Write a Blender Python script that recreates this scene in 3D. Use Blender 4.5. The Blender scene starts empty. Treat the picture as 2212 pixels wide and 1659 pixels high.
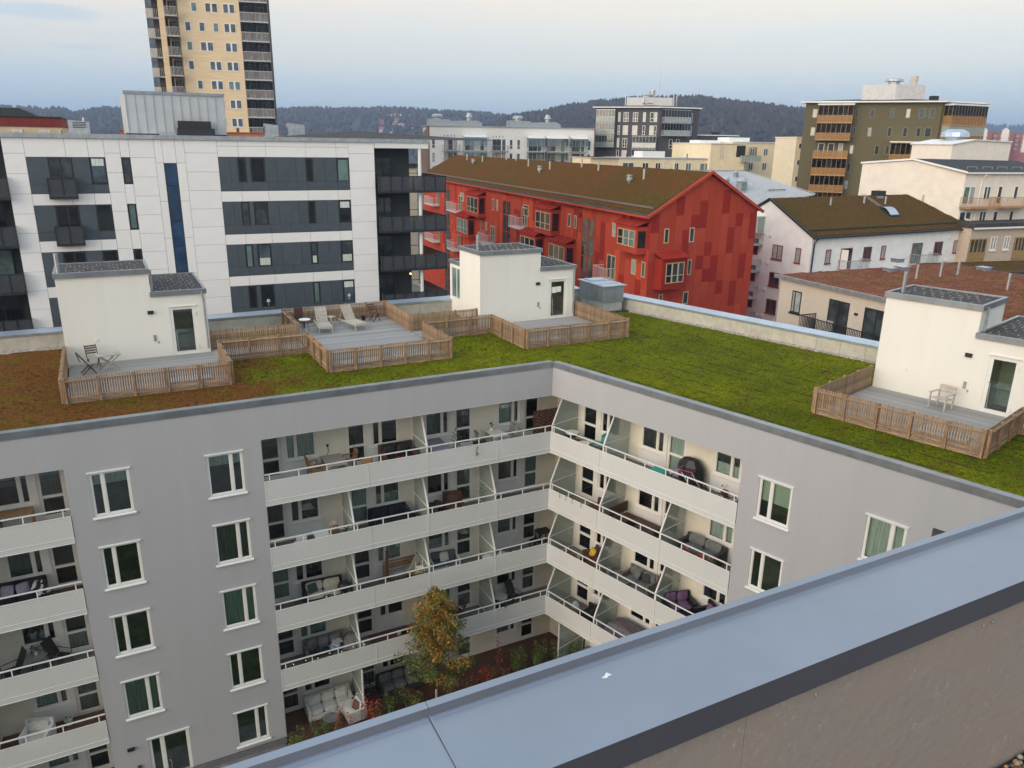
import bpy, math, random
from mathutils import Vector, Matrix
rng = random.Random(7)
H = 25.15                       # eye height above the courtyard
S = bpy.context.scene
COL = S.collection
# ---------------------------------------------------------------- camera
cam = bpy.data.cameras.new('camera'); camo = bpy.data.objects.new('camera', cam); COL.objects.link(camo)
cam.sensor_fit = 'HORIZONTAL'; cam.sensor_width = 36.0; cam.lens = 36.0*1665.0/2212.0
cam.clip_start = 0.05; cam.clip_end = 9000
_p, _r = math.radians(17.347), math.radians(-0.887)
_f = Vector((0, math.cos(_p), -math.sin(_p))); _x = Vector((1, 0, 0)); _d = _f.cross(_x)
_rt = math.cos(_r)*_x + math.sin(_r)*_d; _dn = -math.sin(_r)*_x + math.cos(_r)*_d
camo.matrix_world = Matrix(((_rt.x, -_dn.x, -_f.x, 0), (_rt.y, -_dn.y, -_f.y, 0), (_rt.z, -_dn.z, -_f.z, H), (0, 0, 0, 1)))
S.camera = camo
# ---------------------------------------------------------------- sky, sun, exposure
SUN_AZ, SUN_EL = 226.0, 17.0     # the low sun stands behind the camera to the left
W = bpy.data.worlds.new('World'); S.world = W; W.use_nodes = True
nt = W.node_tree; nt.nodes.clear()
out = nt.nodes.new('ShaderNodeOutputWorld'); bg = nt.nodes.new('ShaderNodeBackground')
sky = nt.nodes.new('ShaderNodeTexSky'); sky.sky_type = 'NISHITA'; sky.sun_disc = False
sky.sun_elevation = math.radians(SUN_EL); sky.sun_rotation = math.radians(SUN_AZ); sky.air_density = 1.2; sky.dust_density = 2.0
bg.inputs[1].default_value = 0.10
tc = nt.nodes.new('ShaderNodeTexCoord'); sep = nt.nodes.new('ShaderNodeSeparateXYZ')
nt.links.new(tc.outputs['Generated'], sep.inputs[0])
ramp = nt.nodes.new('ShaderNodeValToRGB'); ramp.color_ramp.interpolation = 'EASE'
el = ramp.color_ramp.elements
SKY = [(0.0, (.27, .35, .42)), (.05, (.305, .36, .415)), (.10, (.40, .395, .385)), (.16, (.49, .43, .365)), (.23, (.48, .45, .405)), (.40, (.45, .475, .465)), (1.0, (.42, .51, .60))]
while len(el) < len(SKY): el.new(0.5)
for e, (q, c) in zip(el, SKY): e.position = q; e.color = (*[v*10.0 for v in c], 1)
nt.links.new(sep.outputs[2], ramp.inputs[0])
# thin stratus streaks
mp = nt.nodes.new('ShaderNodeMapping'); mp.inputs['Scale'].default_value = (3.2, 3.2, 26)
nt.links.new(tc.outputs['Generated'], mp.inputs[0])
nz = nt.nodes.new('ShaderNodeTexNoise'); nz.inputs['Scale'].default_value = 1.3; nz.inputs['Detail'].default_value = 3
nt.links.new(mp.outputs[0], nz.inputs[0])
cr = nt.nodes.new('ShaderNodeMapRange'); cr.inputs[1].default_value = .52; cr.inputs[2].default_value = .80; cr.inputs[3].default_value = 0; cr.inputs[4].default_value = .26
nt.links.new(nz.outputs[0], cr.inputs[0])
mc = nt.nodes.new('ShaderNodeMix'); mc.data_type = 'RGBA'; nt.links.new(cr.outputs[0], mc.inputs[0]); nt.links.new(ramp.outputs[0], mc.inputs[6])
mc.inputs[7].default_value = (3.3, 4.0, 4.6, 1)
# two lens shaped grey blue clouds low in the north west
for (c, tt, wu, wv, k) in (((-.4875, .8647, .1215), (.8711, .4911, 0), .060, .0090, .62), ((-.4613, .8825, .0906), (.8862, .4633, 0), .040, .0022, .42)):
    def vm(op, a, b, sc=None):
        n = nt.nodes.new('ShaderNodeVectorMath'); n.operation = op; nt.links.new(a, n.inputs[0]); n.inputs[1].default_value = b; return n
    def mm(op, a, b):
        n = nt.nodes.new('ShaderNodeMath'); n.operation = op
        for i, q in enumerate((a, b)):
            if q is None: continue
            if isinstance(q, (int, float)): n.inputs[i].default_value = q
            else: nt.links.new(q, n.inputs[i])
        return n.outputs[0]
    rel = vm('SUBTRACT', tc.outputs['Generated'], c); u = vm('DOT_PRODUCT', rel.outputs[0], tt); v = vm('DOT_PRODUCT', rel.outputs[0], (0, 0, 1))
    wob = mm('MULTIPLY', mm('SUBTRACT', nz.outputs[0], .5), .008)
    uu = mm('DIVIDE', u.outputs['Value'], wu); vv = mm('DIVIDE', mm('ADD', v.outputs['Value'], wob), wv)
    r2 = mm('ADD', mm('MULTIPLY', uu, uu), mm('MULTIPLY', vv, vv)); front = vm('DOT_PRODUCT', tc.outputs['Generated'], c)
    q = nt.nodes.new('ShaderNodeMapRange'); q.interpolation_type = 'SMOOTHSTEP'; q.inputs[1].default_value = 1.25; q.inputs[2].default_value = .2; q.inputs[3].default_value = 0; q.inputs[4].default_value = k; nt.links.new(r2, q.inputs[0])
    ms = mm('MULTIPLY', q.outputs[0], mm('GREATER_THAN', front.outputs['Value'], .5))
    m2 = nt.nodes.new('ShaderNodeMix'); m2.data_type = 'RGBA'; nt.links.new(ms, m2.inputs[0]); nt.links.new(mc.outputs[2], m2.inputs[6]); m2.inputs[7].default_value = (2.6, 3.25, 3.9, 1); mc = m2
mx = nt.nodes.new('ShaderNodeMix'); mx.data_type = 'RGBA'; mx.inputs[0].default_value = .82
nt.links.new(sky.outputs[0], mx.inputs[6]); nt.links.new(mc.outputs[2], mx.inputs[7])
nt.links.new(mx.outputs[2], bg.inputs[0]); nt.links.new(bg.outputs[0], out.inputs[0])
sl = bpy.data.lights.new('sun', 'SUN'); so = bpy.data.objects.new('sun', sl); COL.objects.link(so)
sl.energy = 1.15; sl.angle = math.radians(48); sl.color = (1, .84, .68)
_a, _e = math.radians(SUN_AZ), math.radians(SUN_EL)
so.rotation_euler = Vector((math.sin(_a)*math.cos(_e), math.cos(_a)*math.cos(_e), math.sin(_e))).to_track_quat('Z', 'Y').to_euler()
so.location = (-30, -20, 60)
S.view_settings.view_transform = 'Standard'; S.view_settings.look = 'None'
S.view_settings.exposure = 1.2; S.view_settings.gamma = 1; S.view_settings.use_curve_mapping = False
# ---------------------------------------------------------------- mesh helpers
def frame(x, y, z, az):         # local x runs along compass azimuth az, y to its left, z up
    a = math.radians(az); d = (math.sin(a), math.cos(a))
    return Matrix(((d[0], -d[1], 0, x), (d[1], d[0], 0, y), (0, 0, 1, z), (0, 0, 0, 1)))
BOXF = [(0, 3, 2, 1), (4, 5, 6, 7), (0, 1, 5, 4), (1, 2, 6, 5), (2, 3, 7, 6), (3, 0, 4, 7)]
class MB:
    def __init__(s, M=None): s.v = []; s.f = []; s.m = []; s.M = M
    def add(s, vs, fs, m=0):
        n = len(s.v)
        s.v += [tuple(s.M @ Vector(p)) if s.M else tuple(p) for p in vs]
        s.f += [tuple(i+n for i in f) for f in fs]; s.m += [m]*len(fs); return s
    def box(s, x0, x1, y0, y1, z0, z1, m=0):
        return s.add([(x0, y0, z0), (x1, y0, z0), (x1, y1, z0), (x0, y1, z0), (x0, y0, z1), (x1, y0, z1), (x1, y1, z1), (x0, y1, z1)], BOXF, m)
    def ext(s, poly, off, m=0):  # extrude a 3D polygon by a vector
        n = len(poly); o = Vector(off); a = [Vector(p) for p in poly]
        return s.add(a+[p+o for p in a], [tuple(range(n))[::-1], tuple(range(n, 2*n))]+[(i, (i+1) % n, n+(i+1) % n, n+i) for i in range(n)], m)
    def quad(s, *p, m=0): return s.add(p, [tuple(range(len(p)))], m)
    def bar(s, p, q, w, h=None, m=0, up=(0, 0, 1)):
        p, q = Vector(p), Vector(q); d = (q-p).normalized(); u = Vector(up)
        if abs(d.dot(u)) > .98: u = Vector((0, 1, 0))
        a = d.cross(u).normalized(); b = a.cross(d); a = a*w/2; b = b*(h or w)/2
        return s.add([p-a-b, p+a-b, p+a+b, p-a+b, q-a-b, q+a-b, q+a+b, q-a+b], BOXF, m)
    def tube(s, pts, r, n=6, m=0, r2=None):
        P = [Vector(p) for p in pts]; rings = []; R = r2 if r2 is not None else r
        for i, p in enumerate(P):
            d = (P[min(i+1, len(P)-1)]-P[max(i-1, 0)]).normalized(); u = Vector((0, 0, 1)) if abs(d.z) < .9 else Vector((0, 1, 0))
            a = d.cross(u).normalized(); b = a.cross(d); rr = r+(R-r)*i/max(1, len(P)-1)
            rings += [p+a*rr*math.cos(t*2*math.pi/n)+b*rr*math.sin(t*2*math.pi/n) for t in range(n)]
        fs = [tuple(range(n)), tuple(range(len(rings)-n, len(rings)))[::-1]]
        for i in range(len(P)-1):
            fs += [(i*n+t, (i+1)*n+t, (i+1)*n+(t+1) % n, i*n+(t+1) % n) for t in range(n)]
        return s.add(rings, fs, m)
    def lathe(s, prof, c=(0, 0, 0), n=12, m=0, sx=1, sy=1):   # prof = [(r, z)...] bottom to top
        vs = []; fs = []
        for r, z in prof: vs += [(c[0]+sx*r*math.cos(t*2*math.pi/n), c[1]+sy*r*math.sin(t*2*math.pi/n), c[2]+z) for t in range(n)]
        for i in range(len(prof)-1): fs += [(i*n+t, i*n+(t+1) % n, (i+1)*n+(t+1) % n, (i+1)*n+t) for t in range(n)]
        fs += [tuple(range(n))[::-1], tuple(range(len(vs)-n, len(vs)))]
        return s.add(vs, fs, m)
    def cushion(s, c, sx, sy, sz, m=0, rx=0, rz=0):          # soft pillow, optionally tipped
        n = 6; T = Matrix.Translation(c) @ Matrix.Rotation(rz, 4, 'Z') @ Matrix.Rotation(rx, 4, 'X'); vs = []; fs = []
        for k in (-1, 1):
            for j in range(n+1):
                for i in range(n+1):
                    u, v = 2*i/n-1, 2*j/n-1; e = max(0, (1-u**4)*(1-v**4))**.4
                    b = 1-.06*(u*u*v*v)
                    vs.append(T @ Vector((u*sx/2*b, v*sy/2*b, k*sz/2*(.25*(abs(u) < 1 and abs(v) < 1)+.75*e))))
        N = (n+1)**2
        for j in range(n):
            for i in range(n):
                a = j*(n+1)+i; fs += [(a+N, a+1+N, a+n+2+N, a+n+1+N), (a, a+n+1, a+n+2, a+1)]
        for i in range(n):
            for a, b in ((i, i+1), ((n-i)*(n+1)-0+n-n, (n-i-1)*(n+1)), (n*(n+1)+n-i, n*(n+1)+n-i-1), (i*(n+1)+n, (i+1)*(n+1)+n)): fs.append((a, b, b+N, a+N))
        return s.add(vs, fs, m)
    def leaves(s, c, rad, n, size, m=0, r=None, mats=None, shell=.35, zsq=0):
        r = r or rng
        for _ in range(n):
            while True:
                p = Vector((r.uniform(-1, 1), r.uniform(-1, 1), r.uniform(-1, 1)))
                if shell < p.length < 1: break
            q = Vector((c[0]+p.x*rad[0], c[1]+p.y*rad[1], c[2]+p.z*rad[2]))
            a = Vector((r.gauss(0, 1), r.gauss(0, 1), r.gauss(0, 1))).normalized(); b = a.cross(Vector((r.gauss(0, 1), r.gauss(0, 1), r.gauss(0, 1)))).normalized()
            k = size*r.uniform(.6, 1.3)
            s.add([q-a*k, q+b*k*.45, q+a*k, q-b*k*.45], [(0, 1, 2, 3)], r.choice(mats) if mats else m)
        return s
    def build(s, name, mats, par=None, loc=None, rz=0, smooth=False, kind=None, label=None, cat=None, group=None):
        me = bpy.data.meshes.new(name); me.from_pydata(s.v, [], s.f)
        mats = mats if isinstance(mats, (list, tuple)) else [mats]
        for m in mats: me.materials.append(m)
        if len(mats) > 1: me.polygons.foreach_set('material_index', s.m)
        if smooth: me.polygons.foreach_set('use_smooth', [True]*len(s.f))
        return place(me, name, par, loc, rz, kind, label, cat, group)
def place(me, name, par=None, loc=None, rz=0, kind=None, label=None, cat=None, group=None, scale=None):
    o = bpy.data.objects.new(name, me); COL.objects.link(o)
    if par: o.parent = par
    if loc: o.location = loc
    if rz: o.rotation_euler = (0, 0, rz)
    if scale: o.scale = scale
    for k, v in (('kind', kind), ('label', label), ('category', cat), ('group', group)):
        if v: o[k] = v
    return o
def thing(name, label, cat, M=None, xyz=(0, 0, 0), rz=0, group=None):
    o = place(None, name, label=label, cat=cat, group=group)
    o.matrix_world = (M or Matrix()) @ Matrix.Translation(xyz) @ Matrix.Rotation(math.radians(rz), 4, 'Z')
    return o
def dup_tree(o, par=None):
    c = o.copy(); COL.objects.link(c)
    if par: c.parent = par
    for ch in list(KIDS(o)): dup_tree(ch, c)
    return c
def KIDS(o): return [b for b in COL.objects if b.parent == o]
# ---------------------------------------------------------------- materials
MATS = {}
def mat(name, col, rough=.75, var=.12, sc=2.0, metal=0., bump=0., bsc=40., col2=None, fac=(.4, .6), st=(1, 1, 1), rnd=0., alpha=1., spec=.5, sub=None, det=5, coat=0):
    m = bpy.data.materials.new(name); m.use_nodes = True; t = m.node_tree; N = t.nodes; Lk = t.links.new
    b = N['Principled BSDF']; b.inputs['Roughness'].default_value = rough; b.inputs['Metallic'].default_value = metal
    b.inputs['Specular IOR Level'].default_value = spec; b.inputs['Coat Weight'].default_value = coat
    tc = N.new('ShaderNodeTexCoord'); mp = N.new('ShaderNodeMapping'); mp.inputs['Scale'].default_value = st; Lk(tc.outputs['Object'], mp.inputs[0])
    n1 = N.new('ShaderNodeTexNoise'); n1.inputs['Scale'].default_value = sc; n1.inputs['Detail'].default_value = det; n1.inputs['Roughness'].default_value = .6; Lk(mp.outputs[0], n1.inputs[0])
    r = N.new('ShaderNodeMapRange'); r.inputs[1].default_value, r.inputs[2].default_value = fac; Lk(n1.outputs[0], r.inputs[0])
    x = N.new('ShaderNodeMix'); x.data_type = 'RGBA'; Lk(r.outputs[0], x.inputs[0])
    c2 = col2 or [min(1, c*(1+var)) for c in col]; c1 = col if col2 else [c*(1-var) for c in col]
    x.inputs[6].default_value = (*c1, 1); x.inputs[7].default_value = (*c2, 1); o = x.outputs[2]
    if rnd:
        oi = N.new('ShaderNodeObjectInfo'); q = N.new('ShaderNodeMapRange'); q.inputs[3].default_value = 1-rnd; q.inputs[4].default_value = 1+rnd; Lk(oi.outputs['Random'], q.inputs[0])
        h = N.new('ShaderNodeVectorMath'); h.operation = 'SCALE'; Lk(o, h.inputs[0]); Lk(q.outputs[0], h.inputs['Scale']); o = h.outputs[0]
    Lk(o, b.inputs['Base Color'])
    if bump:
        n2 = N.new('ShaderNodeTexNoise'); n2.inputs['Scale'].default_value = bsc; n2.inputs['Detail'].default_value = 4; Lk(mp.outputs[0], n2.inputs[0])
        bp = N.new('ShaderNodeBump'); bp.inputs['Strength'].default_value = bump; bp.inputs['Distance'].default_value = .03; Lk(n2.outputs[0], bp.inputs['Height']); Lk(bp.outputs[0], b.inputs['Normal'])
    b.inputs['Alpha'].default_value = alpha
    if sub: b.inputs['Subsurface Weight'].default_value = 0
    MATS[name] = m; return m
def glassy(name, tint, refl=.12, rough=.02, keep=.8):        # a pane you can look through, with a sky reflection
    m = bpy.data.materials.new(name); m.use_nodes = True; t = m.node_tree; N = t.nodes; Lk = t.links.new; N.clear()
    o = N.new('ShaderNodeOutputMaterial'); tr = N.new('ShaderNodeBsdfTransparent'); tr.inputs[0].default_value = (*[keep*c for c in tint], 1)
    g = N.new('ShaderNodeBsdfGlossy'); g.inputs[0].default_value = (.95, .97, 1, 1); g.inputs['Roughness'].default_value = rough
    f = N.new('ShaderNodeFresnel'); f.inputs[0].default_value = 1.45; a = N.new('ShaderNodeMath'); a.operation = 'ADD'; a.inputs[1].default_value = refl; a.use_clamp = True; Lk(f.outputs[0], a.inputs[0])
    x = N.new('ShaderNodeMixShader'); Lk(a.outputs[0], x.inputs[0]); Lk(tr.outputs[0], x.inputs[1]); Lk(g.outputs[0], x.inputs[2]); Lk(x.outputs[0], o.inputs[0])
    MATS[name] = m; return m
def sheet(name, col, trans, gloss=.0, stripe=0, rough=.3):   # partly see-through sheet: perforated metal, frosted glass
    m = bpy.data.materials.new(name); m.use_nodes = True; t = m.node_tree; N = t.nodes; Lk = t.links.new
    b = N['Principled BSDF']; b.inputs['Base Color'].default_value = (*col, 1); b.inputs['Roughness'].default_value = rough; b.inputs['Specular IOR Level'].default_value = gloss
    o = N['Material Output']; tr = N.new('ShaderNodeBsdfTransparent'); x = N.new('ShaderNodeMixShader'); x.inputs[0].default_value = trans
    if stripe:
        tc = N.new('ShaderNodeTexCoord'); w = N.new('ShaderNodeTexWave'); w.bands_direction = 'Z'; w.inputs['Scale'].default_value = stripe; Lk(tc.outputs['Object'], w.inputs[0])
        r = N.new('ShaderNodeMapRange'); r.inputs[3].default_value = trans*.7; r.inputs[4].default_value = trans*1.3; Lk(w.outputs[0], r.inputs[0]); Lk(r.outputs[0], x.inputs[0])
    Lk(b.outputs[0], x.inputs[1]); Lk(tr.outputs[0], x.inputs[2]); Lk(x.outputs[0], o.inputs[0]); MATS[name] = m; return m
def moss(name, cols, scales=(.5, 2.2), bump=.9, fac=((.35, .65), (.35, .65)), brown=None):  # three-colour growth: patchy at two scales
    m = bpy.data.materials.new(name); m.use_nodes = True; t = m.node_tree; N = t.nodes; Lk = t.links.new
    b = N['Principled BSDF']; b.inputs['Roughness'].default_value = .95; b.inputs['Specular IOR Level'].default_value = .04
    tc = N.new('ShaderNodeTexCoord'); cur = None
    for i, (s, f) in enumerate(zip(scales, fac)):
        n = N.new('ShaderNodeTexNoise'); n.inputs['Scale'].default_value = s; n.inputs['Detail'].default_value = 8; n.inputs['Roughness'].default_value = .68; Lk(tc.outputs['Object'], n.inputs[0])
        r = N.new('ShaderNodeMapRange'); r.inputs[1].default_value, r.inputs[2].default_value = f; Lk(n.outputs[0], r.inputs[0])
        x = N.new('ShaderNodeMix'); x.data_type = 'RGBA'; Lk(r.outputs[0], x.inputs[0])
        if cur is None: x.inputs[6].default_value = (*cols[0], 1)
        else: Lk(cur, x.inputs[6])
        x.inputs[7].default_value = (*cols[i+1], 1); cur = x.outputs[2]
    if brown:                        # drier, brown growth west of a ragged line across the roof
        sx = N.new('ShaderNodeSeparateXYZ'); Lk(tc.outputs['Object'], sx.inputs[0]); w = N.new('ShaderNodeTexNoise'); w.inputs['Scale'].default_value = .45; w.inputs['Detail'].default_value = 7; Lk(tc.outputs['Object'], w.inputs[0])
        a = N.new('ShaderNodeMath'); a.operation = 'MULTIPLY_ADD'; a.inputs[1].default_value = 7; Lk(w.outputs[0], a.inputs[0]); Lk(sx.outputs[0], a.inputs[2])
        q = N.new('ShaderNodeMapRange'); q.inputs[1].default_value = -9.1; q.inputs[2].default_value = -7.3; Lk(a.outputs[0], q.inputs[0])
        gn = N.new('ShaderNodeMix'); gn.data_type = 'RGBA'; r2 = N.new('ShaderNodeMapRange'); r2.inputs[1].default_value = .50; r2.inputs[2].default_value = .72; Lk(w.outputs[0], r2.inputs[0]); Lk(r2.outputs[0], gn.inputs[0]); gn.inputs[6].default_value = (*brown[0], 1); gn.inputs[7].default_value = (*brown[1], 1)
        x = N.new('ShaderNodeMix'); x.data_type = 'RGBA'; Lk(q.outputs[0], x.inputs[0]); Lk(gn.outputs[2], x.inputs[6]); Lk(cur, x.inputs[7]); cur = x.outputs[2]
    n0 = N.new('ShaderNodeTexNoise'); n0.inputs['Scale'].default_value = 7; n0.inputs['Detail'].default_value = 6; n0.inputs['Roughness'].default_value = .75; Lk(tc.outputs['Object'], n0.inputs[0])
    r0 = N.new('ShaderNodeMapRange'); r0.inputs[1].default_value = .32; r0.inputs[2].default_value = .68; r0.inputs[3].default_value = .45; r0.inputs[4].default_value = 1.45; Lk(n0.outputs[0], r0.inputs[0])
    h0 = N.new('ShaderNodeVectorMath'); h0.operation = 'SCALE'; Lk(cur, h0.inputs[0]); Lk(r0.outputs[0], h0.inputs['Scale']); cur = h0.outputs[0]
    n = N.new('ShaderNodeTexNoise'); n.inputs['Scale'].default_value = 26; n.inputs['Detail'].default_value = 3; Lk(tc.outputs['Object'], n.inputs[0])
    r = N.new('ShaderNodeMapRange'); r.inputs[1].default_value = .3; r.inputs[2].default_value = .7; r.inputs[3].default_value = .55; r.inputs[4].default_value = 1.4; Lk(n.outputs[0], r.inputs[0])
    h = N.new('ShaderNodeVectorMath'); h.operation = 'SCALE'; Lk(cur, h.inputs[0]); Lk(r.outputs[0], h.inputs['Scale']); Lk(h.outputs[0], b.inputs['Base Color'])
    bp = N.new('ShaderNodeBump'); bp.inputs['Strength'].default_value = bump; bp.inputs['Distance'].default_value = .06; Lk(n.outputs[0], bp.inputs['Height']); Lk(bp.outputs[0], b.inputs['Normal'])
    MATS[name] = m; return m
def glow(name, col, e):
    m = bpy.data.materials.new(name); m.use_nodes = True; b = m.node_tree.nodes['Principled BSDF']
    b.inputs['Base Color'].default_value = (*col, 1); b.inputs['Emission Color'].default_value = (*col, 1); b.inputs['Emission Strength'].default_value = e; return m
# the palette
GREY = mat('grey_render', (.435, .432, .447), .9, .03, 1.0, bump=.12, bsc=160, st=(2, 2, .1), fac=(.3, .7))
CREAM = mat('cream_render', (.81, .785, .715), .9, .035, 1.1, bump=.12, bsc=150, st=(1, 1, .14), fac=(.3, .7))
WHITE = mat('white_paint', (.80, .80, .78), .5, .03, 1)
WFRAME = mat('window_white', (.80, .79, .74), .45, .03, 3)
RECESS = mat('balcony_render', (.78, .74, .63), .85, .04, 1)
SLAB = mat('concrete_slab', (.42, .42, .41), .9, .1, 3)
FLOORG = mat('balcony_floor', (.20, .18, .17), .85, .12, 4)
FLOORW = mat('balcony_wood', (.16, .075, .05), .8, .2, 3, st=(1, 12, 1))
COPE = mat('zinc_coping', (.34, .36, .39), .38, .10, 1.5, metal=.75)
COPEB = mat('blue_coping', (.50, .58, .68), .30, .08, 1.2, metal=.75)
CONC = mat('concrete_panel', (.48, .46, .39), .9, .08, 2.2, bump=.15, bsc=60, rnd=.05)
TGLASS = glassy('tinted_glass', (.72, .72, .68), -.02, keep=.8)
FROST = sheet('frosted_glass', (.42, .50, .45), .38, .6, rough=.12)
PERF = sheet('perforated_sheet', (.86, .86, .84), .40, .3, stripe=5)
DPERF = sheet('dark_perforated_sheet', (.075, .08, .09), .30, .4)
GLASS = glassy('window_glass', (.92, .98, .96), .07, keep=.92)
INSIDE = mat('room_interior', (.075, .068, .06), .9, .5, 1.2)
CURT = mat('curtain', (.62, .66, .62), .9, .25, 3, st=(14, 14, .3))
CURTG = mat('green_curtain', (.46, .56, .51), .9, .25, 3, st=(12, 12, .3))
DRAPE = mat('dark_curtain', (.20, .20, .19), .9, .35, 3, st=(14, 14, .3))
BLIND = mat('roller_blind', (.55, .60, .50), .9, .05, 3)
PANES = [mat('dark_pane', (.012, .014, .016), .06, .3, 1, spec=.7), mat('pane_grey', (.05, .06, .065), .06, .5, .8, spec=.8), mat('pane_blind', (.36, .37, .36), .2, .15, 2), mat('pane_blue', (.06, .085, .11), .06, .4, .8, spec=.9), mat('pane_green', (.13, .20, .19), .12, .25, .8, spec=.7), mat('pane_pale', (.62, .58, .50), .3, .05, 2)]
WP = mat('white_cladding', (.86, .84, .82), .55, .02, 1, rnd=.02)
DP = mat('dark_cladding', (.066, .084, .100), .55, .08, 1, rnd=.06)
DFR = mat('dark_frame', (.022, .024, .028), .4, .1, 3)
DWALL = mat('dark_render', (.045, .05, .056), .8, .1, 1)
WOOD = mat('picket_wood', (.33, .22, .135), .85, .35, 5, st=(3, 3, .6), rnd=.22)
WOODP = mat('post_wood', (.33, .21, .125), .85, .25, 5, st=(3, 3, .6), rnd=.15)
DECK = mat('deck_board', (.31, .30, .29), .75, .2, 3, st=(.7, 8, 1), rnd=.16)
FELT = mat('roofing_felt', (.05, .045, .045), .9, .3, 3, bump=.3)
BLACK = mat('black_plastic', (.018, .018, .02), .5, .2, 3)
DKBL = mat('dark_blue_fabric', (.016, .018, .03), .9, .3, 5)
GRYF = mat('grey_fabric', (.17, .175, .18), .95, .15, 5)
DGRY = mat('charcoal_wicker', (.05, .05, .052), .8, .25, 30)
BEIGE = mat('beige_fabric', (.55, .50, .42), .95, .08, 5)
OFFW = mat('offwhite_fabric', (.62, .60, .55), .95, .08, 5)
LILAC = mat('lilac_fabric', (.30, .26, .32), .95, .1, 5)
PURPLE = mat('purple_fabric', (.17, .10, .20), .95, .2, 5)
BROWN = mat('brown_wicker', (.13, .06, .035), .8, .3, 30)
DWOOD = mat('dark_wood', (.10, .045, .03), .7, .3, 5, st=(1, 6, 6))
TEAK = mat('teak', (.36, .20, .09), .65, .25, 5, st=(1, 6, 6))
GWOOD = mat('grey_wood', (.40, .37, .33), .8, .2, 5, st=(1, 6, 6))
PALEW = mat('pale_wood', (.50, .45, .38), .8, .2, 5, st=(1, 6, 6))
STEEL = mat('galvanised_steel', (.45, .47, .48), .38, .12, 3, metal=.7)
TEAL = mat('teal_paint', (.02, .42, .37), .5, .1, 3)
YELLOW = mat('yellow_fabric', (.70, .45, .04), .9, .15, 20)
TERRA = mat('terracotta', (.38, .13, .06), .8, .15, 5)
ORANGE = mat('orange_skin', (.62, .15, .02), .5, .1, 5)
PINK = mat('pink_paint', (.50, .07, .16), .45, .1, 3)
REDF = mat('red_petals', (.55, .02, .03), .7, .2, 3)
GREENF = mat('plant_leaf', (.045, .085, .028), .7, .3, 5)
LEAFS = [mat('leaf_green', (.085, .125, .026), .7, .3, 3), mat('leaf_olive', (.16, .16, .03), .7, .3, 3), mat('leaf_gold', (.46, .27, .03), .7, .3, 3), mat('leaf_orange', (.42, .13, .025), .7, .3, 3), mat('leaf_red', (.34, .045, .03), .7, .3, 3)]
BARK = mat('bark', (.07, .05, .04), .9, .3, 8)
# ================================================================ the grey courtyard block
P0x, P0y = 1.843, 33.5
FL = frame(P0x, P0y, 0, 62.2); FR = frame(P0x, P0y, 0, 137.5); LR = FL.inverted() @ FR
FG = frame(0, 0, 0, 62.5)
def wallh(mb, x0, x1, z0, z1, holes, y=0., rev=.12, m=0, m2=0):   # wall sheet with openings and their reveals
    xs = sorted({x0, x1, *[h[0] for h in holes], *[h[1] for h in holes]}); zs = sorted({z0, z1, *[h[2] for h in holes], *[h[3] for h in holes]})
    xs = [x for x in xs if x0 <= x <= x1]; zs = [z for z in zs if z0 <= z <= z1]
    for a, b in zip(xs, xs[1:]):
        for c, d in zip(zs, zs[1:]):
            if not any(h[0] <= (a+b)/2 <= h[1] and h[2] <= (c+d)/2 <= h[3] for h in holes): mb.quad((a, y, c), (b, y, c), (b, y, d), (a, y, d), m=m)
    for a, b, c, d in holes:
        e = y+rev
        mb.quad((a, y, c), (a, e, c), (b, e, c), (b, y, c), m=m2).quad((a, y, d), (b, y, d), (b, e, d), (a, e, d), m=m2).quad((a, y, c), (a, y, d), (a, e, d), (a, e, c), m=m2).quad((b, y, c), (b, e, c), (b, e, d), (b, y, d), m=m2)
def frames(mb, x0, x1, z0, z1, cuts, y0, y1, w=.07, mw=.1, m=0):
    mb.box(x0, x0+w, y0, y1, z0, z1, m).box(x1-w, x1, y0, y1, z0, z1, m).box(x0+w, x1-w, y0, y1, z0, z0+w, m).box(x0+w, x1-w, y0, y1, z1-w, z1, m)
    e = [x0+w]
    for c in cuts: mb.box(c-mw/2, c+mw/2, y0, y1, z0+w, z1-w, m); e += [c-mw/2, c+mw/2]
    e.append(x1-w); return [(e[i], e[i+1]) for i in range(0, len(e), 2)]
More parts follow.
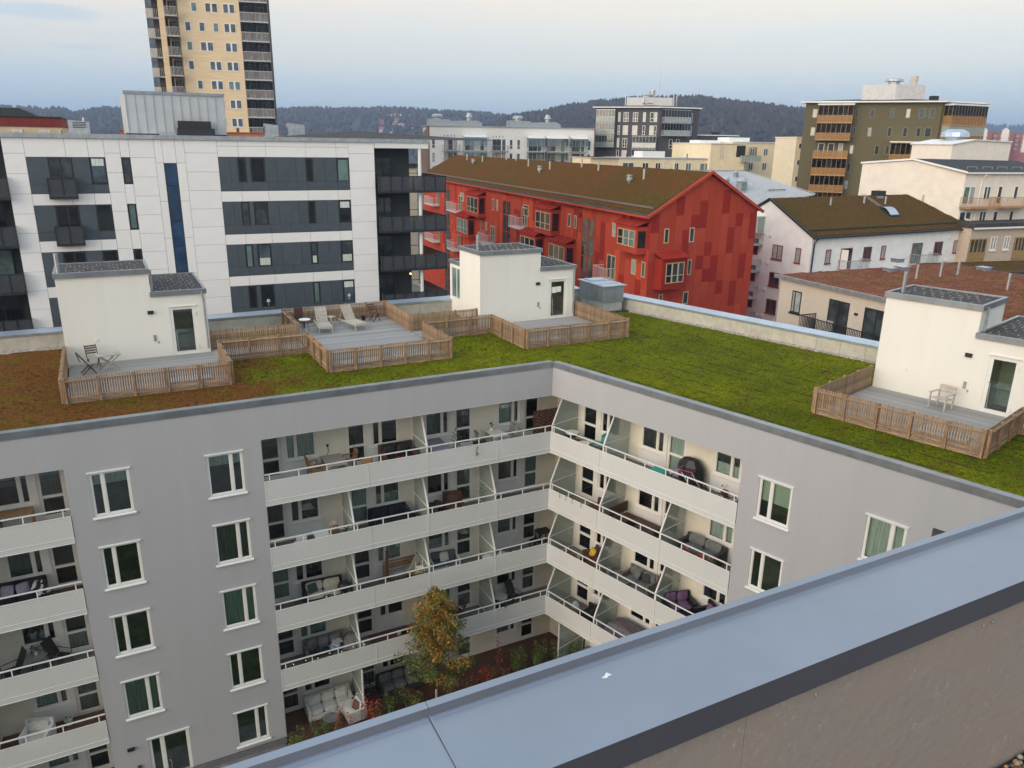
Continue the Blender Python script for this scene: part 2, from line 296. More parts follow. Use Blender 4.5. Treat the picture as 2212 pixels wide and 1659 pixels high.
def win(root, M, x0, x1, z0, z1, cuts=(), style='dark', y=0., rec=.07, sill=True, head=True, name='window', deep=.55, fm=None, extra=None, w=.075, mw=.11, cross=()):
    fm = fm or WFRAME
    mb = MB(M); sp = frames(mb, x0, x1, z0, z1, cuts, y+rec-.04, y+rec+.05, w, mw)
    for c in cross: mb.box(x0+w, x1-w, y+rec-.035, y+rec+.045, c-.05, c+.05)
    o = mb.build(name, fm, root)
    for a, b in sp:
        MB(M).box(a, b, y+rec, y+rec+.012, z0+w, z1-w).build('pane', GLASS, o)
        MB(M).box(a-.005, b+.005, y+rec-.015, y+rec-.002, z0+w-.005, z0+w+.02).box(a-.005, b+.005, y+rec-.015, y+rec-.002, z1-w-.02, z1-w+.005).box(a-.005, a+.02, y+rec-.015, y+rec-.002, z0+w+.02, z1-w-.02).box(b-.02, b+.005, y+rec-.015, y+rec-.002, z0+w+.02, z1-w-.02).build('sash', fm, o)
    if sill: MB(M).add([(x0-.06, y-.07, z0-.075), (x1+.06, y-.07, z0-.075), (x1+.06, y+rec, z0-.075), (x0-.06, y+rec, z0-.075), (x0-.06, y-.07, z0-.03), (x1+.06, y-.07, z0-.03), (x1+.06, y+rec-.04, z0), (x0-.06, y+rec-.04, z0)], BOXF).build('sill', WHITE, o)
    if head: MB(M).box(x0-.05, x1+.05, y-.055, y+rec-.042, z1, z1+.045).build('head_flashing', WHITE, o)
    b = MB(M); d = y+rec+.06; e = d+deep
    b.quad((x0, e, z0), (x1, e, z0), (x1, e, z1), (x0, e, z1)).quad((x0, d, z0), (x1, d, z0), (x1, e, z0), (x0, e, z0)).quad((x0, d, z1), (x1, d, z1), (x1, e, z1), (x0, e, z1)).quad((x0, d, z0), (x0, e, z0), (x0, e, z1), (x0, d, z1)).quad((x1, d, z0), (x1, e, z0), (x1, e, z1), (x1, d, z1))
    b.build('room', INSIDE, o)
    cz = {'curtain': (CURT, 0, 1), 'green': (CURTG, 0, 1), 'drape': (DRAPE, 0, 1), 'half': (BLIND, .42, 1), 'top': (CURT, .72, 1), 'low': (CURT, 0, .38), 'blind': (BLIND, 0, 1)}.get(style)
    if cz:
        n = 24; lo = z0+w+(z1-z0-2*w)*cz[1]; hi = z0+w+(z1-z0-2*w)*cz[2]; fl = style in ('half', 'blind')
        pts = [(x0+w+(x1-x0-2*w)*i/n, d+.03+(0 if fl else .018*math.sin(i*2.1)+.01*math.sin(i*.9))) for i in range(n+1)]
        c = MB(M)
        for p, q in zip(pts, pts[1:]): c.quad((p[0], p[1], lo), (q[0], q[1], lo), (q[0], q[1], hi), (p[0], p[1], hi))
        c.build('blind' if fl else 'curtain', cz[0], o)
    return o
def pots(M, x, y, z, h, label, leaf=GREENF, pot=WHITE, n=26, spread=.12, name='potted_plant', cat='potted plant', r=.07, group=None):
    t = thing(name, label, cat, M, (x, y, z), group=group)
    MB().lathe([(r*.7, 0), (r, r*1.7), (r*.9, r*1.7)], n=10).build('pot', pot, t)
    MB().tube([(0, 0, r*1.5), (0, .01, h*.6)], .008, 5).leaves((0, 0, r*1.7+(h-r*1.7)*.5), (spread, spread, (h-r*1.7)*.5), n, .05, shell=0).build('foliage', leaf, t)
    return t
block = thing('apartment_block', 'grey rendered two-wing apartment block round the courtyard, with white balconies and moss roof', 'apartment building', FL)
AZR = [13.88-2.9*k for k in range(5)]
holesL = []; winsL = []
for k, (st, side) in enumerate([('top', 0), ('dark', 0), ('dark', 0), ('green', 1)]):
    z1 = AZR[k]; h = (-18.80, -17.52, z1-1.69, z1); holesL.append(h); winsL.append((h, side, st))
for k, (st, side) in enumerate([('top', 1), ('drape', 1), ('green', 1), ('dark', 0), ('dark', 1)]):
    z1 = AZR[k]-.02; h = (-14.93, -13.63, z1-1.69, z1); holesL.append(h); winsL.append((h, side, st))
DOORH = (-18.22, -16.72, .12, 2.28)
mb = MB(); wallh(mb, -19.51, -12.92, .3, 15.6, holesL+[(DOORH[0], DOORH[1], .3, 2.28)])
wallh(mb, -12.92, 0, 14.19, 15.6, []); wallh(mb, -27.4, -19.51, 14.19, 15.6, []); wallh(mb, -36, -27.4, 0, 15.6, [])
mb.quad((-12.92, 0, 0), (-12.92, 0, 14.19), (-12.92, 1.84, 14.19), (-12.92, 1.84, 0)).quad((-19.51, 0, 0), (-19.51, 0, 14.19), (-19.51, 1.84, 14.19), (-19.51, 1.84, 0)).quad((-27.4, 0, 0), (-27.4, 0, 14.19), (-27.4, 1.84, 14.19), (-27.4, 1.84, 0))
mb.build('left_wall', GREY, block)
MB().box(-18.22, -12.93, -.035, -.004, 0, .28).box(-19.5, -18.24, -.035, -.004, 0, .28).build('plinth', mat('plinth_grey', (.16, .16, .165), .9, .1, 3), block)
for h, side, st in winsL:
    a, b = h[0], h[1]; c = a+(.30 if side == 0 else .64)*(b-a)+.04
    win(block, None, *h, cuts=(c,), style=st)
# right wing
mb = MB(LR); hR = [(10.64, 11.92, 12.17, 13.78), (10.64, 11.92, 9.27, 10.88), (10.64, 11.92, 6.37, 7.98), (14.53, 15.80, 12.17, 13.78), (14.53, 15.80, 9.27, 10.88)]
wallh(mb, 9.88, 16.5, 0, 15.6, hR); wallh(mb, 0, 9.88, 14.17, 15.6, []); wallh(mb, 16.5, 22.5, 14.08, 15.6, []); wallh(mb, 22.5, 27.5, 0, 15.6, [])
for x in (9.88, 16.5, 22.5): mb.quad((x, 0, 0), (x, 0, 14.17), (x, 1.84, 14.17), (x, 1.84, 0))
mb.quad((16.5, 1.84, 0), (22.5, 1.84, 0), (22.5, 1.84, 14.1), (16.5, 1.84, 14.1)).quad((16.5, 0, 14.08), (22.5, 0, 14.08), (22.5, 1.84, 14.08), (16.5, 1.84, 14.08))
mb.build('right_wall', GREY, block)
win(block, LR, *hR[0], cuts=(11.12,), style='half'); win(block, LR, *hR[1], cuts=(11.1,), style='dark'); win(block, LR, *hR[2], cuts=(11.1,), style='curtain')
win(block, LR, *hR[3], cuts=(15.36,), style='curtain'); win(block, LR, *hR[4], cuts=(15.36,), style='green')
# outer walls, ends and back
XC, TC = 1.42, -1.42
mb = MB()
mb.quad((-36, 0, 0), (-36, 14, 0), (-36, 14, 15.6), (-36, 0, 15.6)).quad((-36, 14, 0), (10.39, 14, 0), (10.39, 14, 15.6), (-36, 14, 15.6))
mb.M = LR; mb.quad((-10.905, 13.6, 0), (27.5, 13.6, 0), (27.5, 13.6, 15.6), (-10.905, 13.6, 15.6)).quad((27.5, 0, 0), (27.5, 13.6, 0), (27.5, 13.6, 15.6), (27.5, 0, 15.6))
mb.build('outer_wall', GREY, block)
# balcony storeys
FLOORS = [11.6, 8.7, 5.8, 2.9, 0.0]
def lr(t, y): return (LR @ Vector((t, y, 0))).to_2d()
def slabpoly(z): return [(-12.92, 0.005, z), (0, .005, z), (*lr(9.88, .005), z), (*lr(9.88, 1.84), z), (XC, 1.84, z), (-12.92, 1.84, z)]
for k, z in enumerate(FLOORS):
    if k < 4:
        MB().ext(slabpoly(z-.25), (0, 0, .23)).ext([(-27.4, .005, z-.25), (-19.51, .005, z-.25), (-19.51, 1.84, z-.25), (-27.4, 1.84, z-.25)], (0, 0, .23)).build('balcony_slab', SLAB, block)
        MB().ext(slabpoly(z-.018), (0, 0, .018)).build('floor_covering', FLOORG, block)
        MB().ext([(-27.4, .01, z-.018), (-19.52, .01, z-.018), (-19.52, 1.83, z-.018), (-27.4, 1.83, z-.018)], (0, 0, .02)).build('floor_covering', FLOORW if k in (0, 1, 3) else FLOORG, block)
MB().ext(slabpoly(14.17), (0, 0, .2)).ext([(-27.4, .005, 14.19), (-19.51, .005, 14.19), (-19.51, 1.84, 14.19), (-27.4, 1.84, 14.19)], (0, 0, .2)).build('balcony_ceiling', WHITE, block)
for (a, b) in ((-11.2, -9.6), (-8.6, -6.4)): MB().box(a, b, .05, 1.8, 2.901, 2.912).build('wood_floor', FLOORW, block)
DST = ['dark', 'dark', 'green', 'curtain', 'drape', 'dark', 'low', 'dark']
def unit(root, M, z, spec, wall, x0, x1, k):
    hs = []
    for it in spec:
        if it[0] == 'd': hs.append((it[1], it[2], z+.08, z+2.12))
        elif it[0] == 'w': hs.append((it[1], it[2], z+.78, z+2.12))
    mb = MB(M); wallh(mb, x0, x1, z-.02, z+2.6, hs, y=1.84, rev=.1); mb.build('balcony_wall', wall, root)
    for i, (it, h) in enumerate(zip([s for s in spec], hs)):
        st = it[4] if len(it) > 4 else DST[(i*3+k*5) % 8]
        if it[0] == 'd': win(root, M, *h, style=st, y=1.84, rec=.04, sill=False, head=False, name='balcony_door', w=.10, cross=(z+.92,))
        else:
            win(root, M, *h, cuts=(it[3],), style=st, y=1.84, rec=.04, head=False, w=.06)
            MB(M).box(h[0]-.1, h[1]+.06, 1.79, 1.838, z+.04, z+.68).build('parapet_panel', WHITE, root)
        if it[0] == 'w':
            dl = [d for d in spec if d[0] == 'd' and (abs(d[2]-h[0]) < .45 or abs(d[1]-h[1]) < .45)]
            for d in dl:
                a, b = (d[2], h[0]) if d[1] < h[0] else (h[1], d[1])
                if b-a > .02: MB(M).box(a+.002, b-.002, 1.80, 1.842, z+.08, z+2.12).build('door_jamb_panel', WFRAME, root)
for k, z in enumerate(FLOORS):
    sp = [('d', -12.74, -11.88), ('w', -11.70, -10.44, -11.28), ('d', -9.12, -8.24), ('w', -7.98, -6.78, -7.60), ('w', -5.50, -4.34, -4.68), ('d', -4.07, -3.18), ('w', -1.85, -.70, -1.02), ('d', -.42, .42)]
    if k == 0: sp[2] = ('d', -9.12, -8.24, 0, 'dark')
    unit(block, None, z, sp, RECESS, -12.92, XC, k)
    unit(block, LR, z, [('d', .28, 1.22), ('w', 1.45, 2.60, 1.85), ('w', 3.82, 5.06, 4.68), ('d', 5.24, 6.18), ('w', 7.60, 8.80, 8.38)], RECESS, TC, 9.88, k+2)
    unit(block, None, z, [('d', -20.56, -19.68), ('w', -21.95, -20.78, -21.10), ('w', -25.6, -24.4, -25.2), ('d', -24.2, -23.3)], RECESS, -27.4, -19.51, k+4)
def railing(root, M, x0, x1, z, joints, posts, dark=False):
    mb = MB(M); mb.box(x0, x1, .015, .065, z+1.06, z+1.1)
    for p in posts: mb.box(p-.018, p+.018, .02, .06, z-.2, z+1.06)
    e = [x0]+joints+[x1]
    mb.box(x0, x1, -.022, .0, z+.80, z+.825).box(x0, x1, -.022, 0, z-.03, z-.012).box(x0, x1, -.022, 0, z-.245, z-.22)
    for j in e: mb.box(max(x0, j-.014), min(x1, j+.014), -.022, .0, z-.22, z+.80) if j in (x0, x1) else mb.box(j-.022, j-.008, -.022, 0, z-.22, z+.80).box(j+.008, j+.022, -.022, 0, z-.22, z+.80)
    o = mb.build('railing', WHITE, root)
    for a, b in zip(e, e[1:]): MB(M).box(a+.01, b-.01, -.012, -.008, z-.23, z+.81).build('perforated_panel', PERF, o)
def divider(root, M, x, z, full=False):
    f = MB(M); t = .025
    if full:
        f.bar((x, .0, z), (x, .0, z+2.55), .06); f.bar((x, 1.8, z), (x, 1.8, z+2.55), .05)
    else:
        f.bar((x, .06, z+1.1), (x, .80, z+2.57), .06); f.bar((x, .06, z), (x, .06, z+1.1), .06); f.bar((x, 1.81, z), (x, 1.81, z+2.57), .05)
    f.bar((x, .06, z+1.12), (x, 1.8, z+1.12), .045); f.bar((x, .06, z+.06), (x, 1.8, z+.06), .045)
    o = f.build('glass_divider', WHITE, root)
    poly = [(x-.004, .06, z+.06), (x-.004, 1.8, z+.06), (x-.004, 1.8, z+2.56), (x-.004, .06 if full else .80, z+2.56)]+([] if full else [(x-.004, .06, z+1.1)])
    MB(M).ext(poly, (.008, 0, 0)).build('frosted_pane', FROST, o)
for k, z in enumerate(FLOORS):
    if k < 4:
        railing(block, None, -12.92, -.0, z, [-8.74, -6.13, -2.78], [-.29-1.129*i for i in range(12)])
        railing(block, LR, .0, 9.86, z, [3.03, 6.55] if k else [3.03], [.17+1.058*i for i in range(10)])
        railing(block, None, -27.38, -19.53, z, [-23.4], [-19.75-1.2*i for i in range(7)])
    for x in ((-6.12,) if k == 0 else (-9.46, -6.12, -2.82) if k < 4 else (-9.46,)): divider(block, None, x, z, k == 4)
    for x in ((.0+.03, 3.18) if k == 0 else (.03, 3.15, 6.48) if k < 4 else (1.0,)): divider(block, LR, x, z, k == 4)
    divider(block, None, -23.2, z, k == 4)
    for x in (-9.75, -6.5, -2.1): MB().lathe([(.07, 0), (.07, .035), (.02, .06)], (x, 1.79, z+2.0), 10).build('wall_lamp', WHITE, block) if k != 0 else None
    for x in (3.45, 6.85): MB(LR).lathe([(.07, 0), (.07, .035), (.02, .06)], (x, 1.79, z+1.75), 10).build('wall_lamp', WHITE, block)
# courtyard entrance door
o = win(block, None, *DOORH, cuts=(-17.72,), style='dark', sill=False, name='entrance_door', w=.1, mw=.14)
MB().tube([(-17.55, .0, 1.0), (-17.5, -.06, 1.0), (-17.5, -.06, .35), (-17.5, 0.0, .3)], .014).build('handle', STEEL, o)
MB().box(-18.98, -18.72, -.09, -.002, 2.02, 2.14).build('wall_lamp', BLACK, block); MB().box(-18.72, -18.58, -.05, -.002, .95, 1.2).build('intercom', DGRY, block)
# roof edge copings, roof sheet, outer parapets
def coping(root, M, x0, x1, y0, y1, zt, zb, mt, name='coping', seam=3.0, drop=.17):
    n = max(1, round((x1-x0)/seam)); 
    for i in range(n):
        a = x0+(x1-x0)*i/n+.003; b = x0+(x1-x0)*(i+1)/n-.003
        MB(M).add([(a, y0, zt-drop), (b, y0, zt-drop), (b, y1, zt-drop), (a, y1, zt-drop), (a, y0, zt), (b, y0, zt), (b, y1, zt-.02), (a, y1, zt-.02)], BOXF).build(name, mt, root)
coping(block, None, -36, 0, -.045, .32, 15.78, 15.6, COPE); coping(block, LR, .0, 27.5, -.045, .32, 15.78, 15.6, COPE)
for M, a, b in ((None, -36, -.0), (LR, .0, 27.5)): MB(M).box(a, b, -.03, .0, 15.52, 15.608).build('drip_edge', COPE, block)
from mathutils import noise as NZ
def mossgrid(name, M, x0, xb, y0, y1, z, mt, st=.22, amp=.035, par=None, root=None):
    ny = int((y1-y0)/st); vs = []; fs = []; nx = 0
    inv = (root or FL)
    for j in range(ny+1):
        y = y0+(y1-y0)*j/ny; xe = xb(y) if callable(xb) else xb; xs = x0(y) if callable(x0) else x0
        nx = nx or int(abs(xe-xs)/st)+1
        for i in range(nx+1):
            x = xs+(xe-xs)*i/nx; p = Vector((x, y, 0)); p = M @ p if M else p
            h = NZ.noise(Vector((p.x*1.7, p.y*1.7, 0)))*amp+NZ.noise(Vector((p.x*5, p.y*5, 3)))*amp*.7
            vs.append((p.x, p.y, z+h))
    for j in range(ny):
        for i in range(nx): a = j*(nx+1)+i; fs.append((a, a+1, a+nx+2, a+nx+1))
    m = MB(); m.v = vs; m.f = fs; m.m = [0]*len(fs); return m.build(name, mt, par, smooth=True, kind='stuff')
MOSSG = moss('roof_moss', [(.082, .102, .005), (.172, .186, .006), (.110, .076, .012)], (.22, 1.5), fac=((.35, .62), (.52, .66)))
MOSSB = moss('brown_moss', [(.085, .105, .005), (.172, .188, .006), (.110, .076, .012)], (.22, 1.5), fac=((.35, .62), (.52, .66)), brown=((.155, .066, .018), (.115, .105, .010)))
kx, kt = 10.39/14, -10.905/13.6
mossgrid('moss_roof', None, -36, lambda y: y*kx, .3, 12.75, 15.45, MOSSB, par=block)
mossgrid('moss_roof', LR, lambda y: y*kt, 27.5, .3, 12.4, 15.45, MOSSG, par=block)
# loose tufts standing out of the mats
def tufts(M, x0, x1, y0, y1, lo, n, mats, par, seed):
    r = random.Random(seed); m = MB(M)
    for _ in range(n):
        x, y = r.uniform(x0, x1), r.uniform(y0, y1)
        if not lo(x, y): continue
        s, a, h = r.uniform(.03, .07), r.uniform(0, 3.14), r.uniform(.01, .03); c, d = s*math.cos(a), s*math.sin(a); k = r.choice((0, 0, 1, 1, 2))
        m.add([(x-c, y-d, 15.45), (x+c, y+d, 15.45), (x+d, y-c, 15.45), (x, y, 15.47+h)], [(0, 1, 3), (1, 2, 3), (2, 0, 3)], k)
    return m.build('moss_tufts', mats, par, kind='stuff')
TG = [mat('tuft_green', (.10, .125, .008), .95, .3, 3, spec=.05), mat('tuft_lime', (.135, .155, .012), .95, .3, 3, spec=.05), mat('tuft_dark', (.055, .060, .010), .95, .3, 3, spec=.05)]
TB = [mat('tuft_brown', (.13, .065, .02), .95, .3, 3, spec=.05), mat('tuft_rust', (.17, .085, .025), .95, .3, 3, spec=.05), TG[2]]
tufts(None, -10, 9, .35, 12.7, lambda x, y: x < y*kx-.05, 7000, TG, block, 1); tufts(LR, -9, 24, .35, 12.35, lambda x, y: x > y*kt+.05, 10000, TG, block, 2)
tufts(None, -26, -9, .35, 12.7, lambda x, y: True, 4500, TB, block, 3); tufts(None, -13, -8.5, .35, 12.7, lambda x, y: True, 1500, TG, block, 4)
# mat seams: the sedum mats part a little along their joints
sm = MB(LR)
for j in range(1, 12):
    y = .3+j*1.0; x = -9.0
    while x < 24:
        e = x+rng.uniform(.7, 2.4)
        if x > y*kt and rng.random() < .62: sm.bar((x, y+rng.uniform(-.02, .02), 15.438), (e, y+rng.uniform(-.02, .02), 15.443), .024, .05)
        x = e
for i in range(-4, 12):
    for j in range(11):
        x, y = i*2.05+(j % 2)*1.0, .3+j
        if rng.random() < .4 and x > (y+1)*kt: sm.bar((x, y, 15.438), (x+rng.uniform(-.03, .03), y+1, 15.443), .024, .05)
sm.build('mat_seams', mat('seam_soil', (.040, .040, .010), .95), block, kind='stuff')
# gravel strips
GRAV = [mat('pebble_grey', (.34, .31, .28), .9, .2, 6, rnd=.3), mat('pebble_rose', (.33, .24, .20), .9, .2, 6), mat('pebble_pale', (.48, .45, .40), .9, .2, 6)]
def pebbles(M, name, x0, x1, y0, y1, z, n, s, par, mats=GRAV, seed=3):
    r = random.Random(seed); m = MB(M)
    for _ in range(n):
        x, y, q = r.uniform(x0, x1), r.uniform(y0, y1), s*r.uniform(.6, 1.4); a = r.uniform(0, 3)
        c, d = math.cos(a)*q, math.sin(a)*q; k = r.randrange(3); h = q*r.uniform(.5, 1)
        m.add([(x-c, y-d, z), (x+d*.8, y-c*.8, z), (x+c, y+d, z), (x-d*.8, y+c*.8, z), (x, y, z+h), (x-c*.5, y-d*.5, z+h*.85), (x+c*.5, y+d*.5, z+h*.8)],
              [(0, 1, 5), (1, 4, 5), (1, 6, 4), (1, 2, 6), (2, 3, 6), (3, 4, 6), (3, 5, 4), (3, 0, 5)], k)
    return m.build(name, mats, par, kind='stuff')
MB().box(-36, 12.75*kx, 12.75, 13.3, 15.2, 15.44).build('gravel_bed', GRAV[0], block); MB(LR).box(12.4*kt, 27.5, 12.4, 12.85, 15.2, 15.44).build('gravel_bed', GRAV[0], block)
pebbles(None, 'gravel', -36, 9.6, 12.72, 13.3, 15.43, 5200, .045, block); pebbles(LR, 'gravel', -10, 27, 12.36, 12.85, 15.43, 4600, .045, block)
def parapet(M, x0, x1, yi, yo, step, ph):
    o = MB(M).box(x0, x1, yi+.03, yo-.03, 15.2, 16.1).build('outer_parapet', SLAB, block)
    x = x0
    nx = math.floor((x0-ph)/step)*step+ph+step
    while x < x1-.01:
        e = min(nx, x1); MB(M).box(x+.006, e-.006, yi, yi+.028, 15.42, 16.1).build('panel', CONC, o); x = e; nx += step
    n = int((x1-x0)/3)
    for i in range(n):
        a, b = x0+(x1-x0)*i/n, x0+(x1-x0)*(i+1)/n
        MB(M).add([(a+.003, yi-.04, 16.08), (b-.003, yi-.04, 16.08), (b-.003, yo+.04, 16.08), (a+.003, yo+.04, 16.08), (a+.003, yi-.04, 16.19), (b-.003, yi-.04, 16.19), (b-.003, yo+.04, 16.25), (a+.003, yo+.04, 16.25)], BOXF).build('parapet_coping', COPEB, o)
parapet(None, -36, 13.3*kx, 13.3, 14.0, 1.24, 0); parapet(LR, 12.85*kt, 27.5, 12.85, 13.6, 1.235, .99)
# ================================================================ rooftop cabins, decks and fences
ZD = 15.56
def cabin(M, ox, oy, hw, w, hd, ld, label, back_low, doorx, lampx, pipe, plate=True, notice=False, zt=19.50, zl=18.46, felt=1):
    t = thing('roof_cabin', label, 'roof cabin', M, (ox, oy, 0))
    dx0, dx1 = doorx
    mb = MB()
    wallh(mb, 0, w, 15.3, zl, [(dx0, dx1, ZD, 17.80)], rev=.06); mb.quad((0, 0, zl), (hw, 0, zl), (hw, 0, zt), (0, 0, zt))
    mb.quad((hw, 0, zl), (hw, hd, zl), (hw, hd, zt), (hw, 0, zt)).quad((0, 0, 15.3), (0, hd, 15.3), (0, hd, zt), (0, 0, zt)).quad((0, hd, zl), (hw, hd, zl), (hw, hd, zt), (0, hd, zt))
    xb = .3 if back_low else hw
    mb.quad((w, 0, 15.3), (w, ld, 15.3), (w, ld, zl), (w, 0, zl)).quad((xb, ld, 15.3), (w, ld, 15.3), (w, ld, zl), (xb, ld, zl))
    if back_low: wallh_side(mb, xb, hd, ld, 15.3, zl)
    else: mb.quad((hw, hd, 15.3), (hw, ld, 15.3), (hw, ld, zl), (hw, hd, zl)).quad((0, hd, 15.3), (hw, hd, 15.3), (hw, hd, zl), (0, hd, zl))
    mb.build('wall', CREAM, t)
    def roof(x0, x1, y0, y1, z, nm='roof', noleft=False):
        r = MB().box(x0+.06, x1-.06, y0+.06, y1-.06, z-.02, z+.05).build(nm, FELT, t)
        e = MB(); e.box(x0-.06, x1+.06, y0-.09, y0+.06, z-.12, z+.10).box(x0-.06, x1+.06, y1-.06, y1+.06, z-.12, z+.10).box(x0-.06, x0+.06, y0+.06, y1-.06, z-.12, z+.10).box(x1-.06, x1+.06, y0+.06, y1-.06, z-.12, z+.10)
        e.build('roof_edge', COPE, r)
        s = MB(); rr = random.Random(int(x1*91)); n = 0     # dashes left on the felt by torn battens
        y = y0+.35
        while y < y1-.2:
            x = x0+.25+(.18 if n % 2 else 0)
            while x < x1-.3:
                if rr.random() < .8: s.bar((x, y, z+.055), (x+rr.uniform(-.04, .06), y+rr.uniform(.18, .36), z+.06), .03, .02)
                x += .34
            y += .42; n += 1
        s.build('roof_battens', mat('batten', (.30, .26, .21), .9, .3, 8) if 'batten' not in MATS else MATS['batten'], r)
    if back_low: roof(hw+.02, w, 0, ld, zl); roof(xb, hw-.14, hd+.1, ld, zl)
    else: roof(hw+.02, w, 0, ld, zl)
    roof(0, hw, 0, hd, zt)
    # glazed door
    d = MB(); frames(d, dx0, dx1, ZD, 17.80, (), .02, .10, .14); o = d.build('door', WFRAME, t)
    MB().box(dx0+.14, dx1-.14, .05, .06, ZD+.14, 17.66).build('pane', GLASS, o)
    MB().box(dx0-.03, dx1+.05, -.05, .02, 17.80, 17.84).build('door_hood', WFRAME, o)
    MB().tube([(dx0+.10, .02, 16.75), (dx0+.10, -.05, 16.75), (dx0+.20, -.05, 16.72), (dx0+.22, -.05, 15.75), (dx0+.20, .02, 15.70)], .014).build('handle', STEEL, o)
    for z in (15.85, 17.45): MB().tube([(dx1-.02, -.02, z-.09), (dx1-.02, -.02, z+.09)], .022).build('hinge', WHITE, o)
    b = MB(); x0, x1 = dx0+.1, dx1-.1
    b.quad((x0, 1.3, ZD), (x1, 1.3, ZD), (x1, 1.3, 17.8), (x0, 1.3, 17.8)).quad((x0, .12, ZD+.02), (x1, .12, ZD+.02), (x1, 1.3, ZD+.02), (x0, 1.3, ZD+.02), m=1).quad((x0, .12, ZD), (x0, 1.3, ZD), (x0, 1.3, 17.8), (x0, .12, 17.8)).quad((x1, .12, ZD), (x1, 1.3, ZD), (x1, 1.3, 17.8), (x1, .12, 17.8)).quad((x0, .12, 17.8), (x1, .12, 17.8), (x1, 1.3, 17.8), (x0, 1.3, 17.8))
    b.build('stair_hall', [mat('hall_wall', (.34, .40, .31), .9, .1, 2) if 'hall_wall' not in MATS else MATS['hall_wall'], MATS.get('hall_floor') or mat('hall_floor', (.05, .055, .07), .9, .1, 3)], o)
    if notice: MB().box(dx0+.18, dx0+.50, .042, .048, 17.02, 17.36).box(dx0+.515, dx0+.80, .042, .048, 17.05, 17.37).build('notice', WHITE, o)
    MB().box(lampx, lampx+.24, -.08, -.002, 17.56, 17.71).build('wall_lamp', BLACK, t)
    MB().box(lampx+.12, lampx+.23, -.03, -.002, 16.30, 16.58).build('vent_plate', STEEL, t)
    MB().box(lampx+.27, lampx+.34, -.02, -.002, 16.18, 16.28).build('switch', STEEL, t)
    MB().box(1.15, 1.26, -.03, -.002, 16.52, 16.63).build('socket', WHITE, t)
    # gutter downpipe
    gx = w-.14 if felt else hw+.1
    if felt: MB().tube([(gx-.02, -.13, zl-.02), (gx-.02, -.13, zl-.18), (gx+.02, -.05, zl-.36), (gx+.04, -.05, 15.75)], .04, 8).build('downpipe', STEEL, t)
    MB().tube([(hw+.10, .35, zt-.02), (hw+.10, .35, zl+.08)], .05, 8).build('downpipe', STEEL, t)
    MB().tube([pipe, (pipe[0], pipe[1], zt+.9)], .085, 10).build('vent_pipe', STEEL, t)
    return t
def wallh_side(mb, x, y0, y1, z0, z1):        # low back bay with a tall side window
    a, b, c, d = y0+.35, y1-.25, 16.35, 18.2
    for (p, q, r, s) in ((y0, a, z0, z1), (b, y1, z0, z1), (a, b, z0, c), (a, b, d, z1)): mb.quad((x, p, r), (x, q, r), (x, q, s), (x, p, s))
    mb.quad((x, y0, z0), (x+.1, y0, z0), (x+.1, y0, z1), (x, y0, z1))
c1 = cabin(FL, -19.35, 8.95, 3.62, 5.90, 3.0, 5.0, 'leftmost cream roof cabin, on the brown moss, with battens and a vent pipe on top', False, (4.30, 5.40), 3.40, (.16, .3, 19.4))
c2 = cabin(FL, .45, 8.70, 3.75, 6.05, 2.7, 4.8, 'middle cream roof cabin, with a side window bay and notices taped inside its glass door', True, (4.36, 5.50), 3.47, (.18, .7, 19.4), notice=True)
c3 = cabin(FR, 10.75, 8.35, 3.55, 6.5, 2.7, 4.8, 'rightmost cream roof cabin, behind the deck with the wooden armchair', False, (4.12, 5.15), 3.28, (.4, .55, 19.4), felt=0)
MB(Matrix.Translation((.3, 3.05, 0))).box(-.02, .06, 0, .07, 16.35, 18.2).box(-.02, .06, 1.43, 1.5, 16.35, 18.2).box(-.02, .06, .07, 1.43, 16.35, 16.42).box(-.02, .06, .07, 1.43, 18.13, 18.2).box(-.02, .06, .72, .79, 16.42, 18.13).build('side_window', WFRAME, c2)
MB(Matrix.Translation((.3, 3.05, 0))).box(.02, .03, .07, 1.43, 16.42, 18.13).build('side_pane', PANES[4], c2)
# picket fences
PK = MB().box(-.029, .029, -.011, .011, 0, .93); pk_me = bpy.data.meshes.new('picket'); pk_me.from_pydata(PK.v, [], PK.f); pk_me.materials.append(WOOD)
PO = MB().box(-.045, .045, -.045, .045, 0, 1.0); po_me = bpy.data.meshes.new('post'); po_me.from_pydata(PO.v, [], PO.f); po_me.materials.append(WOODP)
UX = MB().box(0, 1, -.5, .5, -.5, .5); ux_me = bpy.data.meshes.new('rail'); ux_me.from_pydata(UX.v, [], UX.f); ux_me.materials.append(WOOD)
def fence(M, runs, label, z0=15.47, group='picket fences on the roof'):
    x, y = runs[0][0]; t = thing('picket_fence', label, 'fence', M, (x, y, z0), group=group); fr = random.Random(len(label))
    for (a, b, side) in runs:              # side: which side of the line the rails face (+1 left of direction)
        ax, ay, bx, by = a[0]-x, a[1]-y, b[0]-x, b[1]-y; L = math.hypot(bx-ax, by-ay); dx, dy = (bx-ax)/L, (by-ay)/L; rz = math.atan2(dy, dx); nx, ny = -dy*side, dx*side
        n = int(L/.088)
        for i in range(n+1):
            s = .03+(L-.06)*i/n
            q = place(pk_me, 'picket', t, (ax+dx*s, ay+dy*s, .07+fr.uniform(-.012, .012)), rz)
        m = max(1, round(L/1.2))
        for i in range(m+1):
            s = min(max(L*i/m, .05), L-.05); place(po_me, 'post', t, (ax+dx*s+nx*.075, ay+dy*s+ny*.075, 0), rz)
        for h, th, w in ((.88, .035, .13), (.22, .09, .03), (.03, .12, .03)):
            off = .06 if w > .1 else .03
            place(ux_me, 'rail', t, (ax+nx*off, ay+ny*off, h), rz, scale=(L, w, th))
    return t
yF = 3.52
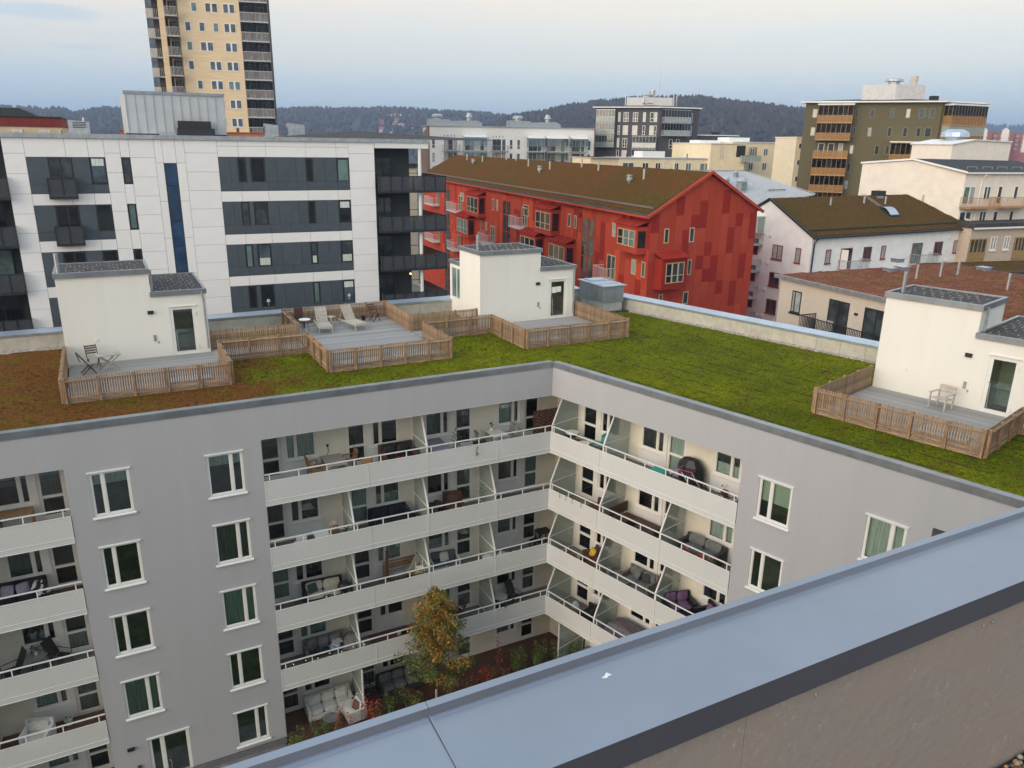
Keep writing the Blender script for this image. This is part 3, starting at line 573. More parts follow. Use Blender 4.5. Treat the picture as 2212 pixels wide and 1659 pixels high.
fence(FL, [((-19.35, yF), (-13.33, yF), -1), ((-19.35, 8.9), (-19.35, yF), -1), ((-13.33, yF), (-13.33, 7.3), -1)], 'weathered picket fence round the deck of the left cabin, where the folding table stands')
fence(FL, [((-13.33, 7.3), (-9.25, 7.2), -1), ], 'short picket fence at the front of the walkway between left cabin and lounger deck')
fence(FL, [((-13.4, 9.35), (-9.2, 9.25), 1)], 'picket fence along the back of the walkway right of the left cabin downpipe')
fence(FL, [((-9.25, 7.2), (-9.25, yF), -1), ((-9.25, yF), (-3.48, yF), -1), ((-3.48, yF), (-3.48, 7.25), -1)], 'picket fence round the front half of the deck with the two sun loungers')
fence(FL, [((-9.2, 9.3), (-9.2, 13.0), 1), ((-9.2, 13.0), (-3.48, 13.0), 1), ((-3.48, 13.0), (-3.48, 9.0), 1)], 'picket fence behind the two sun loungers, backing onto the outer parapet')
fence(FL, [((-3.48, 7.25), (.5, 7.3), -1)], 'short picket fence at the front of the walkway between lounger deck and middle cabin')
fence(FL, [((-3.45, 9.0), (.42, 8.95), 1)], 'picket fence at the back of the walkway ending at the middle cabin wall')
fence(FL, [((.5, 7.3), (.5, yF), -1), ((.5, yF), (6.6, yF), -1), ((6.6, yF), (6.6, 9.0), -1)], 'picket fence round the deck of the middle cabin, next to the ventilation unit')
fence(FR, [((10.68, 8.3), (10.68, 3.42), -1), ((10.68, 3.42), (16.55, 3.42), -1), ((16.55, 3.42), (16.55, 7.0), -1)], 'picket fence round the deck of the right cabin, in front of the wooden armchair')
fence(FR, [((16.55, 7.0), (20.2, 7.0), -1)], 'picket fence cut off by the right edge of the photo beyond the right cabin')
def deck(M, rects, label):
    x, y = rects[0][0], rects[0][2]; t = thing('roof_deck', label, 'wooden deck', M, (x, y, 15.50), group='wooden decks on the moss roof')
    for x0, x1, y0, y1 in rects:
        MB().box(x0-x, x1-x, y0-y, y1-y, -.04, .02).build('joists', DWOOD, t)
        n = round((y1-y0)/.145)
        for i in range(n): place(ux2, 'board', t, (x0-x, y0-y+(i+.5)*(y1-y0)/n, .04), scale=(x1-x0, (y1-y0)/n-.008, .036))
    return t
U2 = MB().box(0, 1, -.5, .5, -.5, .5); ux2 = bpy.data.meshes.new('board'); ux2.from_pydata(U2.v, [], U2.f); ux2.materials.append(DECK)
deck(FL, [(-19.3, -13.36, 3.55, 8.94), (-13.36, -9.26, 7.3, 9.2)], 'grey plank deck in front of the left cabin and its walkway')
deck(FL, [(-9.2, -3.5, 3.55, 12.95)], 'grey plank deck under the two sun loungers')
deck(FL, [(.52, 6.58, 3.55, 8.69), (-3.46, .5, 7.32, 8.9)], 'grey plank deck in front of the middle cabin')
deck(FR, [(10.72, 16.5, 3.45, 8.34), (16.5, 20.2, 7.05, 8.34)], 'grey plank deck in front of the right cabin')
HATCH = mat('hatch_sheet', (.40, .43, .45), .5, .15, 3)
for M, x0, x1, y0, y1, lb in ((FL, -8.6, -6.6, 3.85, 4.55, 'pale hatch sheet lying at the left of the lounger deck front edge'), (FL, -6.0, -4.0, 3.95, 5.0, 'pale hatch sheet speckled with moss at the right of the lounger deck front edge'), (FL, -15.6, -14.0, 4.2, 4.9, 'pale hatch sheet on the left cabin deck, below its door'), (FL, 1.2, 2.9, 4.0, 4.9, 'pale hatch sheet on the middle cabin deck, near its left corner post'), (FR, 14.2, 15.8, 4.0, 4.9, 'pale hatch sheet on the right cabin deck, between the fence and the glass door')):
    t = thing('deck_hatch', lb, 'hatch', M, ((x0+x1)/2, (y0+y1)/2, ZD-.002)); MB().box(-(x1-x0)/2, (x1-x0)/2, -(y1-y0)/2, (y1-y0)/2, 0, .09).build('lid', HATCH, t)
    MB().box((x0-x1)/2-.03, (x1-x0)/2+.03, -(y1-y0)/2-.03, (y1-y0)/2+.03, 0, .03).build('rim', STEEL, t)
# ventilation unit at the outer corner
t = thing('ventilation_unit', 'grey louvred ventilation unit on a concrete base behind the middle cabin deck', 'ventilation unit', FL, (8.9, 9.2, 15.4))
MB().box(.05, 1.4, .05, 2.6, 0, .64).build('base', SLAB, t); MB().box(0, 1.45, 0, 2.7, .64, 1.62).build('casing', mat('unit_grey', (.30, .33, .36), .45, .06, 2, metal=.3), t)
l = MB()
for i in range(11):
    z = .72+i*.078; l.box(.08, .68, -.045, -.003, z, z+.045).box(.78, 1.38, -.045, -.003, z, z+.045).box(-.045, -.003, .08, .58, z, z+.045).box(-.045, -.003, .68, 1.18, z, z+.045)
l.build('louvre', MATS['unit_grey'], t)
MB().box(-.12, 1.58, -.12, 2.8, 1.62, 1.67).box(-.12, 1.58, .6, .68, 1.67, 1.70).box(-.12, 1.58, 1.5, 1.58, 1.67, 1.70).box(.2, 1.25, 1.75, 2.6, 1.67, 1.72).build('lid', COPEB, t)
t = thing('roof_cowl', 'small round white vent cowl beside the ventilation unit', 'roof vent', FL, (8.1, 9.3, 15.5)); MB().lathe([(.12, 0), (.12, .2), (.22, .24), (.02, .36)], n=12).build('cowl', STEEL, t)
MB().box(7.5, 10.6, 8.9, 12.2, 15.35, 15.5).build('felt_patch', FELT, block)
# deck furniture
def folding_chair(M, x, y, z, rz, label, m=DWOOD, seatm=None, group=None, name='folding_chair'):
    t = thing(name, label, 'folding chair', M, (x, y, z), rz, group)
    s = MB()
    for i in range(5): s.box(-.21, .21, -.2+i*.085, -.13+i*.085, .43, .45)
    s.build('seat', seatm or m, t)
    b = MB()
    for h in (.58, .68, .78, .87): b.bar((-.20, .25+(h-.45)*.28, h), (.20, .25+(h-.45)*.28, h), .02, .06)
    b.build('backrest', m, t)
    for sx in (-.22, .22):
        MB().bar((sx, -.26, 0), (sx, .36, .92), .03, .045).build('leg', m, t); MB().bar((sx*.86, .26, 0), (sx*.86, -.2, .44), .03, .045).build('leg', m, t)
    return t
def table(M, x, y, z, w, d, h, label, m=GWOOD, rz=0, cross=False, slats=0, name='table', group=None):
    t = thing(name, label, 'table', M, (x, y, z), rz, group)
    if slats:
        for i in range(slats): MB().box(-w/2, w/2, -d/2+i*d/slats+.006, -d/2+(i+1)*d/slats-.006, h-.03, h).build('slat', m, t)
        MB().box(-w/2+.08, -w/2+.13, -d/2, d/2, h-.07, h-.03).box(w/2-.13, w/2-.08, -d/2, d/2, h-.07, h-.03).build('apron', m, t)
    else: MB().box(-w/2, w/2, -d/2, d/2, h-.03, h).build('tabletop', m, t)
    for sx in (-1, 1):
        for sy in (-1, 1):
            if cross: MB().bar((sx*w*.4, sy*d*.4, 0), (-sx*w*.4, sy*d*.4, h-.05), .03, .05).build('leg', m, t)
            else: MB().box(sx*(w/2-.04)-.025, sx*(w/2-.04)+.025, sy*(d/2-.04)-.025, sy*(d/2-.04)+.025, 0, h-.03).build('leg', m, t)
    return t
def lounger(M, x, y, rz, label):
    t = thing('sun_lounger', label, 'sun lounger', M, (x, y, ZD), rz, 'slatted wooden loungers on the deck')
    f = MB(); f.box(-.36, -.31, -1.0, 1.0, .26, .34).box(.31, .36, -1.0, 1.0, .26, .34).box(-.31, .31, -1.0, -.94, .26, .34).build('frame', PALEW, t)
    for i in range(11): MB().box(-.30+i*.0555, -.262+i*.0555, -.96, .22, .345, .37).build('seat_slat', PALEW, t)
    for i in range(11): MB().bar((-.281+i*.0555, .24, .37), (-.281+i*.0555, .78, 1.08), .038, .02).build('back_slat', PALEW, t)
    for sx in (-.33, .33):
        MB().box(sx-.025, sx+.025, -.95, -.9, 0, .26).build('leg', PALEW, t); MB().box(sx-.025, sx+.025, .85, .9, 0, .26).build('leg', PALEW, t)
    MB().bar((-.28, .62, .86), (-.28, .98, .32), .03).bar((.28, .62, .86), (.28, .98, .32), .03).build('prop', PALEW, t)
lounger(FL, -7.55, 11.2, -6, 'left of the two slatted sun loungers on the middle deck')
lounger(FL, -5.95, 11.2, 12, 'right of the two slatted sun loungers on the middle deck')
table(FL, -7.0, 11.75, ZD, .4, .4, .55, 'little slatted table standing between the two sun loungers', PALEW, 40)
folding_chair(FL, -4.45, 12.1, ZD, 15, 'brown folding chair at the back right corner of the lounger deck', DWOOD)
pots(FL, -4.95, 12.55, ZD, .4, 'black bucket standing by the folding chair on the lounger deck', BLACK, BLACK, 0, .02, 'bucket', 'bucket', .14)
t = thing('bistro_table', 'round white bistro table at the left fence of the lounger deck', 'table', FL, (-8.55, 11.0, ZD)); MB().lathe([(.30, .66), (.30, .69)], n=18).build('tabletop', WHITE, t)
for a in (0, 2.1, 4.2): MB().bar((.22*math.cos(a), .22*math.sin(a), 0), (.1*math.cos(a), .1*math.sin(a), .66), .02).build('leg', DGRY, t)
t = thing('stacked_chair', 'dark chair standing upright against the left fence behind the bistro table', 'chair', FL, (-8.55, 12.15, ZD))
MB().box(-.23, .23, -.22, .22, .42, .47).build('seat', BLACK, t); MB().box(-.23, .23, .19, .24, .47, 1.05).build('backrest', DWOOD, t)
for sx in (-.2, .2):
    for sy in (-.19, .21): MB().box(sx-.018, sx+.018, sy-.018, sy+.018, 0, .42).build('leg', BLACK, t)
table(FL, -17.75, 7.45, ZD, .95, .62, .72, 'grey slatted folding table on the left cabin deck', GWOOD, 8, True, 7)
folding_chair(FL, -18.35, 8.25, ZD, 10, 'dark folding chair against the left cabin wall with its back to the wall', DWOOD, GWOOD)
folding_chair(FL, -18.55, 7.3, ZD, 100, 'dark folding chair at the left end of the slatted table on the left cabin deck', DWOOD, GWOOD)
t = thing('wooden_armchair', 'pale wooden armchair standing alone on the right cabin deck', 'armchair', FR, (13.75, 7.55, ZD), -10)
MB().add([(-.27, -.3, .40), (.27, -.3, .40), (.25, .25, .34), (-.25, .25, .34), (-.27, -.3, .44), (.27, -.3, .44), (.25, .25, .38), (-.25, .25, .38)], BOXF).build('seat', PALEW, t)
MB().bar((-.29, .30, .78), (.29, .30, .78), .03, .17).bar((-.29, .28, .60), (.29, .28, .60), .03, .05).build('backrest', PALEW, t)
for sx in (-.32, .32):
    MB().box(sx-.045, sx+.045, -.36, .28, .61, .64).build('armrest', PALEW, t); MB().bar((sx*.97, -.3, 0), (sx*.97, -.3, .61), .055).build('leg', PALEW, t); MB().bar((sx*.9, .26, 0), (sx*.9, .31, .86), .05).build('leg', PALEW, t)
# ================================================================ the buildings beyond (local z = height above the eye)
def FH(x, y, az): return frame(x, y, H, az)
UW = MB().box(0, 1, 0, 1, 0, 1)
def unitmesh(name, m):
    me = bpy.data.meshes.new(name); me.from_pydata(UW.v, [], UW.f); me.materials.append(m); return me
def fwin(root, M, x0, x1, z0, z1, cuts=(), fm=None, pane=None, y=0., w=.09, name='window', cross=(), pr=.045, mw=None):
    mb = MB(M); sp = frames(mb, x0, x1, z0, z1, cuts, y-pr, y-.003, w, mw or w*1.2)
    for c in cross: mb.box(x0+w, x1-w, y-pr+.004, y-.004, c-w/2, c+w/2)
    o = mb.build(name, fm or WFRAME, root)
    for a, b in sp: MB(M).box(a, b, y-.02, y-.004, z0+w, z1-w).build('pane', pane if pane else rng.choice(PANES[:4]), o)
    return o
def bars(mb, x0, x1, y, z0, z1, step, w=.02, ax=0):
    n = max(1, int(abs(x1-x0)/step))
    for i in range(n+1):
        x = x0+(x1-x0)*i/n
        mb.box(x-w/2, x+w/2, y-w/2, y+w/2, z0, z1) if ax == 0 else mb.box(y-w/2, y+w/2, x-w/2, x+w/2, z0, z1)
def balc(root, M, x0, x1, z0, z1, dep, m, slabm=None, style='bars', glaze=None, y=0., panel=None, step=.12, frame_m=None, name='balcony', gl=None):
    o = MB(M).box(x0, x1, y-dep, y-.005, z0-.02, z0+.14).build(name, slabm or SLAB, root)
    r = MB(M)
    if style == 'bars':
        bars(r, x0+.02, x1-.02, y-dep+.02, z0+.14, z1, step, .025); bars(r, y-dep+.03, y-.03, x0+.02, z0+.14, z1, step, .025, 1); bars(r, y-dep+.03, y-.03, x1-.02, z0+.14, z1, step, .025, 1)
    else:
        q = MB(M); q.box(x0+.02, x1-.02, y-dep+.01, y-dep+.03, z0-.02, z1-.05).box(x0+.005, x0+.02, y-dep+.02, y-.02, z0-.02, z1-.05).box(x1-.02, x1-.005, y-dep+.02, y-.02, z0-.02, z1-.05); q.build('railing_panel', panel or m, o)
        bars(r, x0+.02, x1-.02, y-dep-.005, z0-.02, z1, .75, .05)
    r.box(x0, x1, y-dep-.01, y-dep+.04, z1-.05, z1).box(x0, x0+.05, y-dep+.04, y-.01, z1-.05, z1).box(x1-.05, x1, y-dep+.04, y-.01, z1-.05, z1)
    r.build('railing', m, o)
    if glaze:
        g = MB(M); fmm = frame_m or m; n = max(2, int((x1-x0)/.62))
        bars(g, x0+.03, x1-.03, y-dep+.03, z1, glaze, (x1-x0)/n, .045); bars(g, y-dep+.05, y-.05, x0+.03, z1, glaze, .6, .045, 1); bars(g, y-dep+.05, y-.05, x1-.03, z1, glaze, .6, .045, 1)
        g.box(x0-.03, x1+.03, y-dep-.03, y-.01, glaze, glaze+.1).build('glazing_frame', fmm, o)
        gg = MB(M).box(x0+.05, x1-.05, y-dep+.025, y-dep+.035, z1, glaze); gg.box(x0+.025, x0+.035, y-dep+.05, y-.02, z1, glaze).box(x1-.035, x1-.025, y-dep+.05, y-.02, z1, glaze).build('glazing', gl or GLASS, o)
    return o
# ---- white block with dark window bands
wb = thing('cladded_block', 'white panelled apartment block with charcoal window bands and dark corner balconies behind the roof', 'apartment building', FH(-11.911, 57.359, 64.2))
mb = MB(); mb.box(-21, 1.87, .04, 13, -26, -.12).box(1.88, 5.0, 1.6, 13, -26, -.12).box(-30, -21, 1.6, 13, -26, -.12); mb.build('core_wall', DWALL, wb)
WPm, DPm = unitmesh('cladding_panel', WP), unitmesh('dark_panel', DP)
def panels(x0, x1, zs, me=WPm, nm='cladding_panel'):
    zs = sorted(zs, reverse=True)
    for a, b in zip(zs, zs[1:]): place(me, nm, wb, (x0+.008, .004, b+.008), scale=(x1-x0-.016, .03, a-b-.016))
def zl(a, st, b): 
    r = [a]; z = a-st
    while z > b: r.append(z); z -= st
    return r
panels(.0, 1.87, [-.1, -.87]+zl(-2.08, 1.205, -16)); panels(-10.85, -8.83, [-.1]+zl(-.92, 1.205, -16)); panels(-21.0, -19.87, [-.1]+zl(-1.02, 1.2, -16))
panels(-15.55, -14.65, [-.1]+zl(-.97, 1.2, -16)); panels(-14.12, -12.65, [-.1]+zl(-1.24, 1.2, -16))
vs = [-8.83, -7.5, -5.72, -3.03, -.9, 0]
for a, b in zip(vs, vs[1:]):
    panels(a, b, [-.1, -.47]); panels(a, b, [-.47, -1.16])
    for k in range(1, 5): panels(a, b, [-3.40-2.9*(k-1), -4.09-2.9*(k-1)])
for x0, x1 in ((-12.65, -12.19), (-11.41, -10.85)): panels(x0, x1, [-.1, -1.55]+zl(-4.0, 2.4, -16))
panels(-12.19, -11.41, [-.1, -1.57]); 
for k in range(4):
    o = -2.9*k; panels(-14.65, -14.12, [-.1 if k == 0 else -2.88-2.9*(k-1), -1.22+o])
    for x0, x1 in ((-19.87, -17.7), (-17.7, -16.45), (-16.45, -15.55)): panels(x0, x1, [-.1 if k == 0 else -3.44-2.9*(k-1), -1.23+o])
    for vs in ([-8.83, -8.1, -7.62], [-7.08, -6.79], [-5.85, -5.1, -3.75, -3.09], [-2.58, -1.75, -.91]):
        for a, b in zip(vs, vs[1:]): panels(a, b, [-1.17+o, -2.80+o], DPm, 'dark_panel')
    for a, b in ((-8.83, -7.45), (-7.45, -5.72), (-5.72, -4.4), (-4.4, -3.03), (-3.03, -.9), (-.9, 0)): panels(a, b, [-2.80+o, -3.39+o], DPm, 'dark_panel')
    for a, b in ((-19.87, -18.72), (-17.42, -16.47)): panels(a, b, [-1.24+o, -2.9+o], DPm, 'dark_panel')
    for a, b in ((-19.87, -18.4), (-18.4, -16.47), (-16.47, -15.55)): panels(a, b, [-2.9+o, -3.44+o], DPm, 'dark_panel')
    for i, (a, b) in enumerate(((-7.6, -7.1), (-6.77, -5.87), (-3.07, -2.6), (-.89, -.02), (-16.45, -15.57), (-14.63, -14.14))):
        st = PANES[(0, 3, 0, 1, 0, 1, 4)[(i*2+k*3) % 7]]
        fw = fwin(wb, None, a, b, -2.83+o, -1.22+o, (), DFR, st, w=.085, pr=.03, y=.035)
        if (k, i) in ((2, 1), (2, 2), (2, 3)): MB().box(a+.1, b-.1, .008, .013, -2.7+o, -2.2+o).build('cafe_curtain', BLIND, fw)
        if (k, i) in ((0, 4), (1, 3), (3, 3)): MB().box(a+.1, b-.1, .008, .013, -1.75+o, -1.32+o).build('roller_blind', CURT, fw)
        if (k, i) in ((3, 1), (3, 3)): MB().lathe([(.14, 0), (.07, .2)], ((a+b)/2, .01, -2.45+o), 8, sy=.1).box((a+b)/2-.015, (a+b)/2+.015, .008, .013, -2.7+o, -2.4+o).build('lamp', OFFW, fw)
    fwin(wb, None, -18.70, -17.43, -3.3+o, -1.26+o, (-18.06,), DFR, PANES[0 if k else 1], w=.08, pr=.03, y=.035, name='french_window')
    balc(wb, None, -18.9, -17.33, -3.72+o, -2.48+o, .45, DFR, DFR, 'panel', panel=DPERF)
    bo = balc(wb, None, 2.05, 7.25, -3.62+o, -2.42+o, .35, DFR, DFR, 'panel', panel=DPERF)
    MB().box(1.95, 7.25, -.004, 5.2, -3.62+o, -3.40+o).build('slab', DFR, bo); MB().box(7.2, 7.235, .0, 5.2, -3.6+o, -2.47+o).build('side_panel', DPERF, bo)
    MB().box(7.19, 7.25, -.0, 5.2, -2.47+o, -2.42+o).box(4.9, 7.18, 5.15, 5.2, -2.47+o, -2.42+o).build('side_rail', DFR, bo)
    fwin(wb, None, 2.2, 3.55, -3.38+o, -1.15+o, (2.95,), DFR, PANES[1], y=1.6, w=.08, name='balcony_door')
    bo = balc(wb, None, -26.5, -20.97, -3.74+o, -2.42+o, .35, DFR, DFR, 'panel', panel=DPERF); MB().box(-26.5, -21.02, -.004, 1.59, -3.74+o, -3.55+o).build('slab', DFR, bo)
    fwin(wb, None, -23.6, -21.6, -3.5+o, -1.1+o, (-22.6,), DFR, PANES[0 if k != 2 else 4], y=1.6, w=.08, name='balcony_door')
fwin(wb, None, -12.19, -11.41, -15, -1.59, (), DFR, mat('stair_glass', (.02, .055, .12), .04, .3, .5, spec=1.0), w=.06, pr=.03, y=.035, name='stair_window', cross=(-3.0, -5.3, -6.9, -9.2, -11.5))
MB().box(-30, 6.05, -.12, 5.4, -.1, .17).box(-30, 4.85, 5.4, 13.2, -.1, .17).build('roof_edge', STEEL, wb); MB().box(1.9, 6.0, -.05, 1.58, -.48, -.11).box(4.86, 5.95, 1.58, 5.3, -.48, -.11).build('fascia', WHITE, wb)
MB().tube([(5.35, .12, -16), (5.35, .12, -.48)], .13, 12).build('column', WHITE, wb)
MB().box(4.6, 4.66, .7, .78, -9.9, -9.8).build('porch_light', glow('warm_bulb', (1, .55, .18), 6), wb)
MB().ext([(-4, 5, .18), (14.5, 5, .18), (3, 9, .78)], (0, 4, 0)).build('roof', FELT, wb)
t = thing('pumpkin', 'orange pumpkin on the lowest visible dark corner balcony of the white block', 'pumpkin', FH(-11.911, 57.359, 64.2), (3.5, .6, -12.1)); MB().lathe([(.05, 0), (.2, .08), (.24, .2), (.17, .33), (.03, .35)], n=14).build('shell', ORANGE, t, smooth=True); MB().tube([(0, 0, .34), (.02, 0, .42)], .025).build('stalk', GREENF, t)
pots(FH(-11.911, 57.359, 64.2), 2.65, .6, -12.1, 1.0, 'leafy plant left of the pumpkin on the dark corner balcony', n=60, spread=.3)
# roof plant on the white block
t = thing('plant_room', 'zinc clad plant room with standing seams on the roof of the white block', 'roof structure', FH(-29.636, 62, 64.2))
ZSH = mat('zinc_sheet', (.50, .51, .52), .55, .05, .8, metal=.25)
MB().ext([(-.0, 0, .3), (7.1, 0, .3), (7.1, 0, 3.18), (-.0, 0, 3.18)], (-.35, 5, 0)).build('wall', ZSH, t)
s = MB()
for i in range(12): s.box(-.03+i*.64, .02+i*.64, -.07, -.004, .3, 3.18)
s.build('seam', ZSH, t); MB().box(-.1, 7.15, -.12, 5.1, 3.18, 3.38).build('roof', COPE, t); MB().box(-.2, 7.1, .02, 4.8, 0.12, .31).build('base', BLACK, t)
MB().box(3.4, 6.1, -1.1, -.06, .2, .75).box(3.5, 5.9, -.7, -.06, .75, 1.28).build('intake_hood', BLACK, t); MB().box(2.1, 3.35, -.3, -.06, .2, .42).build('tray', STEEL, t)
for x0, x1, z1, lb in ((-4.05, -2.65, 1.05, 'left-most louvred zinc vent box on the roof of the white block, with a small flue'), (10.1, 11.15, 1.12, 'zinc vent box right of the plant room, directly in front of the tall tower'), (11.95, 13.3, 1.2, 'zinc vent box with side louvres, last one to the right on the white block roof')):
    v = thing('vent_box', lb, 'roof vent', FH(-29.636, 62, 64.2), (x0, 0, .12)); MB().add([(0, 0, 0), (x1-x0, 0, 0), (x1-x0, .9, 0), (0, .9, 0), (0, 0, z1), (x1-x0, 0, z1-.12), (x1-x0, .9, z1-.12), (0, .9, z1)], BOXF).build('casing', STEEL, v)
    l = MB()
    for i in range(4): l.box(-.03, -.004, .1, .8, .35+i*.14, .42+i*.14)
    if x0 < 0:
        for i in range(4): l.box(.3, 1.2, -.03, -.004, .5+i*.12, .55+i*.12)
        MB().tube([(1.05, .4, z1-.15), (1.05, .4, z1+.2)], .08, 8).build('flue', STEEL, v)
    l.build('louvre', BLACK, v)
t = thing('cream_gap_house', 'cream house with dark flat roof glimpsed between dark corner balconies and red building', 'house', FH(-11.911, 57.359, 64.2), (0, 0, 0)); MB().box(4.0, 13.2, 24, 34, -26, -2.6).build('wall', mat('gap_cream', (.66, .58, .44), .9, .05, 1), t); MB().box(3.9, 13.4, 23.8, 34.2, -2.6, -2.2).build('roof', FELT, t); MB().box(9, 10, 23.96, 23.99, -6.5, -4.8).box(9, 10, 23.96, 23.99, -9.4, -7.7).build('window', DFR, t)
# ---- tall tower
TAN = mat('tan_cladding', (.76, .59, .38), .8, .10, 1.2, st=(.25, 1, 2.2), fac=(.3, .7)); TANC = mat('balcony_concrete', (.46, .44, .41), .85, .08, 2)
PGM = mat('pale_railing', (.48, .46, .44), .6, .05, 2)
TF = FH(-44.766, 136, 75)
tw = thing('tower_block', 'tall tan apartment tower with dark glazed corner balconies, its top cut off by the photo', 'tower', TF)
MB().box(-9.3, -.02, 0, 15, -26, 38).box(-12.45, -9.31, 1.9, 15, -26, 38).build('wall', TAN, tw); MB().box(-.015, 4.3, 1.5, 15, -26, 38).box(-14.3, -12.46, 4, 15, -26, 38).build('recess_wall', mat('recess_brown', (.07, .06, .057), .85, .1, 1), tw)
rows = [(20.6, [(-7.3, -6.38, 0), (-5.2, -3.28, 1), (-2.52, -.68, 1)]), (17.74, [(-8.46, -7.55, 0), (-6.35, -5.44, 0), (-4.24, -3.36, 0), (-2.58, -.73, 1)]), (14.86, [(-8.46, -7.55, 0), (-6.4, -4.4, 1), (-2.62, -.75, 1)]), (12.0, [(-8.5, -7.6, 0), (-5.25, -3.4, 1), (-2.63, -.78, 1)]), (9.06, [(-7.42, -6.55, 0), (-5.3, -3.43, 1), (-2.65, -.79, 1)]), (6.18, [(-8.4, -7.5, 0), (-5.3, -3.43, 1), (-2.65, -.81, 1)]), (3.31, [(-8.4, -7.5, 0), (-5.3, -3.43, 1), (-2.65, -.83, 1)]), (23.5, [(-7.3, -6.38, 0), (-5.2, -3.28, 1), (-2.52, -.68, 1)])]
for z, ws in rows:
    for a, b, two in ws: 
        fwin(tw, None, a, b, z-1.42, z, ((a+b)/2,) if two else (), WHITE, rng.choice([PANES[3], PANES[3], PANES[4], PANES[1]]), w=.1, mw=.26)
for k in range(-1, 8):
    z = 19.5-2.93*k
    o = MB().box(0, 4.32, -.05, 1.48, z-1.44, z-1.26).build('balcony', DFR, tw); r = MB(); bars(r, .05, 4.27, .0, z-1.26, z, .17, .06); r.box(0, 4.32, -.06, .04, z-.06, z+.04).box(0, 4.32, -.07, -.052, z-1.46, z-1.24); r.build('railing', PGM, o)
    g = MB(); bars(g, .03, 4.29, .06, z+.02, z+1.49, .85, .07); g.build('glazing_frame', DFR, o); MB().box(.05, 4.27, .05, .055, z+.02, z+1.47).build('glazing', TGLASS, o)
    for a, b in ((.5, 1.3), (2.3, 3.0), (3.05, 3.75)): fwin(tw, None, a, b, z-1.2, z+1.1, (), WFRAME, PANES[3], y=1.5, w=.07, name='balcony_door')
    if -1 <= k <= 5:
        zz = 19.64-2.93*k
        o = MB().box(-11.15, -9.31, -1.3, 1.88, zz-1.42, zz-1.22).build('balcony', TANC, tw); r = MB(); bars(r, -11.1, -9.36, -1.26, zz-1.22, zz, .19, .05); r.box(-11.15, -9.31, -1.3, -1.22, zz-.06, zz); r.build('railing', TANC, o)
        MB().box(-11.2, -11.12, -1.3, 1.88, zz-1.4, zz).build('side_panel', TANC, o)
        g = MB(); bars(g, -11.1, -9.36, -1.2, zz, zz+1.5, .85, .07); bars(g, -1.2, 1.8, -11.13, zz, zz+1.5, .45, .06, 1); g.build('glazing_frame', DFR, o); MB().box(-11.15, -11.14, -1.2, 1.8, zz, zz+1.48).build('glazing', PANES[1], o)
        fwin(tw, None, -10.9, -9.7, zz-1.2, zz+1.1, (-10.3,), BROWN, PANES[0], y=1.9, w=.1, name='balcony_door')
        o = MB().box(-14.3, -12.5, 2.2, 3.98, zz-1.45, zz-1.25).build('balcony', TANC, tw); MB().box(-14.36, -14.28, 2.2, 3.98, zz-1.4, zz).box(-14.28, -13.3, 2.16, 2.24, zz-1.4, zz).build('side_panel', TANC, o)
        r = MB(); bars(r, -13.25, -12.5, 2.2, zz-1.25, zz, .19, .05); r.build('railing', TANC, o); MB().box(-14.33, -13.4, 2.22, 2.25, zz, zz+1.45).build('glazing', PANES[3], o)
# ---- left: red topped block
LF = FH(-39.246, 70, 64)
t = thing('red_topped_block', 'yellowish block with a red top storey behind the white panelled block, far left', 'apartment building', LF)
MB().box(-12, 0, 0, 10, -26, .72).build('wall', mat('yellow_render', (.66, .52, .34), .9, .05, 1), t); MB().box(-12, .03, -.06, 10, .725, 1.5).build('top_storey', mat('deep_red', (.20, .025, .02), .7, .1, 2), t); MB().box(-12.1, .1, -.15, 10.1, 1.5, 1.58).build('roof', DFR, t)
for a, b in ((-3.69, -3.1), (-1.74, -.94), (-6.5, -5.8)): fwin(t, None, a, b, -.9, .46, (), WFRAME, PANES[5])
for x in (-2.95, -.12): MB().tube([(x, -.3, -.1), (x, -.3, .5)], .12, 8).build('flue', STEEL, t)
t = thing('dark_roof_house', 'dark gabled roof peeking over the red topped block at the far left', 'house', FH(-42, 80, 64), (-6.2, 0, 0)); MB().ext([(-3, 0, -20), (1.6, 0, -20), (1.6, 0, 1.9), (.4, 0, 2.5), (-3, 0, 2.5)], (0, 8, 0)).build('wall', DWALL, t); MB().box(-3, -1.5, -.05, -.004, .9, 1.6).build('window', PANES[3], t)
t = thing('salmon_roof_house', 'low salmon coloured building between the red topped block and the zinc plant room', 'house', FH(-40, 84, 70), (3, 0, 0)); MB().box(-4, 12, 0, 9, -24, .62).build('wall', mat('salmon_render', (.50, .16, .10), .85, .08, 1), t)
MB().box(-4.1, 12.1, -.1, 9.1, .62, .7).build('roof_edge', TERRA, t)
for x in (-2.6, 7.6, 9.0): MB().tube([(x, 2, .7), (x, 2, 1.15)], .15, 8).build('flue', DWOOD, t)
for x in (5.6, 0.5): MB().box(x, x+.8, -.03, -.004, .1, .5).build('dormer_window', DFR, t)
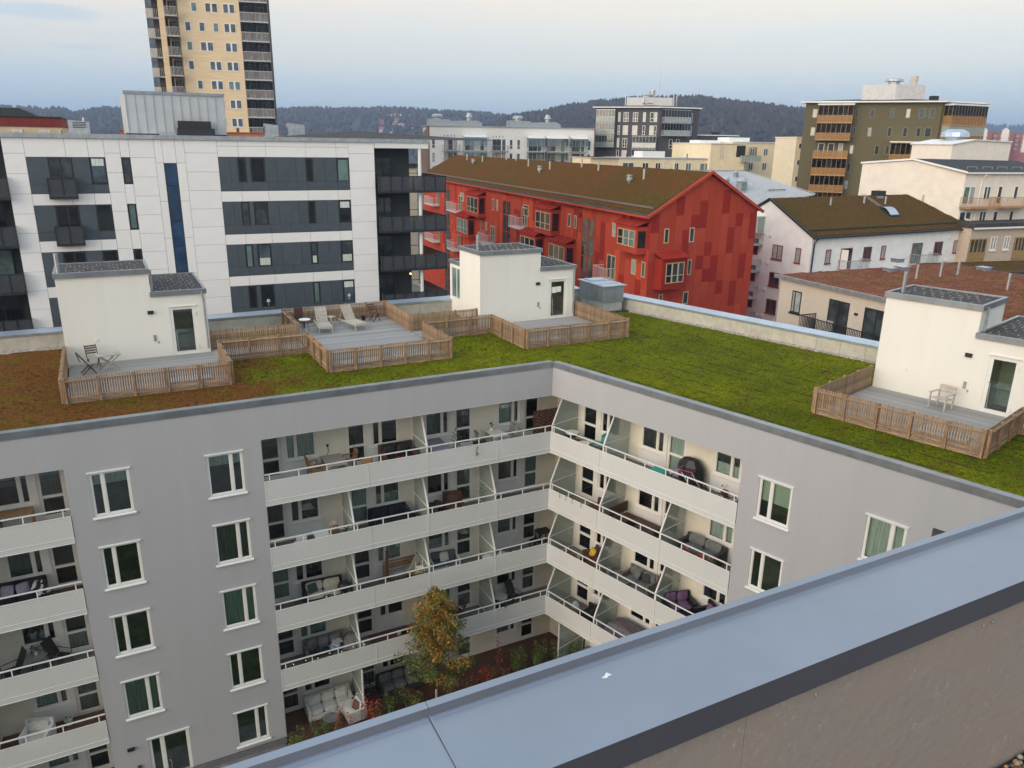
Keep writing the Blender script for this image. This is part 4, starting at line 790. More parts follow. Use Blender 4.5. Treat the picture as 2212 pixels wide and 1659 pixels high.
# ---- long white block with canopied balconies
BF = FH(-18.784, 176, 76.9)
t = thing('white_balcony_block', 'long white brick block with canopied balconies and two zinc roof houses behind the red building', 'apartment building', BF)
MB().box(.02, 37.6, 0, 12, -26, 3.3).build('wall', mat('white_brick', (.78, .78, .75), .9, .04, 2), t); BRB = mat('brown_brick', (.22, .13, .09), .9, .15, 3, bump=.2)
mb = MB(); mb.ext([(0, 0, -26), (0, 0, 3.3), (0, 12, 1.7), (0, 12, -26)], (-.3, 0, 0)); mb.ext([(37.62, 0, -26), (37.62, 12, -26), (37.62, 12, 3.3), (37.62, 0, 3.3)], (.25, 0, 0)); mb.build('brick_end', BRB, t)
MB().box(-.5, 38.0, -.25, 12.2, 3.3, 3.5).build('roof_edge', STEEL, t)
for a, b in ((.46, 1.2), (17.85, 18.6), (19.58, 20.3), (36.05, 36.85)):
    for z in (.8, -2.15, -5): fwin(t, None, a, b, z-2.1, z, (), WFRAME, PANES[2 if z < -1 and a < 1 else 1], cross=(z-1.35,))
for x0, x1, can in ((2.8, 6.5, 0), (7.43, 12.5, 1), (13.6, 17.4, 0), (21.9, 25.6, 1), (26.2, 31.1, 1), (32, 35.8, 1)):
    for k in range(3):
        o = -2.93*k; balc(t, None, x0, x1, -1.75+o, -.5+o, 1.5, STEEL, SLAB, 'bars', (1.05+o) if can and not (k and x0 > 30) else None, step=.28, frame_m=STEEL)
        for a, b in ((x0+.4, x0+1.3), (x0+1.35, x0+2.3), (x1-1.2, x1-.5)): fwin(t, None, a, b, -1.6+o, .78+o, (), DFR, rng.choice(PANES[:3]), w=.08, name='balcony_door')
    if can: MB().ext([(x0-.1, -1.7, 1.1), (x0-.1, -1.7, 1.2), (x0-.1, -.02, 1.6), (x0-.1, -.02, 1.5)], (x1-x0+.2, 0, 0)).build('canopy', WHITE, t)
    else:
        for i in range(4): MB().box(x0+.4+i*.75, x0+.55+i*.75, -.04, -.004, 1.2, 1.5).build('vent_slot', DFR, t)
for x0, x1 in ((.3, 12), (18.6, 30.2)):
    MB().ext([(x0, 2, 3.5), (x0, 2, 4.9), (x0+4.5, 2, 4.75), (x0+4.6, 2, 4.5), (x1-1.2, 2, 4.7), (x1, 2, 4.2), (x1, 2, 3.5)], (0, 5, 0)).build('roof_house', STEEL, t)
    MB().lathe([(.75, 4.7), (.75, 5.2), (1.25, 5.3), (1.25, 5.6), (.8, 5.95)], (x0+2, 4, 0), 14).build('roof_fan', STEEL, t); MB().lathe([(.5, 4.6), (.5, 5.3), (.8, 5.4), (.6, 5.9), (.45, 6.3)], (x1-2.6, 4, 0), 14).build('cowl', STEEL, t)
# ---- dark grey block and its green twin: obtuse plan
def twin(name, label, P, aF, aR, wl, wr, top, wallm, roofm, zs, dep=14):
    F = FH(P[0], P[1], aF); R = F.inverted() @ FH(P[0], P[1], aR); t = thing(name, label, 'apartment building', F)
    c = (R @ Vector((wr, 0, 0))).to_2d(); d = (R @ Vector((wr, dep, 0))).to_2d()
    poly = [(-wl, 0), (0, 0), tuple(c), tuple(d), (-wl+3, dep)]
    MB().ext([(x, y, zs) for x, y in poly], (0, 0, top-zs-.1)).build('wall', wallm, t)
    cx = sum(p[0] for p in poly)/5; cy = sum(p[1] for p in poly)/5
    big = [(cx+(x-cx)*1.06, cy+(y-cy)*1.08-.25) for x, y in poly]
    r = MB().ext([(x, y, top-.1) for x, y in big], (0, 0, .22)).build('roof', WHITE, t)
    n = len(big); MB().add([(x, y, top+.13) for x, y in big]+[(cx, cy, top+1.0)], [(i, (i+1) % n, n) for i in range(n)]).build('roof_felt', FELT, r)
    return t, F, R
DGW = mat('dark_grey_brick', (.085, .08, .09), .85, .1, 3)
dg, DF, DR = twin('dark_grey_block', 'dark grey apartment block with grey glazed corner balconies, antennas and a roof house', (33.083, 188), 108, 74, 15.0, 10.0, 8.35, DGW, FELT, -26)
for k, z in enumerate((7.27, 4.37, 1.55, -1.2)):
    for a, b, s in ((-9.67, -9.1, 0), (-8.4, -7.2, 1), (-6.2, -5.0, -1), (-3.85, -3.2, 0), (-2.2, -1.3, 0), (-1.2, -.58, 0)):
        if k >= 2 and a > -6.3: continue
        o = k*.25 if a < -8 else 0
        pz = fwin(dg, None, a, b, z-2.1, z, ((a+b)/2,) if s else (), WHITE, PANES[5] if (k+int(-a)) % 2 else PANES[0], w=.1, cross=(z-1.35,))
    if k < 3:
        balc(dg, None, -14.6, -10.2, z-2.2+(.1 if k else 0), z-.95, 1.4, STEEL, SLAB, 'panel', z+.5, panel=FROST, frame_m=STEEL, gl=PANES[1])
        if k < 2: balc(dg, DR, .6, 7.3, z-2.2, z-.95, 1.5, STEEL, SLAB, 'panel', z+.5, panel=STEEL, frame_m=STEEL, gl=PANES[0])
        if k < 2: fwin(dg, DR, 7.5, 8.4, z-2.1, z, (), WHITE, PANES[3], w=.1)
for z in (1.96, -.9): balc(dg, None, -5.8, -.3, z-2.6, z-1.4, 1.5, STEEL, SLAB, 'panel', z, panel=STEEL, frame_m=STEEL, gl=PANES[1])
for a, b in ((2.8, 3.7), (4.6, 5.5)): fwin(dg, DR, a, b, -.7, 1.4, (), WHITE, PANES[0], w=.1, cross=(.1,))
MB().ext([(-8.4, 3, 8.4), (-4.4, 3, 8.4), (2.0, 5, 8.4), (2.0, 9, 8.4), (-8.4, 8, 8.4)], (0, 0, 2.3)).build('roof_house', mat('pale_zinc', (.62, .61, .60), .6, .06, 2), dg)
MB().lathe([(1.0, 10.7), (1.0, 11.1), (1.4, 11.2), (1.2, 11.5)], (-4, 5, 0), 14).lathe([(.6, 10.7), (.6, 12), (.75, 12.1), (.7, 12.4)], (-2.9, 6, 0), 14).build('roof_fan', STEEL, dg)
MB().tube([(-1.3, 6, 10.6), (-1.3, 6, 17.2)], .07, 6, r2=.03).build('antenna_mast', STEEL, dg)
for x, y in ((-8.7, 3), (-4.4, 2.8), (2.2, 5.4), (2.6, 8)): MB().tube([(x, y, 8.6), (x, y, 11.3)], .09, 6).build('antenna', WHITE, dg)
for x in (-4.2, -3.2, -2.5): MB().lathe([(.05, -.05), (.3, .02), (.42, .1)], (x, 2.6, 9.3), 12, sy=.5).build('dish', DGRY, dg)
MB(DR).box(8.2, 22, 2, 12, -26, 2.4).build('low_wing', DGW, dg); MB(DR).box(8.0, 22.2, 1.7, 12.2, 2.4, 2.62).build('low_roof', WHITE, dg)
MB(DR).lathe([(1.0, 2.5), (1.0, 3.0), (1.4, 3.1), (1.2, 3.4)], (17, 4, 0), 12).build('low_fan', BLACK, dg)
OLIVE = mat('olive_brick', (.125, .108, .056), .9, .14, 5, st=(.6, .6, 3), bump=.2, bsc=20)
AMBER = mat('amber_panel', (.40, .22, .085), .5, .12, 3); AMBERS = sheet('amber_glass', (.42, .23, .085), .42, .4, rough=.2)
gb, GF, GR = twin('olive_block', 'olive brown brick apartment block with amber glazed balconies and a pale roof house', (69.575, 134), 112, 66, 21.0, 10.6, 7.5, OLIVE, FELT, -26, 15)
OF = mat('olive_frame', (.20, .19, .13), .6, .1, 3)
for z, ws in ((6.45, [(-19.8, -18.95, 5), (-13.05, -12.4, 0), (-10.62, -9.93, 1), (-7.57, -6.92, 3), (-5.22, -4.5, 5), (-3.26, -2.3, 3), (-1.75, -.9, 1)]), (3.47, [(-19.78, -18.97, 5), (-13.1, -12.48, 0), (-10.66, -9.98, 2), (-7.58, -6.93, 0), (-5.24, -4.55, 0), (-3.25, -2.53, 0), (-1.98, -1.0, 0)]), (.58, [(-13.1, -12.45, 5), (-9.15, -8.47, 0), (-7.56, -6.9, 1)]), (-2.35, [(-13.12, -12.54, 0), (-9.2, -8.5, 0), (-7.65, -6.95, 3)]), (-5.3, [(-13.2, -12.55, 2), (-9.28, -8.53, 0), (-7.66, -6.95, 0)])):
    for a, b, p in ws: fwin(gb, None, a, b, z-1.5, z, (), OF, PANES[p], w=.09)
for k, z in enumerate((5.36, 2.52, -.4, -3.25, -6.1, -8.9)):
    balc(gb, None, -18.85, -13.3, z-1.35+.1, z, 1.7, AMBER, AMBER, 'panel', None if k == 2 else z+1.52, panel=AMBERS, frame_m=AMBER, gl=TGLASS)
    for a, b in ((-18.2, -17.2), (-16.6, -15.6), (-14.9, -14.2)): fwin(gb, None, a, b, z-1.1, z+1.2, (), WFRAME, PANES[rng.choice((0, 0, 2))], w=.08, name='balcony_door')
balc(gb, None, -6.85, -.65, -2.1, -.8, 1.7, AMBER, AMBER, 'panel', .95, panel=AMBERS, frame_m=AMBER, gl=TGLASS); MB().box(-7.0, -.5, -1.8, -.01, 1.07, 1.25).build('canopy', WHITE, gb)
fwin(gb, None, -6.2, -5.2, -1.9, .5, (), WFRAME, PANES[2], name='balcony_door'); fwin(gb, None, -3.4, -2.4, -1.9, .5, (), WFRAME, PANES[0], name='balcony_door')
MB().box(-19.0, -13.2, -1.85, -.01, 7.0, 7.2).build('canopy', WHITE, gb); MB(GR).box(.5, 9.2, -1.8, -.01, 6.95, 7.2).build('canopy', WHITE, gb)
for z, g in ((5.35, 6.9), (2.3, 3.75)):
    balc(gb, GR, .6, 9.0, z-1.5, z, 1.6, AMBER, AMBER, 'panel', g, panel=AMBERS, frame_m=AMBER, gl=FROST if z < 3 else TGLASS)
    for a in (1.2, 2.4, 5): fwin(gb, GR, a, a+.9, z-1.3, z+1.1, (), WFRAME, PANES[0], name='balcony_door')
    fwin(gb, GR, 9.3, 10.0, z-.5, z+1.1, (), OF, PANES[3])
fwin(gb, GR, 2.5, 3.3, -1.3, .2, (), OF, PANES[2])
MB().ext([(-12.3, 3.2, 7.7), (-7.1, 3.2, 7.7), (-2.4, 6, 7.7), (-3, 11, 7.7), (-12, 10, 7.7)], (0, 0, 2.75)).build('roof_house', MATS['pale_zinc'], gb)
MB().lathe([(.9, 10.3), (.9, 11), (1.5, 11.1), (1.4, 11.45), (.9, 11.6)], (-7.4, 6, 0), 14).build('roof_fan', STEEL, gb); MB().lathe([(.5, 10.3), (.5, 10.8), (.42, 11), (.55, 11.5), (.5, 12.0)], (-4.2, 7.5, 0), 14).build('flue', PALEW, gb)
MB().tube([(-5.6, 5, 7.8), (-5.6, 5, 11.6)], .05).tube([(-5.1, 5, 7.8), (-5.1, 5, 11.6)], .05).build('ladder', STEEL, gb); MB(GR).box(1.5, 2.6, 3, 4, 7.6, 8.6).build('roof_unit', BLACK, gb)
# ---- pale yellow blocks in the middle distance
PYEL = mat('pale_yellow_render', (.80, .68, .47), .9, .04, 1); OCH = mat('ochre_panel', (.30, .19, .06), .85, .08, 1); PGRY = mat('pale_grey_roof', (.46, .48, .50), .8, .06, 1)
YF = FH(45.127, 168, 70)
t = thing('yellow_block', 'pale yellow block with ochre window panels between the dark grey and olive blocks', 'apartment building', YF)
MB().box(0, 16.2, 0, 10, -26, .86).box(-8.3, -.02, -4.6, 10, -26, .5).build('wall', PYEL, t); MB().box(-.15, 16.4, -.2, 10.2, .86, 1.0).box(-8.5, -.2, -4.8, 10.2, .5, .64).build('roof_edge', WHITE, t)
MB().box(.25, 5.5, 2, 6, 1.0, 1.85).box(-6, -1, 3, 7, .64, 1.2).build('roof_house', WHITE, t)
MB().box(4.18, 6.1, -.03, -.003, -2.1, -.08).box(10.55, 13.2, -.03, -.003, -8, -.08).build('ochre_panel', OCH, t)
for z in (-.27, -3.2, -6.1):
    for a, b, c in ((4.35, 5.5, 2), (7.8, 8.9, 2), (10.7, 12.45, 3), (14.7, 15.8, 2)): fwin(t, None, a, b, z-1.5, z, [a+(b-a)*i/c for i in range(1, c)], WHITE, PANES[1], w=.09, y=-.03)
    fwin(t, None, 1.8, 3.2, z-2.2, z, (2.5,), WHITE, PANES[2], w=.09, name='balcony_door'); balc(t, None, 1.6, 4.15, z-2.5, z-1.45, .9, STEEL, SLAB, 'panel', panel=FROST)
MB().box(-2.2, -.1, -4.63, -4.601, -2.0, .2).build('balcony_door', PANES[0], t); balc(t, None, -1.2, 3.4, -2.9, -1.7, 5.2, STEEL, SLAB, 'panel', panel=FROST)
MB().tube([(-6, -4.7, -2.5), (-6, -4.7, .2)], .05).tube([(-5.4, -4.7, -2.5), (-5.4, -4.7, .2)], .05).build('ladder', STEEL, t)
LF2 = FH(39.851, 162, 70)
t = thing('low_yellow_block', 'lower pale yellow block with flat grey roof just over the red building ridge', 'apartment building', LF2)
MB().box(-21, 4, 0, 9, -26, -2.45).box(-27, -21, 0.4, 9, -26, -2.3).build('wall', PYEL, t); MB().box(-27.2, 4.1, -.2, 9.2, -2.45, -2.3).build('roof', PGRY, t)
MB().box(-15.3, -10.3, 1.5, 5, -2.3, -1.1).build('roof_house', WHITE, t)
for a, b, p in ((-20.4, -17.9, 3), (-16.05, -14.7, 0), (-13.15, -12, 0), (-9, -7.9, 1), (-6.3, -5.05, 4), (-3, -.7, 4)): fwin(t, None, a, b, -5.2, -3.25, ((a+b)/2,), WFRAME, PANES[p], w=.08)
balc(t, None, -7.5, 4.1, -5.7, -4.55, 1.5, STEEL, SLAB, 'panel', panel=GWOOD)
for x in (-11.3, -8.9): MB().tube([(x, -.1, -6), (x, -.1, -2.5)], .06).build('downpipe', WHITE, t)
for x in (-19, -5.5): MB().tube([(x, 1, -2.3), (x, 1, -1.5)], .12).build('flue', BLACK, t)
t = thing('cream_side_block', 'narrow cream block joined to the left side of the olive block', 'apartment building', FH(53.547, 150, 80))
MB().box(-1.65, 2.3, 0, 8, -26, 1.75).build('wall', mat('cream_side', (.74, .66, .50), .9, .04, 1), t); MB().box(-1.75, 2.4, -.15, 8.1, 1.75, 1.92).build('roof_edge', WHITE, t); MB().box(-.1, 2.5, .2, 8, 1.92, 2.3).build('roof', FELT, t)
for z in (.8, -2.15, -5.1): fwin(t, None, -1.13, -.28, z-1.02, z, (), WHITE, PANES[1], w=.09)
MB().tube([(.05, -.06, -8), (.05, -.06, 1.7)], .05).build('downpipe', WHITE, t)
# ---- cream block at the right edge
CR = FH(52.378, 93, 68.6); CRM = mat('warm_cream', (.80, .73, .64), .9, .04, 1)
t = thing('cream_balcony_block', 'cream apartment block with timber slat balconies and dark roof at the right edge', 'apartment building', CR)
# its left end wall runs away from the eye; ridge in the middle of that end
ex, ey = -7.2, 8.6
MB().ext([(0, 0, -26), (0, 0, -2.55), (ex*.5, ey*.5, -1.25), (ex, ey, -1.75), (ex, ey, -26)], (.05, 0, 0)).ext([(.051, 0, -26), (14, 0, -26), (14, 0, -2.55), (.051, 0, -2.55)], (0, .2, 0)).build('wall', CRM, t)
MB().ext([(-.25, -.35, -2.5), (14, -.35, -2.5), (14, 4.4, -1.3), (ex*.5, 4.3, -1.15)], (0, 0, .12)).ext([(ex*.5, 4.31, -1.15), (14, 4.41, -1.3), (14, 9, -1.8), (ex, 9, -1.7)], (0, 0, .12)).build('roof', mat('slate_felt', (.035, .037, .045), .85, .2, 2), t)
MB().bar((-.2, -.35, -2.45), (ex*.5-.2, ey*.5, -1.1), .25, .2).bar((ex*.5-.2, ey*.5, -1.1), (ex-.2, ey+.1, -1.65), .25, .2).box(-.25, 14, -.4, -.3, -2.62, -2.42).build('verge', WHITE, t)
for z in (-4.02, -6.92):
    for a, b, p in ((.1, 1.1, 4), (1.1, 2.0, 2), (3.4, 4.5, 1), (5.7, 6.45, 1), (8.45, 9.15, 1)):
        fwin(t, None, a, b, z-(2.1 if a in (.1, 1.1, 5.7) else 1.6), z, ((a+b)/2,) if a == 3.4 else (), WFRAME, PANES[p if z > -5 else 1], w=.1)
for a, b in ((-.2, 4.7), (5.5, 10.6)): balc(t, None, a, b, -6.5, -5.25, 1.5, AMBER, AMBER, 'bars', step=.16)
balc(t, None, 1.0, 2.6, -9.3, -8.4, .9, AMBER, AMBER, 'panel', panel=TEAK)
MB().tube([(2.9, -.4, -2.7), (2.7, -.08, -3.2), (2.6, -.08, -9)], .06).build('downpipe', WHITE, t)
MB().ext([(3, 5, -1.2), (13, 5, -1.2), (13, 5, 1.0), (6.5, 5, 1.15), (3, 5, .6)], (0, 6, 0)).build('penthouse', CRM, t); MB().ext([(2.8, 4.8, .62), (6.5, 4.8, 1.18), (13, 4.8, 1.02), (13, 4.8, 1.15), (6.5, 4.8, 1.3), (2.8, 4.8, .74)], (0, 6.4, 0)).build('penthouse_roof', WHITE, t)
MB().lathe([(.9, 1.1), (1.0, 1.5), (1.7, 1.6), (1.6, 2.1), (.9, 2.5)], (6.6, 8, 0), 12).build('roof_cowl', COPEB, t)
r = MB()
for x in (1, 3.5, 6, 8.5): r.tube([(x, .8, -2.3), (x, .8, -1.85), (x+1.6, .8, -1.85), (x+1.6, .8, -2.3)], .03)
r.build('roof_rail', STEEL, t)
TN = FH(52.495, 90, 68.6)
t = thing('tan_terrace_block', 'tan brick wing with ochre glazed balconies and white windows below the cream block', 'apartment building', TN)
MB().box(.02, 14, 0, 9, -26, -8.55).build('wall', mat('tan_brick', (.52, .43, .34), .9, .06, 3), t); MB().box(-.1, 14, -.4, 3, -8.55, -8.0).build('roof', FELT, t); MB().box(-.1, 14, -.45, -.4, -8.65, -8.45).build('gutter', WHITE, t)
OCG = mat('ochre_lattice', (.30, .20, .08), .7, .15, 4)
for a, b in ((.1, 2.65), (7.45, 12)):
    MB().box(a, b, -.06, -.004, -12.4, -9.8).build('balcony_opening', PANES[1], t); q = MB(); bars(q, a, b, -.1, -12.4, -9.8, .55, .09); q.box(a, b, -.14, -.06, -9.9, -9.75).build('balcony_frame', OCG, t); MB().box(a, b, -.16, -.14, -12.4, -11.3).build('balcony_panel', OCG, t)
for a, b in ((3.45, 4.4), (5.65, 6.55)): fwin(t, None, a, b, -11.15, -9.58, ((a+b)/2,), WHITE, PANES[2], w=.1); MB().box(a-.1, b+.1, -.14, -.05, -11.3, -11.15).build('sill', WHITE, t)
# ---- grey metal roofed house between red building and white gabled house
t = thing('metal_roof_house', 'house with pale grey standing seam metal roof behind the tip of the red gable', 'house', FH(41.64, 110, 62))
KM = 1.294
RP = [tuple(KM*c for c in p) for p in [(-12, -2.5, -5.7), (0, 0, -4.77), (-3.6, 7.0, -2.68), (-14.4, 7.0, -2.63)]]
MB().ext([(p[0], p[1], p[2]-.08) for p in RP], (0, 0, .1)).build('roof', PGRY, t)
def rp(u, v): return Vector(RP[0]).lerp(Vector(RP[1]), u).lerp(Vector(RP[3]).lerp(Vector(RP[2]), u), v)+Vector((0, 0, .14))
s = MB()
for i in range(25): s.bar(rp(i/24, 0), rp(i/24, 1), .04, .07)
s.build('roof_seam', PGRY, t); MB().bar(rp(0, 1), rp(1, 1), .2, .15).build('ridge', STEEL, t)
MB().ext([(-15.5, -2.6, -26), (-.6, .5, -26), (-.6, .5, -6.4), (-15.5, -2.6, -7.5)], (-3.2, 11, 0)).build('wall', WHITE, t)
for u, v, s0 in ((.33, .38, 1.3), (.66, .78, .65), (.30, .55, .8)):
    p = rp(u, v); MB().box(p.x-.4*s0, p.x+.4*s0, p.y-.4*s0, p.y+.4*s0, p.z-.3, p.z+.7*s0).lathe([(.45*s0, .7*s0), (.6*s0, .85*s0), (.4*s0, 1.2*s0)], tuple(p), 10).build('roof_vent', STEEL, t)
p = rp(.75, .25); MB().box(p.x-2.4, p.x+.8, p.y-.1, p.y+.1, p.z-.1, p.z+.12).build('snow_guard', STEEL, t)
# ---- white house with moss roof and red window frames
GFm = FH(30.436, 79.545, 61.07); GE = GFm.inverted() @ FH(30.436, 79.545, 150.2)
MOSSR = moss('brown_roof_moss', [(.115, .064, .022), (.080, .066, .014), (.13, .080, .032)], (.35, 1.6), fac=((.48, .75), (.5, .7)))
RFR = mat('red_frame', (.26, .035, .03), .6, .1, 3)
wg = thing('white_gable_house', 'white rendered gabled house with brown moss roof, skylight and dark red window frames', 'house', GFm)
d2 = (GE.to_3x3() @ Vector((-1, 0, 0))); a2, b2 = d2.x, d2.y
def gp(x, s, z): return (x+a2*s, b2*s, z)
LW = 26.9
MB().ext([gp(0, 0, -24), gp(0, 0, -8.75), gp(0, 6.05, -5.45), gp(0, 12.1, -8.75), gp(0, 12.1, -24)], (LW, 0, 0)).build('wall', mat('white_render', (.84, .84, .83), .9, .04, 1), wg)
def slope(root, pts, th, mt, name):
    return MB().ext(pts, (0, 0, th)).build(name, mt, root)
def mossslope(root, A, B, C, D, nx, ny, amp, mt, name='moss'):
    A, B, C, D = map(Vector, (A, B, C, D)); m = MB(); n = (B-A).cross(D-A).normalized(); vs = []
    if n.z < 0: n = -n
    for j in range(ny+1):
        for i in range(nx+1):
            p = A.lerp(B, i/nx).lerp(D.lerp(C, i/nx), j/ny); q = p*1.3
            vs.append(tuple(p+n*(.06+amp*(NZ.noise(q)+.6*NZ.noise(q*3.1)))))
    m.v = vs; m.f = [(j*(nx+1)+i, j*(nx+1)+i+1, (j+1)*(nx+1)+i+1, (j+1)*(nx+1)+i) for j in range(ny) for i in range(nx)]; m.m = [0]*len(m.f)
    return m.build(name, mt, root, smooth=True, kind='stuff')
r = slope(wg, [gp(-.2, -.35, -8.83), gp(LW+.2, -.35, -8.83), gp(LW+.2, 6.05, -5.33), gp(-.2, 6.05, -5.33)], .12, FELT, 'roof'); slope(wg, [gp(-.2, 6.06, -5.33), gp(LW+.2, 6.06, -5.33), gp(LW+.2, 12.4, -8.83), gp(-.2, 12.4, -8.83)], .12, FELT, 'back_roof')
mossslope(r, gp(.05, -.2, -8.62), gp(LW, -.2, -8.62), gp(LW, 6.0, -5.22), gp(.05, 6.0, -5.22), 90, 24, .05, MOSSR)
MB().bar(gp(-.2, -.4, -8.78), gp(-.2, 6.05, -5.25), .14, .2).bar(gp(-.2, 6.05, -5.25), gp(-.2, 12.4, -8.78), .14, .2).box(-.25, LW+.2, -.5, -.36, -8.85, -8.7).build('verge', DFR, wg)
MB().bar(gp(LW+.25, -.4, -8.7), gp(LW+.25, 6.1, -5.1), .5, .35).build('right_verge', WHITE, wg)
MB().bar(gp(.2, 0.55, -8.02), gp(LW, .55, -8.02), .16, .16).build('eaves_pipe', mat('moss_pipe', (.05, .06, .03), .9, .2, 2), r)
for u, v in ((7.53, 4.53), (13.24, 4.67), (16.63, 4.43), (23.58, 4.54)): p = gp(u, v, -8.65+v*.55); MB().tube([p, (p[0], p[1], p[2]+1.0)], .11, 8).build('vent_pipe', STEEL, r)
p = gp(17.0, 5.75, -5.5); MB().box(p[0]-.5, p[0]+.5, p[1]-.4, p[1]+.4, p[2]-.4, p[2]+.3).build('chimney', STEEL, wg); MB().box(p[0]-.65, p[0]+.65, p[1]-.5, p[1]+.5, p[2]+.3, p[2]+.85).build('chimney_cap', BLACK, wg)
l = MB()
for sx in (-.22, .22): l.bar(gp(14.9+sx, 6.3, -5.0), gp(15.3+sx, 3.6, -6.45), .06)
for i in range(9): l.bar(gp(14.68+i*.05, 6.0-i*.29, -5.15-i*.16), gp(15.12+i*.05, 6.0-i*.29, -5.15-i*.16), .05)
l.build('roof_ladder', STEEL, wg)
sk = MB().ext([gp(14.7, 2.1, -7.42), gp(16.4, 2.1, -7.42), gp(16.4, 3.7, -6.5), gp(14.7, 3.7, -6.5)], (0, 0, .3)).build('skylight', DFR, wg); 
q = MB()
for i in range(6):
    a0, a1 = i/6, (i+1)/6; f = lambda a: (2.2+1.4*a, .32+.28*math.sin(math.pi*a))
    (s0, h0), (s1, h1) = f(a0), f(a1); q.quad(gp(14.8, s0, -8.65+s0*.565+h0), gp(16.3, s0, -8.65+s0*.565+h0), gp(16.3, s1, -8.65+s1*.565+h1), gp(14.8, s1, -8.65+s1*.565+h1))
q.build('dome', COPEB, sk)
for k in range(4):
    o = -2.95*k
    for a, b, c in ((2.2, 3.0, 0), (8.1, 9.4, 1), (11.0, 11.75, 0), (20.3, 21.8, 1), (23.9, 25.4, 1)):
        w = fwin(wg, None, a, b, -11.55+o, -10.07+o, ((a+b)/2,) if c else (), RFR, PANES[2] if (int(a)+k) % 4 else PANES[1], w=.09, mw=.09); MB().box(a-.08, b+.08, -.1, -.05, -11.62+o, -11.5+o).build('sill', RFR, w)
    for a, b in ((4.5, 6.3), (16.3, 18.1)):
        fwin(wg, None, a, b, -12.3+o, -10.05+o, ((a+b)/2,), RFR, PANES[4 if a > 9 else 1], w=.09, name='balcony_door')
        if k == 0 and a < 9: MB().add([(4.55, -.06, -12.2), (4.6, -.9, -12.2), (4.6, -.9, -10.15), (4.55, -.06, -10.15)], [(0, 1, 2, 3)]).build('open_door_leaf', WHITE, wg)
        balc(wg, None, a-.2, a+3.2, -12.5+o, -11.2+o, 1.3, STEEL, SLAB, 'bars', step=.2)
    if k:
        pass
    for a, b in ((-5.07, -3.67), (-1.95, -1.25)):
        w = fwin(wg, GE, a, b, -11.55+o, -9.98+o, ((a+b)/2,) if a < -3 else (), RFR, PANES[2] if k == 0 else PANES[1], w=.09, mw=.09); MB(GE).box(a-.08, b+.08, -.1, -.05, -11.62+o, -11.5+o).build('sill', RFR, w)
    w = fwin(wg, GE, -8.1, -7.1, -11.4+o, -9.6+o, (-7.6,), RFR, PANES[1], w=.09)
    balc(wg, GE, -9.6, -6.5, -10.25+o, -8.85+o, 1.2, STEEL, SLAB, 'bars', step=.2, glaze=-7.2 if k == 0 else None, frame_m=WHITE, gl=FROST)
    MB(GE).box(-5.75, -5.4, -.15, -.004, -9.2+o, -8.95+o).build('air_vent', WHITE, wg); MB(GE).box(-6.35, -6.2, -.12, -.004, -9.1+o, -8.9+o).build('air_vent', WHITE, wg)
MB().tube([(.3, -.45, -8.85), (.2, -.12, -9.3), (.18, -.1, -23)], .08, 8).tube([(LW-.6, -.1, -23), (LW-.6, -.1, -9.2), (LW-.4, -.45, -8.85)], .08, 8).build('downpipe', DFR, wg); MB().tube([(LW+.4, -.2, -23), (LW+.4, -.2, -9.4), (LW+1.4, -.5, -8.9)], .1, 8).build('white_downpipe', WHITE, wg)
for x, z in ((22.6, -9.75), (22.8, -12.4)): MB().box(x, x+.35, -.14, -.004, z, z+.2).build('air_vent', WHITE, wg)
# ---- cream brick house with red sedum roof
BRF = FH(19.5, 56, 155.86); BRK = mat('cream_brick', (.60, .52, .44), .92, .10, 6, st=(1, 1, 4), bump=.5, bsc=14)
bh = thing('brick_house', 'cream brick house with reddish sedum roof and black railed balcony beyond the right parapet', 'house', BRF)
MB().box(0, 22, 0, 12, -24, -9.0).build('wall', BRK, bh)
# brick courses stand proud as thin ledges on the near face
q = MB()
for i in range(42):
    z = -9.15-i*.075; n = 60
    for j in range(n):
        x = j*.26+(.13 if i % 2 else 0)
        if x > 12.2: break
        if rng.random() < .45 and not (1.1 < x < 2.25 and -11.6 < z < -9.6) and not (4.6 < x < 6.65 and z < -9.6) and not (7.6 < x < 10 and z < -9.6): q.box(x, x+.235, -.012, -.002, z, z+.06)
q.build('proud_bricks', BRK, bh, kind='stuff')
SED = moss('red_sedum', [(.20, .072, .045), (.14, .105, .024), (.25, .11, .065)], (.30, 1.0), fac=((.50, .66), (.42, .60)))
r = MB().box(-.25, 22, -.3, 18, -9.0, -8.86).build('roof', FELT, bh); MB().box(-.3, 22, -.42, -.3, -9.05, -8.80).build('roof_edge', STEEL, bh)
vs = MB(); nx, ny = 80, 70
for j in range(ny+1):
    for i in range(nx+1):
        x, y = -.15+22*i/nx, -.2+17.2*j/ny; e = min(1, (y+.25)/.6, (x+.2)/.6)
        vs.v.append((x, y, -8.86+.10*e+.14*e*(NZ.noise(Vector((x*.9, y*.9, 0)))+.8*NZ.noise(Vector((x*2.6, y*2.6, 4))))))
vs.f = [(j*(nx+1)+i, j*(nx+1)+i+1, (j+1)*(nx+1)+i+1, (j+1)*(nx+1)+i) for j in range(ny) for i in range(nx)]; vs.m = [0]*len(vs.f); vs.build('sedum', SED, r, smooth=True, kind='stuff')
fwin(bh, None, 1.3, 2.2, -11.3, -9.75, (1.6,), DFR, PANES[2], w=.08, pr=.03); MB().box(1.2, 2.3, -.1, -.03, -11.42, -11.3).build('sill', DFR, bh)
for a, b in ((4.75, 6.5), (7.75, 9.7), (12, 13.8)): fwin(bh, None, a, b, -12.4, -9.72, ((a+b)/2,), DFR, PANES[1], w=.1, pr=.03, name='terrace_door')
